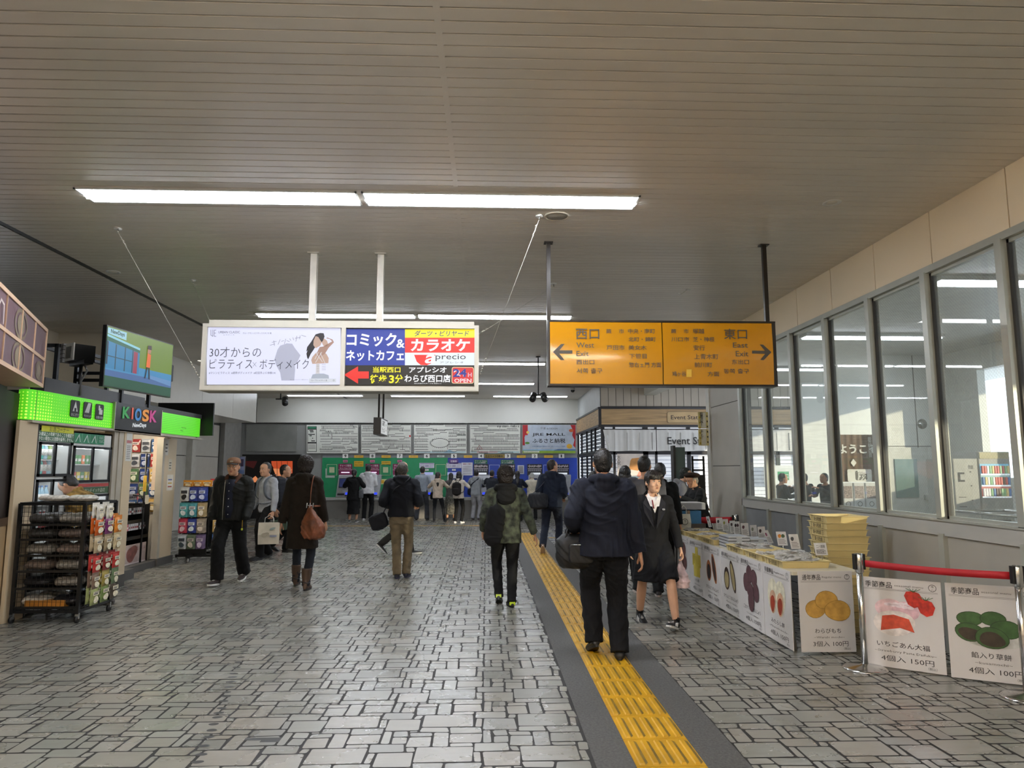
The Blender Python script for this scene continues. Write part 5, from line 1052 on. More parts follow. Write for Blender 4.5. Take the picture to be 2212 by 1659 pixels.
m = K(); m.add([(x, y, z) for x, y in path for z in (2.075, 2.40)], [(2 * i, 2 * i + 2, 2 * i + 3, 2 * i + 1) for i in range(len(path) - 1)], GN, True)
m.box((KX - .1, 7.64, 2.07), (KX + .015, 9.17, 2.395), GE); m.box((KX - .02, 10.48, 2.09), (KX + .02, 11.95, 2.40), GN); m.box((KX - .1, 10.48, 2.07), (KX - .02, 11.96, 2.41), GE)
# halftone dots
MK = Matrix.Translation((5.4, -9.8, -2.05)); seg = [Vector((*p, 0)) for p in path]
d_ = 0.0; tot = sum((b - a).length for a, b in zip(seg, seg[1:]))
while d_ < tot - .02:
    dd = d_ + .02; i = 0
    while i < len(seg) - 2 and dd > (seg[i + 1] - seg[i]).length: dd -= (seg[i + 1] - seg[i]).length; i += 1
    p = seg[i] + (seg[i + 1] - seg[i]).normalized() * dd; m.M = MK @ frame(p, seg[i + 1] - seg[i], (0, 0, 1)); fx = d_ / tot
    for j in range(9):
        z = 2.095 + j * .034; big = (.013 if fx < .3 else .008) * (1.1 - j * .06) * (1 if fx < .3 or j < 3 else .8)
        m.ell(0, z, big, big * .85, .003, GD, n=8)
    d_ += .045
m.M = MK @ frame((KX + .022, 10.48, 0), (0, 1, 0), (0, 0, 1))
for j in range(11): m.rect(.02, 2.10 + j * .027, 1.45, 2.103 + j * .027, .001, mat('#2f9a22', .4, emit=.3, var=0))
m.text('Relax & Enjoy', .75, 2.20, .022, GE, z=.003); m.text('Refresh', .72, 2.15, .022, GE, z=.003)
m.build('green_band', ks)
m = K(); m.box((KX - .02, 9.17, 2.05), (KX + .05, 10.48, 2.42), mat('#0e0e12', .3)); m.box((KX - .02, 9.165, 2.05), (KX + .055, 9.18, 2.42), SILV); m.box((KX - .02, 10.47, 2.05), (KX + .055, 10.485, 2.42), SILV); m.box((KX - .04, 7.55, 2.045), (KX + .05, 12.0, 2.07), SILV)
F_ = Face((KX + .055, 0, 0), (0, 1, 0), (0, 0, 1), 0, 600, 4.6083); F_.W = F_.M.copy(); F_.M = MK @ F_.M
for ch, bx, c in (('K', (1216, 1284, 1290, 1400), '#2f9a4a'), ('I', (1306, 1292, 1322, 1408), '#d8573a'), ('O', (1338, 1300, 1402, 1424), '#2f7fc0'), ('S', (1412, 1312, 1478, 1432), '#e0902a'), ('K', (1486, 1322, 1556, 1440), '#c23a86')):
    F_.T(ch, *bx, glow(c, .75), bold=.035)
F_.T('NewDays', 1314, 1446, 1450, 1500, glow('#e8ecef', .8), bold=.03, skew=.12); F_.M = None
m.v += F_.v; k0 = m.n; mm = [m.mi(x) for x in F_.mats]; m.f += [tuple(q + k0 for q in f) for f in F_.f]; m.m += [mm[i] for i in F_.m]; m.s += F_.s; m.n += F_.n
m.build('name_panel', ks)
F_ = Face((KX + .028, 0, 0), (0, 1, 0), (0, 0, 1), 0, 600, 4.6083); F_.W = F_.M.copy(); F_.M = MK @ F_.M
for i, (a, b, c, d) in enumerate(((690, 1222, 795, 1395), (820, 1240, 915, 1408), (940, 1260, 1032, 1422))):
    u0, v0 = F_.uv(a, c if 0 else d); u0, v0 = F_.uv(a, d - 12); u1, v1 = F_.uv(c, b + 6); F_.rbox((u0, v0, .0), (u1, v1, .006), .025, BLACKP); w_ = glow('#cfd3cf', .5); cx, cy = (u0 + u1) / 2, (v0 + v1) / 2 + .02
    if i == 0: F_.poly([(cx - .05, cy - .05, .008), (cx, cy + .07, .008), (cx + .05, cy - .05, .008)], w_); F_.poly([(cx - .02, cy - .05, .009), (cx + .02, cy - .05, .009), (cx + .02, cy - .01, .009), (cx - .02, cy - .01, .009)], BLACKP)
    if i == 1: 
        for k in range(3): F_.poly([(cx - .06 + k * .03, cy - .05, .008), (cx - .035 + k * .03, cy - .05, .008), (cx + .02 + k * .02, cy + .07, .008), (cx + .0 + k * .02, cy + .07, .008)], w_)
    if i == 2: F_.rect(cx - .015, cy - .05, cx + .03, cy + .03, .008, w_); F_.rect(cx - .03, cy - .0, cx + .0, cy + .06, .008, w_); F_.rect(cx + .03, cy - .05, cx + .06, cy + .01, .008, w_)
    F_.text(['おにぎり', 'サンドイッチ', 'お飲み物'][i], cx, v0 + .015, .028, w_, z=.009, align='c', width=(u1 - u0) * .8)
F_.build('pictogram_panel', ks)
# back of the display at the kiosk's far end and metal frame on top
t = thing('display_screen', 'back of a thin black screen at the far end of the kiosk roof', 'screen', (-5.0, 12.06, 2.12)); m = MB(); m.box((-.62, 0, 0), (.32, .045, .56), BLACKM); m.build('casing', t); m = MB(); m.box((-.4, -.02, .1), (.0, 0, .3), DARK); m.cyl((-.2, -.02, .28), (-.2, -.12, .28), .02, BLACKM); m.build('bracket', t)
MG = mat('#2f3236', .4, .4); t = thing('metal_frame', 'dark square tube frame standing on the kiosk roof', 'frame', (-5.3, 9.0, 2.4)); m = MB(); q = .022
for y in (-.5, .35, 1.1):
    for x in (-.15, .45 if y > 0 else .1): m.box((x - q, y - q, 0), (x + q, y + q, .66), MG)
for z in (.62,):
    m.box((-.15 - q, -.5, z), (-.15 + q, 1.1, z + .04), MG); m.box((-.15, -.5 - q, z), (.1, -.5 + q, z + .04), MG); m.box((.1, -.5, z), (.14, 1.1, z + .04), MG); m.box((-.15, 1.1 - q, z), (.45, 1.1 + q, z + .04), MG)
m.box((-.15, .3, .30), (.45, .34, .34), MG); m.box((-.15, .35, .4), (.9, .39, .44), MG); m.build('tube', t)
t = thing('projector', 'black box projector with white front ring on the kiosk roof beside the screen', 'projector', (-4.95, 8.5, 2.84), math.radians(-38)); m = MB(); m.box((-.08, -.09, 0), (.12, .14, .2), BLACKM); m.build('body', t)
m = MB(); m.M = frame((0, -.095, .1), (1, 0, 0), (0, 0, 1)); m.box((-.09, -.1, 0), (.13, .11, .015), mat('#d5d5d0', .4)); m.box((-.06, -.07, .012), (.08, .07, .02), mat('#7a7a74', .3)); m.build('front_ring', t)
m = MB(); m.box((-.17, -.13, -.01), (-.1, .02, .22), mat('#8d8f90', .4))
for k in range(4): m.box((-.175, -.135, .04 + k * .05), (-.09, .03, .046 + k * .05), BLACKM)
m.build('heat_sink', t); m = MB(); m.box((-.1, -.05, -.05), (.3, .05, 0), BLACKM); m.cyl((.1, 0, -.44), (.1, 0, -.02), .02, BLACKM, 8); m.tube([(.16, 0, -.02), (.2, .03, -.12), (.12, .0, -.25), (.14, 0, -.42)], .012, mat('#6f7072', .5), 6); m.build('mount', t)
# television
T0, T1 = Vector((-4.22, 7.76, 2.47)), Vector((-4.03, 8.95, 2.465)); dT = (T1 - T0).normalized(); t = thing('television', 'flat television showing a green cartoon scene above the kiosk sign', 'television', tuple(T0)); TM = Matrix.Translation(-T0); W0T = frame(T0, dT, (0, 0, 1)); WT_ = (T1 - T0).length; HT = .665
m = MB(TM @ W0T); m.box((-.012, -.012, -.05), (WT_ + .012, HT + .012, -.002), BLACKM); m.box((.3, .15, -.11), (WT_ - .3, HT - .15, -.05), BLACKM); m.build('casing', t)
F_ = Face(T0, dT, (0, 0, 1), 0, 600, 4.6083); F_.W = W0T; F_.M = TM @ W0T; g_ = lambda c, e=.75: glow(c, e)
def vid(pts, c, z, e=.6): F_.poly([(u * WT_, v * HT, z) for u, v in pts], g_(c, e))
vid([(0, 0), (1, 0), (1, 1), (0, 1)], '#7fa01e', 0, .55); vid([(0, 0), (1, 0), (1, .2), (0, .2)], '#0f5a3a', .001); vid([(0, .17), (1, .17), (1, .28), (0, .27)], '#4a74b0', .0012); vid([(.0, .26), (1, .24), (1, .42), (.5, .42), (0, .42)], '#3f93c8', .0011, .7); vid([(.62, .27), (1, .2), (1, .3), (.62, .33)], '#6fa0d8', .0013)
vid([(0, .3), (.47, .3), (.47, .70), (0, .78)], '#2a86b8', .002, .7); vid([(0, .76), (.47, .68), (.47, .74), (0, .84)], '#0c6a4a', .0025); vid([(.0, .83), (.47, .73), (.47, .77), (.0, .87)], '#8fd0e0', .0026, .8); vid([(.38, .3), (.44, .3), (.44, .68), (.38, .69)], '#b03a52', .0028)
for u in (.12, .25, .36): vid([(u, .3), (u + .014, .3), (u + .014, .72), (u, .74)], '#1c4a52', .003)
vid([(0, .5), (.37, .49), (.37, .505), (0, .515)], '#1c4a52', .0032); vid([(.0, .98), (.26, .98), (.26, .84), (.0, .88)], '#9fd0e0', .003, .85); F_.text('NewDays', .04 * WT_, .90 * HT, .045, g_('#2c5a3a', .5), z=.005, bold=.03, width=.19 * WT_)
vid([(.575, .46), (.635, .46), (.64, .70), (.585, .72)], '#e0661a', .005, .9); vid([(.58, .72), (.635, .72), (.64, .82), (.585, .82)], '#c98a6a', .0055); vid([(.575, .79), (.645, .79), (.64, .87), (.585, .86)], '#3c2416', .006); vid([(.555, .25), (.575, .25), (.60, .46), (.578, .46)], '#14202c', .005); vid([(.62, .25), (.645, .25), (.63, .46), (.608, .46)], '#14202c', .005)
vid([(.0, .36), (.02, .36), (.02, .74), (0, .76)], '#101c2c', .005); F_.build('picture', t)
m = MB(TM); 
for s in (.45, .68): p = dT * (WT_ * s); m.cyl(p + Vector((-.05, 0, -.08)), p + Vector((-.05, 0, .3)), .02, BLACKM, 8); m.cyl(p + Vector((-.05, 0, -.06)), p + Vector((-.75, 0, -.06)), .02, BLACKM, 8)
m.build('bracket', t); m = MB(TM @ W0T); m.rbox((WT_ + .01, .2, -.12), (WT_ + .07, .42, -.02), .02, BLACKM); m.build('side_speaker', t)

# ---- coolers with bottles
CW = mat('#d0d2cf', .35, var=.02); FRK = mat('#17181a', .3); KGL = mat('#eef4f4', .03, var=0, alpha=.12, spec=1.0); CLT = mat('#f4f8ff', .5, emit=7.0, var=0, name='cooler_tube')
def cooler(y0, y1, wins, lab):
    t = thing('drinks_cooler', lab, 'cooler', (KX - .35, (y0 + y1) / 2, 0), group='coolers in the kiosk front'); o = t.location; T_ = Matrix.Translation(-o); m = MB(T_)
    z = .02; X = KX - .02
    for (za, zb) in wins: m.box((X - .04, y0, z), (X, y1, za), CW); z = zb
    m.box((X - .04, y0, z), (X, y1, 2.0), CW); m.box((X - .6, y0, 0), (X - .56, y1, 2.0), CW); m.box((X - .6, y0, 0), (X, y0 + .02, 2.0), CW); m.box((X - .6, y1 - .02, 0), (X, y1, 2.0), CW); m.box((X - .6, y0, 1.98), (X, y1, 2.0), CW)
    m.build('body', t)
    for (za, zb) in wins:
        d = MB(T_); ym = (y0 + y1) / 2
        for a, b in ((y0 + .02, ym), (ym - .015, y1 - .02)):
            d.box((X - .005, a, za), (X + .02, a + .025, zb), FRK); d.box((X - .005, b - .025, za), (X + .02, b, zb), FRK); d.box((X - .005, a, za), (X + .02, b, za + .03), FRK); d.box((X - .005, a, zb - .03), (X + .02, b, zb), FRK)
        w_ = d.build('sliding_door', t); g = MB(T_); g.box((X + .004, y0 + .03, za + .02), (X + .008, y1 - .03, zb - .02), KGL); g.build('glass', w_)
        s = MB(T_); s.box((X - .5, y0 + .02, za + .0), (X - .05, y1 - .02, za + .015), CW); s.box((X - .5, y0 + .02, (za + zb) / 2 - .01), (X - .12, y1 - .02, (za + zb) / 2), CW); s.build('shelf', t)
        s = MB(T_); s.box((X - .10, y0 + .05, zb - .03), (X - .07, y1 - .05, zb - .015), CLT); s.build('tube_light', t)
    return t
cooler(7.78, 8.40, [(.25, .80), (.86, 1.44), (1.47, 1.85)], 'white cooler with three black framed windows at the left end of the kiosk'); cooler(8.42, 9.28, [(.1, 1.24), (1.39, 1.83)], 'cooler with orange and white packs behind a high black framed window')
m = MB(frame((KX - .012, 8.42, 0), (0, 1, 0), (0, 0, 1))); m.rect(0, 1.335, .84, 1.375, .0, mat('#a8423c', .4)); m.rect(0, 1.25, .84, 1.33, .0, mat('#3f5a3c', .4)); m.text('サンドイッチ品切', .3, 1.27, .04, mat('#d9d9c8', .5, var=0), width=.45); tag(m.build('cooler_strip', origin=(KX, 8.42, 1.25)), 'red and dark green lettered strips between the cooler windows', 'label')
m = MB(frame((KX - .01, 7.745, 0), (0, 1, 0), (0, 0, 1))); m.rect(0, 1.86, .68, 1.97, 0, mat('#3a6a4c', .4)); m.rect(.06, 1.965, .66, 2.03, .002, mat('#b7b822', .4, emit=.1)); m.text('お酒コーナー', .2, 1.975, .045, mat('#2c4a2c', .5), z=.004); m.text('20歳以上の年齢であることを確認で', .02, 1.92, .036, mat('#dfe5dc', .5, emit=.1), z=.004, width=.64, bold=.01); m.text('きない場合には酒類を販売しません。', .02, 1.87, .036, mat('#dfe5dc', .5, emit=.1), z=.004, width=.64, bold=.01); tag(m.build('age_notice', origin=(KX, 7.72, 1.86)), 'green and yellow age notice above the left cooler windows', 'notice')
m = MB(frame((KX - .01, 8.43, 0), (0, 1, 0), (0, 0, 1))); m.rect(0, 1.86, .65, 1.98, 0, mat('#1c7a52', .4)); lw = mat('#c9d8cf', .5, var=0)
for k in range(3): m.line([(.03 + k * .17, 1.88), (.09 + k * .17, 1.96), (.12 + k * .17, 1.88)], .014, .003, lw); m.rect(.155 + k * .165, 1.86, .158 + k * .165, 1.98, .002, lw)
m.text('たばこ', .53, 1.93, .03, lw, z=.003); m.text('たばこ', .53, 1.885, .03, lw, z=.003); tag(m.build('goods_notice', origin=(KX, 8.43, 1.86)), 'dark green strip with white pictograms above the right cooler', 'notice')
m = MB(frame((KX + .024, 9.56, 0), (0, 1, 0), (0, 0, 1))); m.rect(0, 1.66, .15, 2.04, 0, mat('#cfcfc9', .5)); m.rect(.01, 1.90, .14, 1.94, .002, mat('#b06a6a', .5)); 
for k in range(8): m.rect(.02, 1.69 + k * .024, .12, 1.698 + k * .024, .002, INKG)
tag(m.build('hours_notice', origin=(KX + .024, 9.56, 1.66)), 'tall white notice with small red line on the kiosk pillar', 'notice')
for (y, z, w, h, lab, c) in ((11.64, 1.78, .18, .26, 'white notice with black lettering high on the far kiosk pillar', '#c9c5bd'), (11.86, 1.52, .12, .2, 'small pale notice on the far kiosk pillar', '#c4bda9'), (11.84, 1.2, .22, .26, 'colourful small poster on the far kiosk pillar', '#d3cdbf')):
    m = MB(frame((-5.296, y, z), (0, 1, 0), (0, 0, 1))); m.rect(0, 0, w, h, 0, mat(c, .5)); 
    for k in range(3): m.rect(w * .15, h * (.2 + .22 * k), w * .8, h * (.28 + .22 * k), .002, INKG if z > 1.3 else mat(['#a04a3a', '#c9a23a', '#4a5a8a'][k], .5))
    tag(m.build('pillar_notice', origin=(-5.296, y, z)), lab, 'notice')
# bottles and packs
def bottle_mesh(h, r, c, cap):
    m = MB(); m.lathe([(r * .9, 0), (r, h * .04), (r, h * .62), (r * .55, h * .80), (r * .38, h * .86), (r * .38, h * .93)], (0, 0, 0), mat(c, .2, var=.1), 10); m.lathe([(r * .45, h * .92), (r * .45, h), (.001, h)], (0, 0, 0), mat(cap, .4), 10); m.lathe([(r * 1.02, h * .2), (r * 1.02, h * .55)], (0, 0, 0), mat('#d9d9d2', .5, var=.3, scale=60), 10); return m.mesh('bottle')
def pack_mesh(w, h, d, c, c2='#e3e0d8'):
    m = MB(); m.rbox((-d / 2, -w / 2, 0), (d / 2, w / 2, h), .006, mat(c, .4, var=.25, scale=30)); m.box((-d / 2 - .001, -w * .4, h * .3), (d / 2 + .001, w * .4, h * .6), mat(c2, .5, var=.3, scale=60)); return m.mesh('drink_carton')
rk = random.Random(5)
bm = [bottle_mesh(.21, .031, c, k) for c, k in (('#e9eef0', '#d8d8d8'), ('#3ab0a0', '#dfe8e8'), ('#7a9a3a', '#e8e8e8'), ('#b83a3a', '#f0f0f0'), ('#8fb7c9', '#3a6fb0'))]
def stock(name, meshes, X, y0, y1, z, step, lab, cat, grp, n2=1, prob=1.0):
    y = y0; i_ = -1
    while y < y1:
        i_ += 1
        for k in range(n2):
            if rk.random() > prob: continue
            o = bpy.data.objects.new(name, meshes[rk.randrange(len(meshes))]); COL.objects.link(o); o.location = (X - k * .09, y + rk.uniform(-.004, .004), z); o.rotation_euler = (0, 0, rk.uniform(-.2, .2)); tag(o, '%s, %s along' % (lab, ORD[i_]), cat, grp)
        y += step
for z, lab, ms in ((1.488, 'lower shelf of the top left cooler', bm), (1.665, 'upper shelf of the top left cooler', bm), (.878, 'lower shelf of the middle left cooler', bm[:1] + bm[3:4]), (1.155, 'upper shelf of the middle left cooler', bm[:1] + bm[4:])):
    stock('drink_bottle', ms, KX - .2, 7.83, 8.34, z, .075, 'bottle on the %s' % lab, 'bottle', 'bottles on the %s' % lab)
pm = [pack_mesh(.07, .11, .05, c) for c in ('#d9702a', '#d8c23a', '#4a8a4a', '#c23a2a', '#e4e2da')]
for z, lab in ((1.408, 'lower shelf of the right cooler window'), (1.615, 'upper shelf of the right cooler window')): stock('drink_carton', pm, KX - .2, 8.52, 9.2, z, .085, 'small carton on the %s' % lab, 'carton', 'cartons on the %s' % lab)
stock('drink_bottle', bm[:1], KX - .2, 8.52, 9.2, .68, .08, 'clear bottle low in the right cooler', 'bottle', 'bottles low in the right cooler')
# ---- inside of the kiosk doorway
def snack_mesh(w, h, c, c2, name='snack_packet', thick=.018, seed=0):
    m = MB(); n = 6; V = []; r = random.Random(seed)
    for s in (1, -1):
        for j in range(n + 1):
            for i in range(n + 1):
                u, v_ = i / n * 2 - 1, j / n * 2 - 1; k = max(0, (1 - u ** 4) * (1 - v_ ** 4)); V.append((u * w / 2 * (1 - .04 * (1 - abs(v_))), -s * thick * k * (.8 + .3 * math.sin(5 * u + seed)), (v_ + 1) / 2 * h))
    Fs = []
    for s in (0, 1):
        o = s * (n + 1) ** 2
        for j in range(n):
            for i in range(n): q = (o + j * (n + 1) + i, o + j * (n + 1) + i + 1, o + (j + 1) * (n + 1) + i + 1, o + (j + 1) * (n + 1) + i); Fs.append(q if s == 0 else q[::-1])
    m.add(V, Fs, mat(c, .25, var=.2, scale=25), True); m.box((-w / 2, -.001, h), (w / 2, .001, h + .02), mat(c, .3)); 
    m.M = frame((0, -thick - .001, 0), (1, 0, 0), (0, 0, 1)); m.rect(-w * .36, h * .60, w * .36, h * .84, 0, mat(c2, .4, var=.1)); m.ell(0, h * .33, w * .30, h * .2, .001, mat(c2, .4, var=.25, scale=40), wob=.1, seed=seed); m.rect(-w * .3, h * .66, w * .2, h * .72, .0015, mat('#3a3a44', .5)); m.rect(-w * .25, h * .76, w * .3, h * .79, .0015, mat('#3a3a44', .5))
    return m.mesh(name)
def place(mesh, name, loc, rz, lab, cat, grp, rx=0.0, s=1.0):
    o = bpy.data.objects.new(name, mesh); COL.objects.link(o); o.location = loc; o.rotation_euler = (rx, 0, rz); o.scale = (s, s, s); return tag(o, lab, cat, grp)
HZ = PI / 2
t = thing('gum_stand', 'black stepped stand of small packets in the kiosk doorway', 'stand', (-5.66, 11.3, .0)); m = MB()
for k, (z, d) in enumerate(((.46, .0), (.70, -.08), (.92, -.16))): m.box((-.22 + d, -.42, z), (.16 + d, .42, z + .015), BLACKM); m.box((.155 + d, -.42, z), (.165 + d, .42, z + .05), BLACKM)
m.box((-.3, -.44, 0), (.16, -.42, 1.0), BLACKM); m.box((-.3, .42, 0), (.16, .44, 1.0), BLACKM); m.box((-.3, -.44, 0), (-.22, .44, 1.0), BLACKM); m.box((-.3, -.44, 0), (.2, .44, .04), BLACKM); m.build('stand_body', t)
m = MB(frame((.165, -.38, .03), (0, 1, 0), (0, 0, 1))); m.rect(0, 0, .76, .36, 0, mat('#b9a79f', .5, var=.2, scale=8)); m.ell(.3, .22, .16, .12, .002, mat('#7a4a42', .5, var=.3, scale=12), wob=.15); m.rect(0, 0, .76, .08, .002, mat('#cfc3c0', .5)); m.text('モバイル', .45, .26, .05, mat('#7a3a42', .5), z=.004); m.build('front_poster', t)
gmh = [pack_mesh(.05, .10, .02, c, c2) for c, c2 in (('#8a8a92', '#3a3a44'), ('#c25a6a', '#e8c8cc'), ('#b9b9bc', '#8a3a3a'), ('#2f2f38', '#b9b9bc'))]
for z, X, lab in ((.597, -5.56, 'bottom shelf of the doorway stand'), (.837, -5.62, 'middle shelf of the doorway stand'), (1.057, -5.70, 'top shelf of the doorway stand')): stock('gum_packet', gmh, X, 10.97, 11.76, z, .062, 'small packet standing on the %s' % lab, 'packet', 'packets on the %s' % lab)
sh_ = [snack_mesh(.15, .2, c, c2, seed=i) for i, (c, c2) in enumerate((('#23376e', '#aab4cf'), ('#b9bcc4', '#3a3f4a'), ('#c9a25a', '#e3d6b9'), ('#3a5a8a', '#d8dce3'), ('#a33b3b', '#e3d0c8'), ('#4a6a4a', '#c9cfb9')))]
t = thing('peg_panel', 'pale back panel with hooks of hanging goods inside the kiosk', 'panel', (-6.05, 12.1, 0)); m = MB(); m.box((-.6, -.03, 0), (.6, 0, 2.2), mat('#cfc9bf', .5)); m.build('board', t); m = MB(); m.box((-.05, -.10, 0), (.05, -.03, 2.2), mat('#d8b9a4', .5)); m.box((.42, -.09, 1.2), (.6, -.03, 2.2), mat('#d9c3ae', .5)); m.build('post', t)
for r_ in range(5):
    for c_ in range(6): place(sh_[rk.randrange(6)], 'hanging_packet', (-6.55 + c_ * .165 + (.12 if c_ > 2 else 0), 12.035, 1.84 - r_ * .25), 0, 'hanging packet inside the kiosk, %s row, %s from the near end' % (['top', 'second', 'third', 'fourth', 'bottom'][r_], ORD[c_]), 'packet', 'hanging packets inside the kiosk, %s row' % ['top', 'second', 'third', 'fourth', 'bottom'][r_])
t = thing('ceiling_light', 'short bright ceiling light inside the kiosk doorway', 'ceiling light', (-5.9, 11.0, 2.28)); m = MB(); m.box((-.05, -.5, -.05), (.05, .5, 0), mat('#fff3df', .4, emit=48, var=0)); m.build('tube', t); m = MB(); m.box((-.08, -.55, -.01), (.08, .55, .02), TRIM); m.build('frame', t)
m = MB(); m.cyl((0, 0, 0), (0, 0, 1.8), .016, BLACKM, 8); m.box((-.02, -.015, 1.2), (.02, .015, 1.45), YEL); m.tube([(0, 0, .95), (.08, -.14, 1.02), (.10, -.3, 1.14), (.02, -.4, 1.16)], .012, BLACKM, 6); m.box((-.01, .02, 1.0), (.0, .16, 1.14), mat('#cdbfa2', .6)); o = m.build('pole_with_tag'); o.location = (-5.42, 11.35, .0); tag(o, 'thin black pole with yellow sleeve and hanging tag in the kiosk doorway', 'pole')
t = thing('cash_register', 'dark cash register on the counter inside the kiosk doorway', 'cash register', (-6.15, 11.55, 0)); m = MB(); m.box((-.3, -.3, 0), (.2, .3, 1.0), mat('#8a8580', .5)); m.build('counter', t); m = MB(); m.prism([(-.2, -.25, 1.0), (.1, -.25, 1.0), (.05, -.25, 1.15), (-.1, -.25, 1.28), (-.2, -.25, 1.28)], (0, .4, 0), mat('#3a3a3e', .4)); m.build('register_body', t)

# ---- mobile wire rack in front
RX, RY = -4.475, 7.75; HW, HD, RH = .325, .30, 1.20
t = thing('wire_rack', 'black wheeled wire mesh rack loaded with goods at the left edge', 'rack', (RX, RY, 0)); m = MB()
for sx in (-1, 1):
    for sy in (-1, 1): m.box((sx * HW - .016, sy * HD - .016, .09), (sx * HW + .016, sy * HD + .016, RH), BLACKM)
tiers = [.14, .33, .50, .66, .82, .97, 1.10]
for z in (.10, RH - .02):
    m.box((-HW, -HD - .012, z), (HW, -HD + .012, z + .03), BLACKM); m.box((-HW, HD - .012, z), (HW, HD + .012, z + .03), BLACKM); m.box((-HW - .012, -HD, z), (-HW + .012, HD, z + .03), BLACKM); m.box((HW - .012, -HD, z), (HW + .012, HD, z + .03), BLACKM)
m.build('frame', t)
for z in tiers[:-1]:
    m = MB(); m.box((-HW, -HD, z), (HW, HD, z + .008), BLACKM); m.box((-HW, -HD - .01, z), (HW, -HD + .005, z + .022), BLACKM); m.build('shelf', t)
m = MB()
for k in range(1, 15): x = -HW + 2 * HW * k / 15; m.box((x - .0015, -HD - .008, .12), (x + .0015, -HD - .005, RH), BLACKM)
for k in range(1, 24): z = .12 + (RH - .12) * k / 24; m.box((-HW, -HD - .009, z), (HW, -HD - .006, z + .003), BLACKM)
for k in range(1, 12): y = -HD + 2 * HD * k / 12; m.box((HW + .005, y - .0015, .12), (HW + .008, y + .0015, RH), BLACKM)
for k in range(1, 24): z = .12 + (RH - .12) * k / 24; m.box((HW + .006, -HD, z), (HW + .009, HD, z + .003), BLACKM)
m.build('wire_mesh', t)
for sx in (-1, 1):
    for sy in (-1, 1): m = MB(); m.cyl((sx * HW - .012, sy * HD, .035), (sx * HW + .012, sy * HD, .035), .035, BLACKP, 14); m.box((sx * HW - .018, sy * HD - .012, .04), (sx * HW + .018, sy * HD + .012, .10), STEEL); m.build('caster', t)
def bundle_mesh(L, h, c, seed):
    m = MB(); r = random.Random(seed); rings = []
    for i in range(9):
        u = i / 8; x = -L / 2 + L * u; k = (1 - (2 * u - 1) ** 6) ** .5 if 0 < i < 8 else .35
        rings.append([(x, (.11 * k) * math.cos(a) * (1 + .08 * math.sin(3 * a + seed + i)), h / 2 + h / 2 * k * math.sin(a) * (1 + .06 * math.sin(5 * u * 3 + seed))) for a in [2 * PI * j / 12 for j in range(12)]])
    m.loft(rings, mat(c, .3, var=.35, scale=35, bump=.4, bscale=50)); return m.mesh('wrapped_bundle')
bn = {c: bundle_mesh(.285, .11, c, i) for i, c in enumerate(('#4a4846', '#a09a90', '#7c6e66', '#8a7a70', '#c9c4ba', '#26262a'))}
rows_ = [(.152, ['#c9c4ba', '#26262a'], 'bottom'), (.342, ['#26262a', '#a09a90'], 'second from bottom'), (.512, ['#8a7a70', '#a09a90'], 'third from bottom'), (.672, ['#a09a90', '#8a7a70'], 'middle'), (.832, ['#4a4846', '#7c6e66'], 'second from top'), (.982, ['#4a4846', '#a09a90'], 'top')]
for z, cs, nm_ in rows_:
    for i in range(2):
        for j in range(2): place(bn[cs[i]], 'wrapped_bundle', (RX - .155 + .31 * i, RY - .16 + .25 * j, z), .0, 'wrapped bundle on the %s shelf of the black rack, %s %s' % (nm_, ['front', 'back'][j], ['left', 'right'][i]), 'bundle', 'bundles on the %s shelf' % nm_, s=1.0)
for i in range(2): place(bn['#c9c4ba'], 'wrapped_bundle', (RX - .14 + .3 * i, RY - .05, RH + .012), .1 * i, 'pale plastic wrapped bundle lying on top of the black rack, %s one' % ['left', 'right'][i], 'bundle', 'bundles on the rack top').scale = (1, 1, .6)
m = MB(); m.box((-.2, -.08, 0), (.2, .08, .07), mat('#b3752a', .5, var=.2)); o = m.build('orange_box'); o.location = (RX - .02, RY - .20, .150); tag(o, 'flat orange box at the bottom front of the black rack', 'box')
sm = {}
side = [(1.04, ['#c9c4b8', '#c9c4b8'], .95), (.88, ['#b5541c', '#6a2a5a', '#c2762a'], 1.1), (.70, ['#a59272', '#8f7d60', '#b5a27c'], 1.05), (.50, ['#a3302a', '#7d2a26', '#a3302a'], 1.0), (.33, ['#6f5a4a', '#8a7a3a', '#5a6a4a'], 1.0), (.17, ['#8a8f5a', '#6a7a44', '#4a4034'], 1.1)]
for ri, (z, cs, s) in enumerate(side):
    for k, c in enumerate(cs):
        if c not in sm: sm[c] = snack_mesh(.14, .15, c, '#d8cfb2', seed=len(sm))
        for q in (0, 1): place(sm[c], 'snack_bag', (RX + HW + .045 + .03 * q, RY - .18 + .19 * k + .03 * q, z - .02 * q), HZ, 'snack bag on the side of the black rack, %s row, %s hook, %s bag' % (['top', 'second', 'third', 'fourth', 'fifth', 'bottom'][ri], ORD[k], ['inner', 'outer'][q]), 'snack bag', 'snack bags on the rack side, %s row' % ['top', 'second', 'third', 'fourth', 'fifth', 'bottom'][ri], s=s)
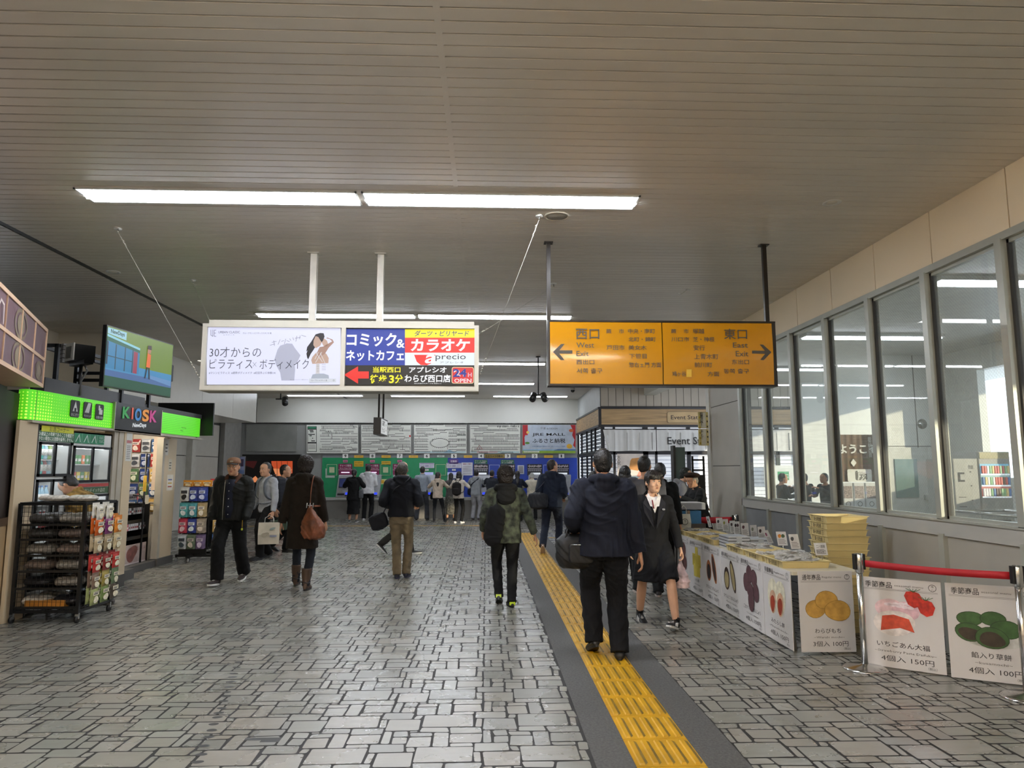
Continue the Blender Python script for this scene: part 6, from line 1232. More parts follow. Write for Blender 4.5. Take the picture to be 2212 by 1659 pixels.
# ---- hanging goods rack farther back
R2 = Vector((-4.97, 12.25, 0)); t = thing('goods_rack', 'black wheeled rack hung with rows of colourful packets beyond the kiosk', 'rack', tuple(R2)); m = MB()
m.box((-.22, -.02, .12), (.22, .0, 1.30), BLACKM); m.box((.24, -.05, .20), (.255, .40, 1.25), BLACKM); m.box((-.24, -.02, .1), (-.225, .35, 1.25), BLACKM); m.build('back_panel', t)
m = MB(); m.box((-.28, -.05, .08), (.34, .02, .12), BLACKM); m.box((-.28, .38, .08), (.34, .42, .12), BLACKM); m.box((-.03, -.2, .08), (.03, .45, .12), BLACKM); m.build('base', t)
for x, y in ((-.27, -.02), (.33, -.02), (.0, -.18), (-.27, .4), (.33, .4)): m = MB(); m.cyl((x - .012, y, .035), (x + .012, y, .035), .035, mat('#8a8a88', .4), 14); m.box((x - .015, y - .01, .04), (x + .015, y + .01, .085), BLACKM); m.build('caster', t)
m = MB()
for k in range(8): m.box((.262, -.02 + k * .055, .15), (.265, -.017 + k * .055, 1.2), BLACKM)
for k in range(20): m.box((.262, -.03, .17 + k * .055), (.265, .40, .173 + k * .055), BLACKM)
m.build('wire_side', t)
cols = [['#c9c9c2', '#2a3a86', '#34468f'], ['#4fa0a0', '#4f9aa0', '#a8936a'], ['#b8394f', '#2f3f86', '#9a8f80'], ['#b9bec0', '#5f6f5a', '#6a5a7a']]
c2s = [['#1c1c1c', '#c9d3e8', '#b9c3e0'], ['#dfe5e2', '#dfe5e2', '#e5dcc8'], ['#e9c3c8', '#dfe5ef', '#d0c4b4'], ['#3a4a52', '#c9bfae', '#c4b4c9']]
for r_ in range(4):
    for c_ in range(3):
        ms = snack_mesh(.14, .215, cols[r_][c_], c2s[r_][c_], seed=r_ * 3 + c_)
        for q in range(3): place(ms, 'hanging_packet', (R2.x - .15 + c_ * .15, R2.y - .055 - .035 * q, 1.02 - r_ * .265 - .004 * q), 0, 'packet on the rolling rack, %s row, %s column, %s on its hook' % (['top', 'second', 'third', 'bottom'][r_], ['left', 'middle', 'right'][c_], ['last', 'middle', 'foremost'][q]), 'packet', 'packets on the rolling rack, %s row, %s column' % (['top', 'second', 'third', 'bottom'][r_], ['left', 'middle', 'right'][c_]))
        m = MB(); m.cyl((-.15 + c_ * .15, -.0, 1.262 - r_ * .265), (-.15 + c_ * .15, -.17, 1.268 - r_ * .265), .004, STEEL, 5); m.build('hook', t)
for r_ in range(4):
    for c_ in range(2): place(sh_[(r_ + c_) % 6], 'hanging_packet', (R2.x + .29, R2.y + .10 + c_ * .18, .98 - r_ * .25), HZ, 'packet on the wire side of the rolling rack, %s row, %s one' % (['top', 'second', 'third', 'bottom'][r_], ['nearer', 'farther'][c_]), 'packet', 'packets on the wire side, %s row' % ['top', 'second', 'third', 'bottom'][r_])
mo = snack_mesh(.17, .09, '#d08a2a', '#e9d3a0', seed=4)
for k in range(3): place(mo, 'hanging_packet', (R2.x - .12 + .16 * k, R2.y - .06, 1.255), 0, 'orange packet on top of the rolling rack, %s of three' % ['left', 'middle', 'right'][k], 'packet', 'orange packets on the rack top')
mo = snack_mesh(.09, .1, '#b23a44', '#e3c8c8', seed=5); place(mo, 'hanging_packet', (R2.x + .27, R2.y, 1.27), 0, 'small red packet sticking up at the rolling rack corner', 'packet', None)
# ================================================================== people
def remesh(m, voxel, smooth=3, disp=None, name='body'):
    me = m.mesh(name); o = bpy.data.objects.new(name, me)
    md = o.modifiers.new('r', 'REMESH'); md.mode = 'VOXEL'; md.voxel_size = voxel; md.use_smooth_shade = True
    if smooth: sm_ = o.modifiers.new('s', 'SMOOTH'); sm_.factor = .6; sm_.iterations = smooth
    out = _evaluated(o); bpy.data.objects.remove(o); bpy.data.meshes.remove(me)
    out.name = name
    if len(out.materials) == 0:
        for x in m.mats: out.materials.append(x)
    out.polygons.foreach_set('material_index', [0] * len(out.polygons)); out.polygons.foreach_set('use_smooth', [True] * len(out.polygons))
    if disp:
        n = len(out.vertices); co = np.zeros(n * 3); no = np.zeros(n * 3); out.vertices.foreach_get('co', co); out.vertices.foreach_get('normal', no); co = co.reshape(-1, 3); no = no.reshape(-1, 3)
        co = co + no * disp(co, no)[:, None]; out.vertices.foreach_set('co', co.ravel()); out.update()
    return out
def folds(amp, freq=26.0, seed=0.0, vert=0.35):
    def f(co, no):
        x, y, z = co[:, 0], co[:, 1], co[:, 2]
        w = 1.3 * np.sin(9 * z + 2 * np.sin(7 * x + seed)) + 1.1 * np.sin(8 * x - 6 * z + 5 * y + seed * 1.7)
        a = np.sin(freq * (x * .8 + y * .6) + freq * vert * z + w); b = np.sin(freq * .6 * (z * 1.4 + x * .9 - y * .5) + 1.6 * w + seed)
        r = 1 - np.abs(a); q = 1 - np.abs(b)
        return amp * (.6 * (r ** 2 - .35) + .7 * (q ** 2.5 - .3) + .25 * np.sin(2.1 * freq * (x + z) + 2 * w))
    return f
def strands(amp, seed=0.0):
    def f(co, no):
        x, y, z = co[:, 0], co[:, 1], co[:, 2]; a = np.arctan2(y + .02, x)
        return amp * (np.sin(38 * a + 9 * np.sin(22 * z + seed)) * .6 + .6 * np.sin(55 * z + 14 * np.sin(7 * a + seed)) + .5 * np.sin(90 * a + 30 * z))
    return f
def smooth_path(P_, n=4):
    out = []; N_ = len(P_)
    for i in range(N_ - 1):
        p0, p1, p2, p3 = P_[max(i - 1, 0)], P_[i], P_[i + 1], P_[min(i + 2, N_ - 1)]
        for k in range(n):
            t = k / n; out.append(tuple(.5 * ((2 * b) + (-a + c) * t + (2 * a - 5 * b + 4 * c - d) * t * t + (-a + 3 * b - 3 * c + d) * t ** 3) for a, b, c, d in zip(p0, p1, p2, p3)))
    out.append(tuple(P_[-1])); return out
def limb(m, pts, rad, mt_, n=12):
    """tapered limb through joints; joints rounded by a spline over position and radius"""
    q = smooth_path([(*p, r) for p, r in zip(pts, rad)], 4); m.tube([p[:3] for p in q], [p[3] for p in q], mt_, n)
def ik(a, b, l1, l2, pole):
    a, b = Vector(a), Vector(b); d = b - a; L = d.length; mx = (l1 + l2) * .999
    if L > mx: b = a + d * (mx / L); d = b - a; L = mx
    c = (l1 * l1 - l2 * l2 + L * L) / (2 * L); h = math.sqrt(max(0, l1 * l1 - c * c)); u = d / L; p = Vector(pole); p = (p - u * p.dot(u)).normalized()
    return a + u * c + p * h, b
SKIN = mat('#b98a6c', .55, var=.05, scale=12, spec=.4, name='skin'); SKIN2 = mat('#c79c80', .5, var=.04, scale=12, spec=.4, name='fair_skin'); HAIRK = mat('#120f0e', .38, var=.3, scale=50, bump=.5, bscale=120, spec=.6); HAIRG = mat('#4a4743', .5, var=.4, scale=70, bump=.4, bscale=120)
HAIRB = mat('#231a15', .4, var=.3, scale=50, bump=.5, bscale=120)
def cloth(c, rough=.85, **k): return mat(c, rough, var=k.pop('var', .14), scale=k.pop('scale', 8), bump=.35, bscale=k.pop('bscale', 260), spec=.3, **k)
def head_rings(c, R, s, k=1.0):
    prof = [(-.120, .020, .030, .075), (-.110, .036, -.004, .090), (-.088, .051, -.040, .095), (-.060, .062, -.066, .095), (-.030, .069, -.086, .094), (0, .074, -.096, .093), (.030, .077, -.100, .096), (.060, .075, -.097, .092), (.085, .064, -.084, .075), (.104, .043, -.058, .050), (.115, .018, -.024, .020)]
    out = []
    for z, rx, b, f in prof:
        cy, ry = (f + b) / 2, (f - b) / 2; ring = []
        for j in range(20):
            a = 2 * PI * j / 20; ca, sa = math.cos(a), math.sin(a); e = .85
            ring.append(c + R @ Vector((rx * k * math.copysign(abs(ca) ** e, ca), cy + ry * k * math.copysign(abs(sa) ** e, sa), z)) * s)
        out.append(ring)
    return out
def hand(m, wrist, fdir, palm, side, s, curl, mt_, vox, grip=False):
    """palm block with four fingers and a thumb; fdir = along the hand, palm = palm normal, side = towards the thumb"""
    f = Vector(fdir).normalized(); p = Vector(palm); p = (p - f * p.dot(f)).normalized(); t = Vector(side); t = (t - f * t.dot(f) - p * t.dot(p)).normalized()
    w = Vector(wrist); h = MB(); P_ = lambda a, b, c: w + (f * a + t * b + p * c) * s
    def ring(a, hw, ht, o=0): return [P_(a, hw * math.cos(q) + o, ht * math.sin(q)) for q in [2 * PI * j / 12 for j in range(12)]]
    h.loft([ring(-.035, .024, .019), ring(0, .027, .018), ring(.03, .037, .016), ring(.06, .041, .015), ring(.088, .040, .012)], mt_)
    for i, (b, L, r) in enumerate(((.030, .072, .0085), (.010, .080, .009), (-.011, .074, .0085), (-.030, .060, .0075))):
        c = curl * (1 + .12 * i); pts = [P_(.075, b, 0)]; ang = 0; cur = Vector((.085, b * 1.05, 0))
        for k, (l, g) in enumerate(((L * .45, .55), (L * .32, 1.0), (L * .25, .8))):
            pts.append(w + (f * cur.x + t * cur.y + p * cur.z) * s); ang += c * g; cur = cur + Vector((l * math.cos(ang), 0, l * math.sin(ang)))
        pts.append(w + (f * cur.x + t * cur.y + p * cur.z) * s); limb(h, pts, [r * s * 1.05, r * s, r * s * .95, r * s * .9, r * s * .72][:len(pts)], mt_, 8)
    ta = .9 if grip else .35; limb(h, [P_(.015, .026, .004), P_(.042, .046, .012 + .01 * ta), P_(.070, .050 - .012 * ta, .022 + .028 * ta), P_(.090, .046 - .02 * ta, .026 + .034 * ta)], [.0135 * s, .0115 * s, .0098 * s, .0075 * s], mt_, 8)
    return remesh(h, vox, 2)
def join_meshes(ms, name):
    bm_ = bmesh.new()
    for x in ms: bm_.from_mesh(x)
    me = bpy.data.meshes.new(name); bm_.to_mesh(me); bm_.free()
    for x in ms[0].materials: me.materials.append(x)
    return me
def shoe(M_, s, kind, cu, cs, accent=None):
    """shoe in foot space: heel at y=-.06, toe at y=.20, sole at z=0"""
    m = MB(M_ @ Matrix.Scale(s, 4)); h = {'sneaker': .085, 'high': .12, 'leather': .075, 'boot': .30, 'flat': .055}[kind]
    def ring(y, w, z0, z1, flat=.8): 
        return [(w * math.copysign(abs(math.cos(a)) ** flat, math.cos(a)), y, (z0 + z1) / 2 + (z1 - z0) / 2 * math.copysign(abs(math.sin(a)) ** flat, math.sin(a))) for a in [2 * PI * j / 16 for j in range(16)]]
    t = .022
    up = [ring(-.072, .012, t, .045), ring(-.066, .03, t - .004, h * .75), ring(-.04, .037, t - .004, h), ring(0, .037, t - .004, h * .98), ring(.04, .039, t - .004, h * .82), ring(.09, .044, t - .004, .066 if h > .06 else .05), ring(.14, .047, t - .004, .056), ring(.175, .042, t - .004, .050), ring(.20, .028, t - .002, .042), ring(.21, .01, t, .034)]
    if kind == 'flat': up = [ring(-.068, .01, t - .01, .05), ring(-.055, .03, t - .012, .06), ring(0, .034, t - .012, .04), ring(.09, .042, t - .012, .034), ring(.15, .042, t - .012, .036), ring(.19, .022, t - .01, .03)]
    m.loft(up, cu)
    if kind in ('boot', 'high'):
        H_ = .30 if kind == 'boot' else .135; r0 = .066 if kind == 'boot' else .045
        m.loft([[(rr * math.cos(a), -.012 + rr * 1.1 * math.sin(a), z) for a in [2 * PI * j / 16 for j in range(16)]] for z, rr in ((.03, .038), (.09, .042), (H_ * .6, r0 * .92), (H_ * .93, r0 * 1.05), (H_, r0 * 1.08), (H_, r0 * .8), (H_ * .9, r0 * .75))], cu)
        if kind == 'boot': m.tube([(.058 * math.cos(a), -.012 + .062 * math.sin(a), .11 + .008 * math.sin(a * 2)) for a in [2 * PI * j / 12 for j in range(13)]], .007, cs, 6)
    n = 18; so = []
    for z, k in ((0, .97), (.004, 1.0), (t, 1.0), (t + .004, .95)):
        r_ = []
        for j in range(n):
            a = 2 * PI * j / n; y = .068 + .142 * math.sin(a); w = (.042 + .010 * math.sin(a)) * abs(math.cos(a)) ** .7; r_.append((math.copysign(w, math.cos(a)) * k, .068 + .142 * math.sin(a) * k, z))
        so.append(r_)
    m.loft(so, cs, smooth=False)
    if accent:
        if kind == 'high' or kind == 'sneaker':
            for sx in (-1, 1):
                for k in range(3): m.box((sx * .044, .035 + k * .026, .03), (sx * .050, .045 + k * .026, .075 - k * .004), accent)
        if accent is not None and kind == 'leather': m.box((-.034, -.070, .03), (.034, -.045, .068), accent)
    if kind in ('sneaker', 'high'):
        for k in range(4): m.tube([(-.018, .05 + k * .016, .082 - k * .007), (0, .052 + k * .016, .088 - k * .007), (.018, .05 + k * .016, .082 - k * .007)], .0028, cs, 5)
    return m
def person(label, x, y, rz, H, feet, hands, lean=0.0, twist=0.0, head=(0, 0), top=None, bottom=None, shoes=('leather', '#141414', '#1c1c1c', None), hair='short', hcol=None, skin=None, face=False, vox=.011, fem=False, drop=.015, group=None, curl=(.35, .35), seed=1.0, hide_hands=False, tilt=0.0):
    t = thing('person', label, 'person', (x, y, 0), rz, group); s = H / 1.73; skin = skin or SKIN; hcol = hcol or HAIRK; J = {}
    pel = Vector((0, 0, .93 * s - drop)); up = Vector((tilt, math.sin(lean), math.cos(lean))).normalized(); R = Matrix.Rotation(twist, 3, 'Z'); rt = R @ Vector((1, 0, 0)); rt = (rt - up * rt.dot(up)).normalized(); fw = up.cross(rt)
    T = lambda a, b, c: pel + (rt * a + fw * b + up * c) * s
    shw = .168 if fem else .192; B = .92 if fem else 1.0
    neck = T(0, -.012, .525); hc = T(0, .028, .665); Rh = Matrix((rt, fw, up)).transposed() @ Matrix.Rotation(head[0], 3, 'Z') @ Matrix.Rotation(head[1], 3, 'X')
    hcj = hc + Rh @ Vector((0, .012, 0)) * s
    # ---- limbs
    legs = []
    for sd, (fx, fy, fz, pitch, yaw_) in zip((-1, 1), feet):
        hip = pel + Vector((sd * .088 * s, 0, -.02 * s)); RF = Matrix.Rotation(yaw_, 3, 'Z') @ Matrix.Rotation(pitch, 3, 'X'); F0 = Vector((fx, fy, fz)); ank = F0 + RF @ Vector((0, -.01, .085)) * s
        knee, a2 = ik(hip, ank, .435 * s, .425 * s, (sd * .10, 1, .1)); legs.append((hip, knee, a2, Matrix.Translation(a2 - RF @ Vector((0, -.01, .085)) * s) @ RF.to_4x4()))
    arms = []
    for sd, (hx, hy, hz) in zip((-1, 1), hands):
        shd = T(sd * shw * .93, -.005, .455); elb, wr = ik(shd, (hx, hy, hz), .285 * s, .250 * s, (sd * .35, -1, -.35) if hz < 1.15 * s else (sd * .8, -.5, -.6)); arms.append((shd, elb, wr))
    J.update(pel=pel, neck=neck, head=hcj, legs=legs, arms=arms, s=s, T=T, Rh=Rh, fw=fw, rt=rt, up=up)
    # ---- body: one continuous skin
    b = MB(); tor = lambda prof, mt_, mm_, e=.9: mm_.loft([[T(rx * math.copysign(abs(math.cos(a)) ** e, math.cos(a)), yo + ry * math.copysign(abs(math.sin(a)) ** e, math.sin(a)), z) for a in [2 * PI * j / 20 for j in range(20)]] for z, rx, ry, yo in prof], mt_)
    tor([(-.10, .135, .095, 0), (0, .150 * B, .105, 0), (.12, .128 * B, .09, 0), (.26, .142 * B, .098, 0), (.38, .155 * B, .10, 0), (.455, .150 * B, .085, -.005), (.50, .10 * B, .07, -.01), (.53, .055, .058, -.01)], skin, b)
    limb(b, [T(0, -.015, .50), T(0, .0, .57), hc + Rh @ Vector((0, -.01, -.06)) * s], [.056 * s * B, .053 * s * B, .052 * s * B], skin)
    b.loft(head_rings(hcj, Rh, s), skin); HP = lambda a, bb_, c: hcj + Rh @ Vector((a, bb_, c)) * s; fk = .78 if fem else 1.0
    limb(b, [HP(0, .088, .018), HP(0, .101, -.008), HP(0, .112, -.030), HP(0, .092, -.040)], [.007 * s * fk, .009 * s * fk, .013 * s * fk, .008 * s * fk], skin, 8); b.ball(HP(.013, .098, -.036), (.008 * s,) * 3, skin, 5); b.ball(HP(-.013, .098, -.036), (.008 * s,) * 3, skin, 5)
    for sd in (-1, 1):
        b.ball(HP(sd * .078, -.012, -.012), (.009 * s, .018 * s, .031 * s), skin, 7, Rh); b.ball(HP(sd * .032, .082, .030), (.020 * s, .010 * s, .006 * s), skin, 6, Rh); b.ball(HP(sd * .040, .070, -.035), (.022 * s, .02 * s, .022 * s), skin, 6, Rh)
    b.ball(HP(0, .092, -.064), (.022 * s, .010 * s, .010 * s), skin, 6, Rh); b.ball(HP(0, .082, -.098), (.022 * s, .016 * s, .014 * s), skin, 6, Rh)
    hm = []
    for i, (shd, elb, wr) in enumerate(arms):
        limb(b, [T((-1, 1)[i] * shw * .55, 0, .46), shd, (shd + elb) / 2, elb, (elb + wr) / 2, wr], [.055 * s, .052 * s, .044 * s, .037 * s, .035 * s, .024 * s], skin)
        fd = (wr - elb).normalized()
        if not hide_hands:
            sdv = -1 if i == 0 else 1
            hm.append(hand(b, wr + fd * .02 * s, fd + Vector((0, .10, -.12)), Vector((-sdv, .15, 0)) if fd.z < -.5 else Vector((-sdv * .3, 0, -1)), (0, 1, .3) if fd.z < -.5 else (-sdv, 0.2, .2), s * (.92 if fem else 1.0), curl[i], skin, .0042 if vox < .009 else .0055, curl[i] > .8))
    for hip, knee, ank, MF_ in legs: limb(b, [hip, (hip + knee) / 2, knee, (knee * .6 + ank * .4), ank], ([.085 * s, .075 * s, .054 * s, .055 * s, .036 * s] if (bottom or {}).get('kind') == 'skirt' else [.07 * s, .055 * s, .040 * s, .038 * s, .030 * s]), skin)
    bm1 = remesh(b, vox * .62 if face else vox * .75, 2, name='body'); bme = join_meshes([bm1] + hm, 'body'); bme.polygons.foreach_set('use_smooth', [True] * len(bme.polygons))
    ob = bpy.data.objects.new('body', bme); COL.objects.link(ob); ob.parent = t
    def addp(me, nm, lab=None, par=t):
        o = bpy.data.objects.new(nm, me); COL.objects.link(o); o.parent = par
        if lab: o['label'] = lab
        return o
    # ---- face
    if face:
        m = MB()
        for sd in (-1, 1):
            m.ball(HP(sd * .031, .0855, .006), (.0145 * s, .0075 * s, .0055 * s), mat('#d8cfc8', .3), 7, Rh); m.ball(HP(sd * .031, .0895, .006), (.0060 * s, .0055 * s, .0052 * s), mat('#150d0b', .15), 7, Rh); m.tube([HP(sd * .016, .0915, .0105), HP(sd * .031, .0945, .0135), HP(sd * .046, .086, .0105)], .0018 * s, HAIRK, 5)
        m.build('eyes', t); m = MB()
        for sd in (-1, 1): m.tube([HP(sd * .014, .0955, .029), HP(sd * .031, .0975, .035), HP(sd * .050, .085, .030)], [.0024 * s, .0035 * s, .0015 * s], hcol if hair != 'cap' else HAIRK, 6)
        m.build('eyebrows', t); m = MB(); m.ball(HP(0, .0985, -.0600), (.021 * s * fk, .006 * s, .0038 * s), mat('#8a4c44', .45), 7, Rh); m.ball(HP(0, .0975, -.0685), (.017 * s * fk, .006 * s, .0042 * s), mat('#9a5a50', .45), 7, Rh); m.build('mouth', t)
    # ---- hair
    h = MB(); E = lambda a, bb_, c, rx, ry, rz_: h.ball(HP(a, bb_, c), (rx * s, ry * s, rz_ * s), hcol, 10, Rh)
    if hair == 'short': E(0, -.022, .030, .083, .100, .106); E(0, -.052, -.012, .072, .062, .085)
    if hair == 'crop': E(0, -.024, .026, .081, .098, .102); E(0, -.055, -.020, .068, .055, .075)
    if hair == 'bushy': E(0, -.020, .035, .104, .112, .118); E(0, -.045, -.025, .092, .085, .09)
    if hair == 'bob':
        E(0, -.022, .032, .088, .104, .106); E(0, -.045, -.045, .092, .078, .105); E(-.070, -.005, -.04, .026, .055, .085); E(.070, -.005, -.04, .026, .055, .085)
    if hair == 'long':
        E(0, -.022, .032, .086, .104, .106); E(0, -.05, -.03, .085, .07, .10); limb(h, [HP(0, -.07, -.05), HP(0, -.085, -.15), T(0, -.125, .40), T(0, -.13, .30)], [.07 * s, .062 * s, .05 * s, .02 * s], hcol)
    if hair in ('pony', 'bun', 'girl'):
        E(0, -.018, .034, .088, .106, .108); E(0, -.05, -.02, .074, .062, .08)
        if hair == 'pony': limb(h, [HP(0, -.10, .03), HP(0, -.135, .0), HP(0, -.13, -.08), HP(0, -.10, -.16)], [.022 * s, .032 * s, .028 * s, .008 * s], hcol)
        if hair == 'bun': E(0, -.115, .02, .038, .034, .038)
        if hair == 'girl':
            limb(h, [HP(0, -.105, -.02), HP(0, -.135, -.04), HP(-.0, -.14, -.10)], [.022 * s, .032 * s, .018 * s], hcol)
            for k in range(11):
                a = -1.25 + 2.5 * k / 10; limb(h, [HP(.045 * a, .045, .100), HP(.056 * a, .086, .078), HP(.060 * a, .099 - .020 * a * a, .050), HP(.061 * a, .101 - .022 * a * a, .026 - .006 * math.sin(k * 2))], [.013 * s, .012 * s, .010 * s, .006 * s], hcol, 7)
            for sd in (-1, 1): limb(h, [HP(sd * .066, .05, .06), HP(sd * .079, .045, .0), HP(sd * .078, .048, -.06)], [.014 * s, .010 * s, .004 * s], hcol, 7)
    if hair == 'bald': E(0, -.026, .014, .0815, .094, .1005); E(0, -.055, -.03, .068, .05, .07); E(-.066, .005, .015, .014, .04, .04); E(.066, .005, .015, .014, .04, .04)
    if hair != 'none' and h.n:
        hme = remesh(h, .006 * s if vox < .012 else .008, 1, strands(.0028 if hair != 'bushy' else .007, seed), 'hair'); addp(hme, 'hair')
    # ---- lower clothing
    bt = dict(kind='trousers', m=cloth('#17181c'), thigh=.098, knee=.074, cuff=.068, lab=None); bt.update(bottom or {})
    m = MB(); c_ = bt['m']
    if bt['kind'] == 'trousers':
        tor([(-.13, .13, .095, -.005), (-.07, .170 * B, .118, -.005), (.02, .166 * B, .115, 0), (.12, .148 * B, .102, 0)], c_, m)
        for hip, knee, ank, MF_ in legs: limb(m, [hip + Vector((0, 0, .05 * s)), hip + (knee - hip) * .15, (hip + knee) / 2, knee, (knee + ank) / 2, ank + Vector((0, 0, .0)), ank + (ank - knee).normalized() * bt.get('drop', .035) * s], [.085 * s, bt['thigh'] * s, bt['thigh'] * .92 * s, bt['knee'] * s, (bt['knee'] + bt['cuff']) / 2 * s, bt['cuff'] * s, bt['cuff'] * .98 * s], c_, 14)
        me = remesh(m, vox, 3, folds(.006 * bt.get('fold', 1), 30, seed, -.9), 'trousers'); addp(me, 'trousers', bt['lab'])
    else:
        zk = bt.get('hem', .47); r_ = bt.get('r', .24); n = 40; rings = []
        for z, rr in ((.995, .135 * B), (.93, .168 * B), (.85, .180), (.93 * .5 + zk * .5, r_ * .88), (zk, r_)):
            rings.append([Vector((rr * (1 + (.05 if z < .8 else 0) * math.sin(7 * a)) * s * math.cos(a), (rr * .82 * (1 + (.05 if z < .8 else 0) * math.cos(5 * a))) * s * math.sin(a) + bt.get('shift', 0) * (1 - z) * s, z * s - drop * .5)) for a in [2 * PI * j / n for j in range(n)]])
        m.loft(rings, c_)
        for hip, knee, ank, MF_ in legs:
            zt = (zk + .015) * s; a_, b_ = (hip, knee) if knee.z < zt else (hip, knee); k_ = min(1.12, (hip.z - zt) / max(.05, hip.z - knee.z)); m.tube([hip, hip + (knee - hip) * k_ * .5, hip + (knee - hip) * k_], [.10 * s, .108 * s, .098 * s], c_, 14)
        me = remesh(m, vox, 2, folds(.005, 34, seed, -.1), 'skirt'); addp(me, 'skirt', bt['lab'])
    # ---- upper clothing
    tp_ = dict(m=cloth('#1d2230'), hem=-.12, fat=.0, sleeve=.060, cuff=.044, flare=0, hood=False, collar=None, lab=None, name='jacket', fold=1.0, slim=0); tp_.update(top or {}); c_ = tp_['m']; m = MB(); f_ = tp_['fat']
    hem = tp_['hem']; prof = [(hem, (.172 + tp_['flare']) * B + f_, .118 + tp_['flare'] * .7 + f_, 0), (hem * .5 + .01, (.172 + tp_['flare'] * .6) * B + f_, .120 + tp_['flare'] * .4 + f_, 0), (.10, (.158 - tp_['slim']) * B + f_, .108 - tp_['slim'] * .5 + f_, 0), (.26, .168 * B + f_, .116 + f_, 0), (.37, .178 * B + f_, .118 + f_, 0), (.44, .178 * B + f_ * .8, .108 + f_ * .8, -.005), (.485, .150 * B, .085, -.01), (.515, .098 * B, .070, -.012), (.535, .068, .062, -.012)]
    if tp_['collar'] is False: prof = prof[:-2] + [(.500, .105, .050, -.045)]
    tor(prof, c_, m, .88)
    for i, (shd, elb, wr) in enumerate(arms):
        sd = (-1, 1)[i]; sv, cf = tp_['sleeve'] * s, tp_['cuff'] * s; e2 = wr + (wr - elb).normalized() * .005 if tp_.get('long', True) else elb + (wr - elb) * .1
        if tp_.get('long', True): limb(m, [T(sd * shw * .55, 0, .445), shd + up * .0, shd + (elb - shd) * .35, elb, (elb + wr) / 2, e2], [.070 * s, sv * 1.2, sv * 1.1, sv, (sv + cf) / 2, cf], c_, 14)
        else: limb(m, [T(sd * shw * .55, 0, .445), shd, shd + (elb - shd) * .4, shd + (elb - shd) * .85], [.070 * s, sv * 1.15, sv * 1.1, sv], c_, 14)
    if tp_['hood']:
        limb(m, [T(-.075, .055, .500), T(-.098, -.03, .525), T(-.06, -.098, .535), T(0, -.118, .53), T(.06, -.098, .535), T(.098, -.03, .525), T(.075, .055, .500)], [.026 * s, .034 * s, .045 * s, .05 * s, .045 * s, .034 * s, .026 * s], c_, 12)
        m.ball(T(0, -.12, .475), (.09 * s, .045 * s, .085 * s), c_, 8)
    elif tp_['collar'] is not False: limb(m, [T(-.0, .050, .508), T(-.062, .02, .528), T(-.06, -.045, .548), T(0, -.075, .555), T(.06, -.045, .548), T(.062, .02, .528), T(0, .050, .508)], [.014 * s] + [.018 * s] * 5 + [.014 * s], c_, 8)
    me = remesh(m, vox, 3, folds(.0085 * tp_['fold'], 22, seed + 2, .35), tp_['name']); J['jacket'] = addp(me, tp_['name'], tp_['lab'])
    # ---- shoes
    kd, cu, cs, acc = shoes
    for i, (hip, knee, ank, MF_) in enumerate(legs): shoe(MF_, s * (.92 if fem else 1), kd, mat(cu, .5, var=.1), mat(cs, .5, var=.05), mat(acc, .5, var=0) if acc else None).build('boot' if kd == 'boot' else 'shoe', t)
    J['t'] = t; J['HP'] = HP; return J
def xform(J, p):
    """local point of a person -> room"""
    t = J['t']; return Matrix.Translation(t.location) @ Matrix.Rotation(t.rotation_euler.z, 4, 'Z') @ Vector(p)
def rounded(m, lo, hi, c, e=.45, n=20, k=9, bulge=0.0):
    """soft block: superellipse sections along z"""
    lo, hi = Vector(lo), Vector(hi); ce = (lo + hi) / 2; h = (hi - lo) / 2; rings = []
    for i in range(k + 1):
        v = -1 + 2 * i / k; sc_ = max(.02, (1 - abs(v) ** 5)) ** .35
        rings.append([(ce.x + h.x * sc_ * math.copysign(abs(math.cos(a)) ** e, math.cos(a)), ce.y + h.y * sc_ * math.copysign(abs(math.sin(a)) ** e, math.sin(a)), ce.z + h.z * v) for a in [2 * PI * j / n for j in range(n)]])
    m.loft(rings, c); return m
def soft(m, name, par, vox=.008, f=None, lab=None):
    me = remesh(m, vox, 2, f, name); o = bpy.data.objects.new(name, me); COL.objects.link(o); o.parent = par
    if lab: o['label'] = lab
    return o
def strapline(m, pts, w, th, c):
    pts = smooth_path([tuple(p) for p in pts], 5); m.tube(pts, [(w, th)] * len(pts), c, 8)
def backpack(label, J, c, c2=None, z=.30, h=.42, w=.28, d=.17, extra=None, zip_=None):
    t0 = J['t']; s = J['s']; T = J['T']; t = thing('backpack', label, 'backpack', tuple(t0.location), t0.rotation_euler.z); m = MB(); F0 = Matrix((J['rt'], J['fw'], J['up'])).transposed().to_4x4(); o = T(0, -.135 - d / 2, z); F0.translation = o; m.M = F0
    rounded(m, (-w / 2, -d / 2, -h / 2), (w / 2, d / 2, h / 2), c, .5); b = soft(m, 'bag_body', t, .009, folds(.005, 30, 3))
    m = MB(F0); rounded(m, (-w * .38, -d / 2 - .035, -h * .42), (w * .38, -d / 2 + .03, h * .08), c2 or c, .5); soft(m, 'front_pocket', t, .008, folds(.003, 40, 1))
    for sd in (-1, 1):
        m = MB(); strapline(m, [T(sd * .075, -.14, .50), T(sd * .085, -.03, .545), T(sd * .095, .09, .47), T(sd * .115, .14, .33), T(sd * .15, .11, .18), T(sd * .16, -.06, .10), T(sd * .10, -.15, .10)], .028 * s, .008 * s, c2 or c); m.build('shoulder_strap', t)
    m = MB(F0); m.tube([(-.04, d * .3, h / 2 - .01), (-.03, d * .3, h / 2 + .03), (.03, d * .3, h / 2 + .03), (.04, d * .3, h / 2 - .01)], .008, c2 or c, 6); m.build('grab_loop', t)
    if extra: m = MB(F0); extra(m); m.build('patch', t)
    return t
def Ht(px, py, y): return at(px, py, Y=y).z
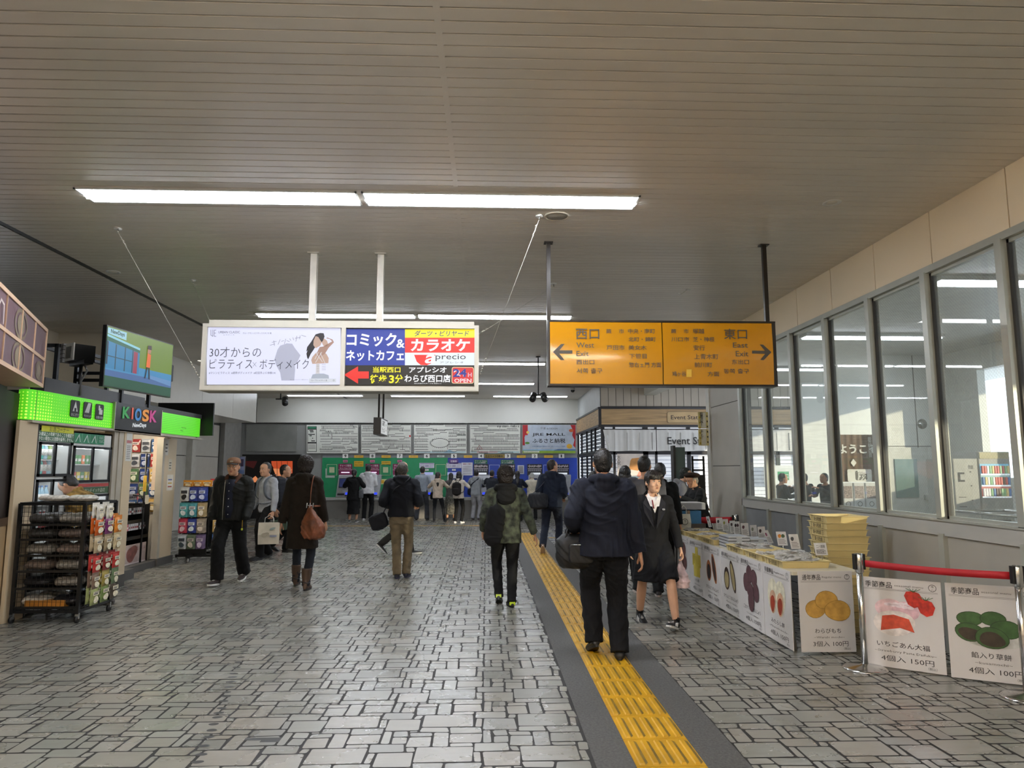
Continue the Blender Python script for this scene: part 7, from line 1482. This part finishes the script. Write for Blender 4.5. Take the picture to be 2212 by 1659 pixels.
def stand(w=.10, st=.0, yaw=.12): return [(-w, st, 0, 0, yaw), (w, -st, 0, 0, -yaw)]
DN = ((-.27, .03, .80), (.27, .03, .80))
def hands_down(s, dx=.0, fwd=.04, w=.27): return [(-w * s, fwd, .83 * s), (w * s, fwd, .83 * s)]
def seen(px, py, y): return at(px, py, Y=y).x
NAVY = cloth('#1b2233', .8); BLK = cloth('#0b0b0c', .85); CHAR = cloth('#2b2d33')
# -- man in cap walking toward the camera
H = Ht(503, 985, 9.95); J = person('person in brown cap, glasses and black jacket over dark shirt walking toward the camera', seen(502, 1100, 9.95), 9.95, PI, H, [(-.10, -.30, .02, -.10, .05), (.09, .22, 0, .12, -.10)], [(-.235, .13, .88), (.235, .13, .88)], head=(.05, -.02),
    top=dict(m=cloth('#121310', .65, var=.25), hem=-.07, fat=.035, sleeve=.078, cuff=.058, name='jacket', flare=.01), bottom=dict(m=BLK, thigh=.108, knee=.092, cuff=.090, drop=-.01), shoes=('high', '#2a1d1e', '#e0e0dc', None), hair='crop', face=True, skin=SKIN, vox=.0095, hide_hands=True, seed=1.0)
t = J['t']; HP = J['HP']; s = J['s']; T = J['T']; Rh = J['Rh']
m = MB(); CAPM = mat('#7a563c', .8, var=.15, scale=20, bump=.3, bscale=200); rings = []
for z, k in ((.046, 1.05), (.060, 1.07), (.085, 1.03), (.110, .88), (.126, .60), (.132, .2)): rings.append([HP(.086 * k * math.cos(a), -.012 + .104 * k * math.sin(a), z) for a in [2 * PI * j / 24 for j in range(24)]])
m.loft(rings, CAPM); m.build('cap', t); m = MB(); n = 14; rings = []
for r_, dz in ((0, .0), (.03, -.004), (.065, -.012)):
    rings.append([HP((.080 - r_ * .15) * math.cos(PI * j / n), .045 + r_ * 1.0 * math.sin(PI * j / n) + .045 * math.sin(PI * j / n), .056 + dz - .012 * abs(math.cos(PI * j / n))) for j in range(n + 1)])
m.loft(rings + [[p + Vector((0, 0, -.006)) for p in r] for r in rings[::-1]], mat('#1b1512', .7), caps=False); m.build('brim', t); m = MB(); m.M = frame(HP(-.022, .098, .065), HP(1, 0, 0) - HP(0, 0, 0), (0, 0, 1)); m.rbox((0, 0, 0), (.044, .022, .006), .01, mat('#c9b9a6', .6)); m.build('cap_badge', t)
m = MB(); GLM = mat('#8a7450', .3, .8)
for sd in (-1, 1): m.tube([HP(sd * .033 + .021 * math.cos(a), .104 - .006 * abs(math.cos(a)), .002 + .018 * math.sin(a)) for a in [2 * PI * j / 16 for j in range(17)]], .0016, GLM, 5); m.tube([HP(sd * .054, .096, .006), HP(sd * .080, .02, .006)], .0016, GLM, 5)
m.tube([HP(-.012, .104, .004), HP(.012, .104, .004)], .0016, GLM, 5); m.build('glasses', t)
m = MB(); SH = cloth('#15192a', .7); m.loft([[T(.085 * (1 - .0) * math.cos(a), .045 + .120 * math.sin(a), z) for a in [PI * j / 12 for j in range(13)]] + [T(.05, .02, z), T(-.05, .02, z)] for z in (-.03, .1, .25, .40, .49)], SH); m.build('shirt', t)
m = MB()
for k in range(5): m.ball(T(.0, .168, .02 + .105 * k), .007, mat('#c9c6bd', .3, .5), 5)
m.build('buttons', t); m = MB(); m.tube([T(.055, .168, .48), T(.062, .175, .30), T(.068, .172, .1), T(.07, .170, -.05)], .004, mat('#b9b4a6', .3, .8), 5); m.build('zipper', t)
m = MB(); CO = cloth('#4a2c1c', .8); 
for sd in (-1, 1): limb(m, [T(0, -.085, .555), T(sd * .070, -.04, .548), T(sd * .078, .05, .515), T(sd * .060, .125, .44)], [.022, .026, .03, .016], CO, 10)
soft(m, 'collar', t, .008); m = MB(); m.tube([T(-.2, .16, -.06), T(-.2, .165, -.16)], .003, YEL, 5); m.ball(T(-.2, .168, -.18), (.014, .008, .018), mat('#b9c93a', .4), 6); m.build('zip_tag', t)

# -- man with grey sweater and backpack
y_ = 12.55; H = Ht(572, 996, y_); J = person('person in grey sweater and black trousers with a large backpack, looking left', seen(576, 1100, y_), y_, PI * .80, H, [(-.09, .18, 0, .05, .1), (.10, -.16, .01, -.2, -.1)], [(-.255, .06, .83), (.27, .10, .86)], head=(.15, 0), lean=.04,
    top=dict(m=cloth('#96979a', .9), hem=-.10, fat=.005, sleeve=.064, cuff=.046, name='sweater', fold=.8), bottom=dict(m=BLK, thigh=.105, knee=.085, cuff=.075), shoes=('sneaker', '#17181a', '#232325', None), hair='short', hcol=mat('#3a3835', .5, var=.4, scale=60), face=True, vox=.0105, curl=(.9, .5), seed=2.0)
backpack('dark grey hiking backpack with a pink patch on the person in grey sweater', J, cloth('#23252b'), cloth('#5a6069'), z=.27, h=.52, w=.32, d=.20, extra=lambda m: m.ball((.155, .0, .0), (.03, .06, .075), mat('#b53a6a', .6), 7))
J['t']; m_ = J
t = J['t']; T = J['T']; m = MB(); strapline(m, [T(-.155, .02, .08), T(-.10, .125, .07), T(.10, .125, .07), T(.155, .02, .08)], .016, .006, cloth('#5a6069')); m.build('waist_strap', t)
w_ = xform(J, J['arms'][0][2] + Vector((0, .0, -.11)))
paper_bag('paper_bag', 'cream paper carrier bag held by the person in grey sweater', (w_.x - .04, w_.y - .05, w_.z - .44), .25, .34, .36, .12, mat('#b9af9c', .75, var=.12, scale=5), lambda m: (m.ell(.06, .08, .05, .02, 0, mat('#8f9a94', .7), rot=.3), m.rect(.02, -.06, .13, -.03, 0, mat('#8d92a6', .7)), m.ell(-.06, -.02, .06, .04, 0, mat('#a69c88', .7), wob=.2)))
m = MB(); m.M = None; rounded(m, (-.13, -.07, 0), (.13, .07, .2), cloth('#2b3a2c'), .6); o = MB(); t = thing('shopping_bag', 'small dark green patterned bag beside the cream paper bag', 'bag', (w_.x + .09, w_.y + .12, w_.z - .24)); soft(m, 'bag_body', t, .009, folds(.006, 30, 4)); m = MB(); m.tube([(-.07, 0, .19), (0, 0, .27), (.07, 0, .19)], .007, cloth('#2b3a2c'), 6); m.build('handle', t)
# -- person mostly hidden behind them, walking away to the right
y_ = 13.6; person('person in grey clothes and black boots mostly hidden behind the backpack', seen(606, 1190, y_), y_, -PI * .5, 1.66, [(-.09, -.22, .06, -.5, 0), (.09, .12, 0, 0, 0)], [(-.26, .10, .82), (.26, -.05, .82)], top=dict(m=cloth('#3a3a40'), hem=-.30, name='coat', fat=.01), bottom=dict(m=BLK), shoes=('leather', '#131313', '#1b1b1b', None), hair='short', vox=.014, seed=3.0)
# -- woman in brown coat
y_ = 9.45; H = Ht(655, 983, y_); J = person('person with curly dark hair in long brown coat and tan boots walking away', seen(654, 1150, y_), y_, .03, H, [(-.12, .24, 0, -.0, .05), (.10, -.16, 0, -.06, -.05)], [(-.285, -.03, .78), (.27, .10, .84)], lean=.02, fem=True,
    top=dict(m=cloth('#241d16', .9, bscale=320), hem=-.40, fat=.035, sleeve=.070, cuff=.056, flare=.015, name='coat', hood=True, fold=.7), bottom=dict(m=cloth('#22262e'), thigh=.088, knee=.062, cuff=.052), shoes=('boot', '#4a3526', '#1d1713', None), hair='bushy', hcol=HAIRB, vox=.0095, curl=(.35, .5), seed=4.0)
T = J['T']; LB_ = mat('#7a4428', .45, var=.45, scale=9, bump=.3, bscale=40); t = thing('shoulder_bag', 'brown leather bucket bag hanging behind the person in the long brown coat', 'bag', tuple(J['t'].location)); m = MB(); c = T(.17, -.17, -.02); rr_ = []
for z, rx, ry, ox in ((.0, .06, .04, .03), (.02, .13, .08, .02), (.09, .155, .10, .01), (.17, .150, .095, 0), (.25, .12, .075, -.015), (.33, .075, .05, -.03), (.40, .035, .028, -.04), (.44, .02, .02, -.045)): rr_.append([c + Vector((ox + rx * math.cos(a) * (1 + .07 * math.sin(4 * a)), ry * math.sin(a) * (1 + .07 * math.cos(5 * a)), z - .26)) for a in [2 * PI * j / 20 for j in range(20)]])
m.loft(rr_, LB_); soft(m, 'bag_body', t, .008, folds(.009, 34, 6, .1)); m = MB(); c2 = c + Vector((-.045, 0, .17)); strapline(m, [c2 + Vector((0, 0, 0)), T(.125, -.14, .38), T(.13, -.05, .53), T(.14, .08, .47), T(.17, .12, .3), T(.22, .02, .16), c2 + Vector((.05, .0, .0))], .013, .006, LB_); m.build('strap', t)
m = MB(); 
for k in range(5): m.tube([c2 + Vector((-.04 + .02 * k, -.02, -.02 + .03 * (k % 2))), c2 + Vector((-.03 + .02 * k, -.035, .01 + .03 * ((k + 1) % 2)))], .006, mat('#c9c9cc', .4), 6)
m.build('knot', t)
# -- man in navy jacket and khaki trousers
y_ = 10.25; H = Ht(868, 992, y_); J = person('person with thinning hair in navy jacket and khaki trousers walking away', seen(866, 1150, y_), y_, .0, H, [(-.045, .0, 0, 0, .1), (.075, .10, .0, -.05, -.1)], [(-.215, .16, 1.02), (.22, .17, 1.04)], lean=.03,
    top=dict(m=cloth('#10131c', .8), hem=-.03, fat=.03, sleeve=.070, cuff=.055, name='jacket', hood=True, fold=.8), bottom=dict(m=cloth('#7d705a', .9), thigh=.094, knee=.070, cuff=.066, fold=1.2), shoes=('sneaker', '#262738', '#2f3150', None), hair='bald', hcol=HAIRG, vox=.0095, hide_hands=False, curl=(.8, .8), seed=5.0)
T = J['T']; t = thing('shoulder_bag', 'navy shoulder bag hanging left of the khaki trousers', 'bag', tuple(J['t'].location)); m = MB(Matrix.Translation(T(-.33, .0, -.09)) @ Matrix.Rotation(-.35, 4, 'Y')); rounded(m, (-.13, -.06, -.13), (.13, .06, .12), cloth('#13151d', .6), .4); soft(m, 'bag_body', t, .009, folds(.004, 30, 2)); m = MB(); strapline(m, [T(-.27, 0, .02), T(-.20, .02, .16), T(-.10, -.135, .36), T(.09, -.13, .50), T(.12, -.03, .55), T(.1, .12, .42)], .016, .005, cloth('#13151d', .6)); m.build('strap', t)
y_ = 13.2; person('person in dark clothes mid-stride hidden behind the khaki trousers', seen(858, 1190, y_), y_, -PI * .45, 1.62, [(-.09, -.34, .12, -.8, 0), (.09, .26, 0, .05, 0)], [(-.2, .12, .9), (.2, .1, .9)], top=dict(m=BLK, hem=-.08), bottom=dict(m=cloth('#26241f')), shoes=('sneaker', '#1a1a1b', '#c4c4c0', None), hair='short', vox=.014, seed=6.0)
# -- queue at the machines
def q(label, px, top_px, foot, **k):
    g = at(px, foot, Z=0); y = min(g.y, 21.7); H = min(1.80, max(1.45, Ht(px, top_px, y))); k.setdefault('vox', .015); return person(label, seen(px, foot, y), y, k.pop('rz', 0), H, k.pop('feet', stand(.10)), k.pop('hands', [(-.16, .28, 1.1), (.16, .28, 1.1)]), **k), H
J, H = q('person with dark ponytail in loose black coat and long black skirt at the machines', 762, 1012, 1128, fem=True, hair='pony', top=dict(m=BLK, hem=-.22, fat=.04, flare=.03, sleeve=.08, name='coat'), bottom=dict(kind='skirt', m=BLK, hem=.27, r=.21), shoes=('flat', '#17171a', '#c9c9c9', None), seed=7.0)
T = J['T']; t = thing('shoulder_bag', 'grey patterned tote bag by the person in the long black skirt', 'bag', tuple(J['t'].location)); m = MB(Matrix.Translation(T(.25, -.02, .02))); rounded(m, (-.06, -.12, -.17), (.06, .12, .12), cloth('#55565a'), .5); soft(m, 'bag_body', t, .01, folds(.004, 40, 2)); m = MB(); m.tube([T(.25, -.05, .12), T(.2, 0, .3), T(.25, .05, .12)], .01, cloth('#55565a'), 6); m.build('strap', t)
J, H = q('person in white hoodie and black trousers using ticket machine eight', 793, 1002, 1120, top=dict(m=cloth('#c9cacc', .9), hem=-.10, fat=.03, sleeve=.075, name='hoodie', hood=True), bottom=dict(m=BLK), shoes=('sneaker', '#d0d0d0', '#e0e0e0', None), seed=8.0)
J, H = q('person in pale grey shirt and dark grey trousers at machine six', 911, 1006, 1122, top=dict(m=cloth('#8f98a3', .8), hem=-.02, sleeve=.055, name='shirt', fold=.8), bottom=dict(m=cloth('#3a3c42'), thigh=.1, cuff=.08), feet=stand(.16), shoes=('leather', '#151515', '#151515', None), seed=9.0)
t = thing('handbag', 'small black bag hanging at the side of the grey-shirted person', 'bag', tuple(xform(J, (.30, .05, .62)))); m = MB(); rounded(m, (-.05, -.14, 0), (.05, .14, .24), BLK, .5); soft(m, 'bag_body', t, .012); m = MB(); m.tube([(0, -.06, .23), (0, 0, .33), (0, .06, .23)], .008, BLK, 6); m.build('handle', t)
J, H = q('person with shoulder length hair in beige hooded jacket waiting in the queue', 945, 1018, 1128, fem=True, hair='long', feet=[(-.10, .0, 0, 0, .1), (.20, .1, 0, 0, -.2)], top=dict(m=cloth('#b5a695', .85), hem=-.10, fat=.02, name='jacket', hood=True), bottom=dict(m=cloth('#16181c'), thigh=.085, knee=.06, cuff=.05), shoes=('leather', '#17171a', '#17171a', None), head=(-.7, 0), seed=10.0)
J, H = q('person with long hair in grey top and checked skirt half hidden in the queue', 973, 1020, 1123, fem=True, hair='long', top=dict(m=cloth('#4e4c4b'), hem=-.14, fat=.02, name='cardigan'), bottom=dict(kind='skirt', m=mat('#5a5850', .9, var=.6, scale=22), hem=.22, r=.17), seed=11.0)
J, H = q('person with dark bob hair in cream jacket and black trousers at machine five', 990, 1017, 1130, fem=True, hair='bob', top=dict(m=cloth('#bfb6aa', .85), hem=-.10, fat=.03, name='jacket'), bottom=dict(m=BLK, thigh=.088, knee=.065, cuff=.055), shoes=('sneaker', '#c4c4c4', '#dddddd', None), rz=-.3, seed=12.0)
backpack('small black backpack on the person in the cream jacket', J, cloth('#1a1716'), z=.22, h=.40, w=.27, d=.13)
J, H = q('person in light grey hoodie and grey sweatpants at the machines', 1028, 1013, 1122, top=dict(m=cloth('#8b8f94', .9), hem=-.08, fat=.02, name='hoodie', hood=True), bottom=dict(m=cloth('#97979b', .9), cuff=.075), rz=-.25, shoes=('sneaker', '#2a2220', '#5a4a44', None), seed=13.0)
T = J['T']; m = MB(); t = thing('sling_bag', 'dark blue sling bag across the grey hoodie', 'bag', tuple(J['t'].location), J['t'].rotation_euler.z); rounded(m, tuple(T(-.30, -.06, -.08)), tuple(T(-.14, .06, .15)), cloth('#15192a'), .5); soft(m, 'bag_body', t, .012); m = MB(); strapline(m, [T(-.2, 0, .15), T(-.12, -.13, .3), T(.08, -.13, .46), T(.11, 0, .52)], .018, .005, cloth('#15192a')); m.build('strap', t)
J, H = q('person in dark jacket partly hidden behind the camouflage backpack wearer', 1062, 1014, 1124, top=dict(m=cloth('#24272e'), fat=.03), bottom=dict(m=cloth('#1c1e24')), rz=-.2, seed=14.0)
J, H = q('person in dark coat at machine three, just beyond the camouflage jacket', 1118, 1016, 1126, fem=True, hair='long', top=dict(m=cloth('#1b2030'), fat=.02), bottom=dict(m=BLK), seed=15.0)
J, H = q('grey-haired person in cream jacket and white hat bending at machine two', 1150, 1018, 1122, lean=.28, hcol=mat('#a9a9a4', .7, var=.2), top=dict(m=cloth('#b5ae9c', .8), hem=-.14, fat=.03, name='jacket', fold=.7), bottom=dict(m=BLK), hands=[(-.2, .45, 1.0), (.2, .45, 1.0)], seed=16.0)
# -- person in camouflage jacket
y_ = 8.25; H = Ht(1088, 1004, y_); CAMO = mat('#33382c', .9, var=.9, scale=14, bump=.3, bscale=200)
J = person('person with wavy dark hair in camouflage jacket and yellow-heeled sneakers', seen(1092, 1200, y_), y_, .04, H, [(-.075, .05, .03, -.45, -.1), (.06, -.14, 0, -.05, .1)], [(-.26, .08, .84), (.34, .02, .80)], lean=.05,
    top=dict(m=CAMO, hem=-.16, fat=.03, sleeve=.066, cuff=.052, name='jacket', hood=False), bottom=dict(m=BLK, thigh=.098, knee=.072, cuff=.058), shoes=('leather', '#1a1a1c', '#111111', '#b5c92a'), hair='bushy', hcol=HAIRB, vox=.0095, seed=17.0, curl=(.5, .4))
T = J['T']; t = J['t']; m = MB(); limb(m, [T(-.085, .055, .49), T(-.115, -.03, .515), T(-.07, -.10, .525), T(0, -.125, .515), T(.07, -.10, .525), T(.115, -.03, .515), T(.085, .055, .49)], [.03, .04, .055, .06, .055, .04, .03], BLK, 12); m.ball(T(0, -.13, .42), (.12, .055, .11), BLK, 9); soft(m, 'hood', t, .009, folds(.006, 30, 2))
t = thing('shoulder_bag', 'slack black shoulder bag on the left of the camouflage jacket', 'bag', tuple(J['t'].location), .04); m = MB(Matrix.Translation(T(-.14, -.17, .04)) @ Matrix.Rotation(.15, 4, 'Y')); rounded(m, (-.12, -.06, -.22), (.10, .06, .26), BLK, .6); soft(m, 'bag_body', t, .009, folds(.008, 26, 5)); m = MB(); strapline(m, [T(-.12, -.17, .28), T(-.11, -.08, .5), T(-.1, .08, .48), T(-.13, .14, .3)], .02, .006, BLK); m.build('strap', t)
# -- man in dark blue jacket looking right
y_ = 13.3; H = Ht(1193, 990, y_); J = person('person in dark blue jacket striding away with a black bag, face turned right', seen(1192, 1100, y_), y_, -.25, H, [(-.12, -.34, .10, -.85, .15), (.10, .20, 0, 0, -.1)], [(-.20, .02, .92), (.20, .22, 1.02)], lean=.06, head=(-.75, 0),
    top=dict(m=cloth('#121a2a', .8), hem=-.10, fat=.03, sleeve=.068, name='jacket', hood=True), bottom=dict(m=cloth('#171c2a')), shoes=('sneaker', '#6a5648', '#b9a594', None), hair='short', hcol=HAIRB, vox=.012, face=True, seed=18.0, curl=(.8, .5))
T = J['T']; t = thing('shoulder_bag', 'black bag hung behind the person in dark blue jacket', 'bag', tuple(J['t'].location), -.25); m = MB(Matrix.Translation(T(-.20, -.20, .02))); rounded(m, (-.22, -.08, -.16), (.17, .08, .16), cloth('#14161d', .6), .5); soft(m, 'bag_body', t, .011, folds(.006, 30, 5)); m = MB(); strapline(m, [T(-.32, -.18, .16), T(-.13, -.12, .36), T(-.10, .02, .53)], .018, .006, cloth('#3a3d45')); m.build('strap', t)
# -- large man with duffel bag
y_ = 5.98; H = Ht(1310, 962, y_); J = person('person in navy hooded jacket and black trousers walking away, carrying a black duffel bag', seen(1306, 1200, y_), y_, -.06, H, [(-.085, .08, .045, -.40, .15), (.105, -.06, .0, -.06, -.12)], [(-.25, .10, 1.05), (.30, -.02, .83)], lean=.01,
    top=dict(m=cloth('#121624', .8, bscale=340), hem=-.10, fat=.045, sleeve=.078, cuff=.062, name='jacket', hood=True, fold=1.2, flare=.012), bottom=dict(m=cloth('#0c0d11'), thigh=.112, knee=.09, cuff=.078, fold=1.3), shoes=('leather', '#1a1917', '#121212', None), hair='crop', vox=.0085, curl=(1.15, .45), seed=19.0)
T = J['T']; w_ = J['arms'][0][2]; DB = mat('#0b0b0d', .55, var=.2, bump=.3, bscale=300); t = thing('duffel_bag', 'large black travel bag carried in the left hand of the person in the navy jacket', 'bag', tuple(J['t'].location), -.06)
c = w_ + Vector((.03, -.03, -.18)); m = MB(Matrix.Translation(c)); rr_ = []
for i in range(13):
    u = -1 + 2 * i / 12; k = (1 - abs(u) ** 6) ** .4 if abs(u) < 1 else .55; rr_.append([(u * .19, .105 * k * math.copysign(abs(math.cos(a)) ** .7, math.cos(a)), -.01 + .155 * k * math.copysign(abs(math.sin(a)) ** .7, math.sin(a)) * (1.0 if math.sin(a) < 0 else .92)) for a in [2 * PI * j / 20 for j in range(20)]])
m.loft(rr_, DB); soft(m, 'bag_body', t, .007, folds(.007, 30, 2)); m = MB(Matrix.Translation(c)); rounded(m, (-.085, -.135, -.12), (.13, -.08, .07), DB, .35); soft(m, 'front_pocket', t, .006, folds(.002, 40, 1)); m = MB(Matrix.Translation(c)); m.tube([(-.07, -.137, .05), (.115, -.137, .05)], .004, STEEL, 5); m.build('zipper', t)
for dy in (-.05, .05): m = MB(); m.tube(smooth_path([tuple(c + Vector((-.11, dy * 1.4, .10))), tuple(c + Vector((-.085, dy, .17))), tuple(w_ + Vector((-.035, dy * .15, -.085))), tuple(w_ + Vector((.035, dy * .15, -.085))), tuple(c + Vector((.10, dy, .17))), tuple(c + Vector((.12, dy * 1.4, .10)))], 4), .009, DB, 8); m.build('handle', t)
m = MB(Matrix.Translation(c)); m.box((.17, -.05, -.08), (.185, -.02, .06), DB); m.box((.10, -.145, .09), (.115, -.125, .13), STEEL); m.build('luggage_tag', t)
# -- schoolgirl
y_ = 7.12; H = Ht(1420, 1012, y_); FS = SKIN2; J = person('person in navy blazer, white shirt and dark skirt striding toward the camera', seen(1412, 1200, y_), y_, PI - .12, H, [(-.16, .22, .015, .30, -.55), (.13, -.26, .0, -.22, .25)], [(-.26, .02, .77), (.24, .20, .80)], fem=True, lean=.03, twist=.05, head=(.30, .04), skin=FS,
    top=dict(m=cloth('#0d0d12', .8), hem=-.20, fat=.02, sleeve=.060, cuff=.050, name='blazer', collar=False, flare=.01, fold=.8), bottom=dict(kind='skirt', m=cloth('#0b0c11', .85), hem=.50, r=.235), shoes=('high', '#101012', '#c9c9c6', '#d8d8d8'), hair='girl', hcol=mat('#1a1413', .5, var=.3, scale=40), face=True, vox=.0085, seed=20.0, curl=(.6, .4))
T = J['T']; t = J['t']; m = MB(); WS = mat('#d3cfd0', .7, var=.04); m.poly([T(-.055, .085, .515), T(-.05, .128, .46), T(0, .150, .33), T(.05, .128, .46), T(.055, .085, .515), T(0, .07, .50)], WS); m.poly([T(0, .150, .33), T(-.02, .136, .40), T(.02, .136, .40)], WS)
for sd in (-1, 1): m.prism([T(sd * .058, .06, .545), T(sd * .080, .085, .505), T(sd * .048, .142, .405), T(sd * .006, .140, .40), T(sd * .03, .11, .49)], T(0, .006, .0) - T(0, 0, 0), WS)
m.build('shirt_collar', t)
m = MB(); LP = cloth('#1b1b22', .7)
for sd in (-1, 1): m.prism([T(sd * .075, .07, .51), T(sd * .125, .105, .44), T(sd * .115, .135, .34), T(sd * .012, .158, .16), T(sd * .035, .152, .34)], T(0, .006, 0) - T(0, 0, 0), LP)
m.build('lapels', t); m = MB(); m.ball(T(-.095, .15, .37), (.016, .006, .012), mat('#8a8d94', .3, .5), 6); m.build('badge', t)
m = MB(); m.tube([T(.028, .150, .475), T(.012, .153, .38)], .007, mat('#7a1f2c', .7), 6); m.build('ribbon', t)
w_ = xform(J, J['arms'][0][2] + Vector((0, .02, -.10))); PB = mat('#c4aeb0', .6, var=.5, scale=12, stretch=(1, 1, .4))
t = thing('plastic_bag', 'small pale pink plastic bag hanging from the hand of the person in the blazer', 'bag', (w_.x, w_.y, w_.z - .30)); m = MB(); m.loft([[(rx * math.cos(a) * (1 + .12 * math.sin(3 * a)), ry * math.sin(a) * (1 + .1 * math.cos(4 * a)), z) for a in [2 * PI * j / 16 for j in range(16)]] for z, rx, ry in ((0, .05, .03), (.01, .085, .045), (.07, .09, .05), (.14, .065, .035), (.22, .028, .016), (.30, .012, .01))], PB); soft(m, 'bag_body', t, .006, folds(.008, 50, 3, .1))
# -- people behind the schoolgirl
y_ = 8.8; H = Ht(1398, 980, y_); J = person('person in grey suit with black shoulder strap behind the person in the blazer', seen(1396, 1150, y_), y_, -.1, H, [(-.10, .12, .0, 0, .1), (.12, -.10, 0, -.1, -.1)], [(-.26, .1, .85), (.26, .08, .85)], head=(-.35, 0), top=dict(m=cloth('#515158', .8), hem=-.18, fat=.02, name='suit_jacket', collar=False, fold=.7), bottom=dict(m=cloth('#17191c')), shoes=('sneaker', '#1c1a1c', '#a89c96', None), hair='crop', vox=.011, seed=21.0)
T = J['T']; t = thing('shoulder_bag', 'black bag worn diagonally over the grey suit jacket', 'bag', tuple(J['t'].location), -.1); m = MB(); strapline(m, [T(.13, .06, .47), T(.12, -.06, .51), T(.04, -.148, .38), T(-.1, -.155, .2), T(-.22, -.12, .06)], .03, .006, BLK); m.build('strap', t); m = MB(Matrix.Translation(T(-.24, -.08, -.06))); rounded(m, (-.07, -.13, -.13), (.07, .13, .13), BLK, .5); soft(m, 'bag_body', t, .01)
y_ = 9.9; H = Ht(1352, 1003, y_); person('person with straight dark bob seen between the navy jacket and the grey suit', seen(1352, 1100, y_), y_, .1, H, stand(.09, .1), hands_down(.95), fem=True, hair='bob', top=dict(m=cloth('#2b2a30'), fat=.01), bottom=dict(m=BLK), vox=.013, seed=22.0)
y_ = 9.6; person('person in black jacket hidden behind the grey suit, only the hair showing', seen(1428, 1100, y_), y_, -.2, 1.66, stand(.09, .1), hands_down(.95), hair='short', top=dict(m=BLK, fat=.02), bottom=dict(m=BLK), shoes=('sneaker', '#1c1a1c', '#b5a9a0', None), vox=.013, seed=23.0)
y_ = 11.0; H = Ht(1255, 1015, y_); person('person in dark jacket just showing left of the navy hooded jacket', seen(1283, 1100, y_), y_, .0, min(H, 1.62), stand(.09, .1), hands_down(.95), hair='short', top=dict(m=BLK, fat=.02), bottom=dict(m=BLK), vox=.015, seed=24.0)
# -- customer and shop woman
y_ = 11.55; H = Ht(1470, 1006, y_); J = person('person in dark cap and grey hoodie leaning over the cash desk', seen(1466, 1100, y_), y_, -1.75, H, stand(.12), [(-.12, .27, 1.12), (.14, .25, 1.10)], lean=.16, head=(.0, -.12), top=dict(m=cloth('#7a7a7e', .9), hem=-.12, fat=.025, name='hoodie', hood=True), bottom=dict(m=BLK), hair='short', hcol=mat('#1c211e', .7), face=True, vox=.011, seed=25.0, skin=SKIN2)
y_ = 10.85; H = Ht(1510, 1016, y_); J = person('elderly person in brown beret and dark apron serving behind the stall, facing left', seen(1515, 1100, y_), y_, PI * .5 + .25, H, stand(.10), [(-.10, .40, 1.12), (.13, .36, 1.06)], fem=True, lean=.20, head=(.1, -.1), top=dict(m=cloth('#191a1b'), hem=-.1, fat=.02, name='shirt'), bottom=dict(m=BLK), hair='short', hcol=mat('#7a756c', .7, var=.3), face=True, vox=.011, seed=26.0)
t = J['t']; HP = J['HP']; T = J['T']; m = MB(); m.ball(HP(.0, -.03, .085), (.115, .13, .045), cloth('#2a1d16'), 9); m.ball(HP(0, -.02, .06), (.092, .108, .03), cloth('#2a1d16'), 8); m.build('beret', t); m = MB(); m.loft([[T((.178 + k) * math.cos(a), (.125 + k) * math.sin(a), z) for a in [2 * PI * j / 24 for j in range(24)]] for z, k in ((-.42, .02), (-.2, .012), (.0, .004), (.12, -.012))], cloth('#241813')); m.build('apron', t)
m = MB(); 
for sd in (-1, 1): strapline(m, [T(sd * .10, -.12, .1), T(-sd * .06, -.135, .38), T(-sd * .09, -.02, .53)], .012, .004, cloth('#8a6a50'))
m.build('apron_strap', t)
# -- person stooping behind the wire rack
g = at(207, 1306, Z=0); J = person('person in mustard patterned jacket and jeans stooping at the coolers behind the wire rack', g.x + .02, g.y - .10, PI * .5 - .05, 1.66, [(-.10, .10, 0, 0, 0), (.10, -.12, 0, 0, 0)], [(-.16, .38, .82), (.18, .36, .85)], lean=.60, head=(0, -.35), drop=.03, top=dict(m=mat('#8a6c34', .9, var=.5, scale=14, bump=.3, bscale=200), hem=-.06, fat=.02, name='jacket'), bottom=dict(m=mat('#6d747c', .9, var=.3, scale=10, bump=.3, bscale=200)), shoes=('sneaker', '#3a3330', '#4a4540', None), hair='short', vox=.012, fem=True, seed=27.0)
# -- three people in suits behind the glass
for px, yy, rz_, sd_, lab in ((1688, 14.6, -PI * .5, 31., 'person in black suit seen through the second window pane, facing right'), (1738, 15.2, .3, 32., 'person in dark suit seen edge on behind a window post, facing away'), (1782, 14.8, PI * .6, 33., 'person in dark suit and white shirt seen through the third window pane, facing left')):
    person(lab, seen(px, 1030, yy), yy, rz_, Ht(px, 1020, yy), stand(.1), [(-.15, .32, 1.15), (.2, .2, 1.0)], top=dict(m=cloth('#16181b'), hem=-.16, name='suit_jacket', collar=False), bottom=dict(m=BLK), hair='short', face=True, vox=.015, seed=sd_)
m = MB(); m.box((0, 0, 0), (.9, .02, .5), mat('#dfe2e0', .5)); m.M = frame((.35, -.002, .12), (1, 0, 0), (0, 0, 1)); m.rect(0, 0, .3, .22, 0, mat('#2a8a5a', .4, emit=.3)); m.text('出口', .06, .06, .09, mat('#dfe8df', .5, var=0)); o = m.build('green_notice_board'); o.location = (7.2, 17.9, 1.15); tag(o, 'white board with a green notice behind the suited people', 'notice')
for sc_ in list(bpy.data.scenes):
    if sc_ is not SC: bpy.data.scenes.remove(sc_)
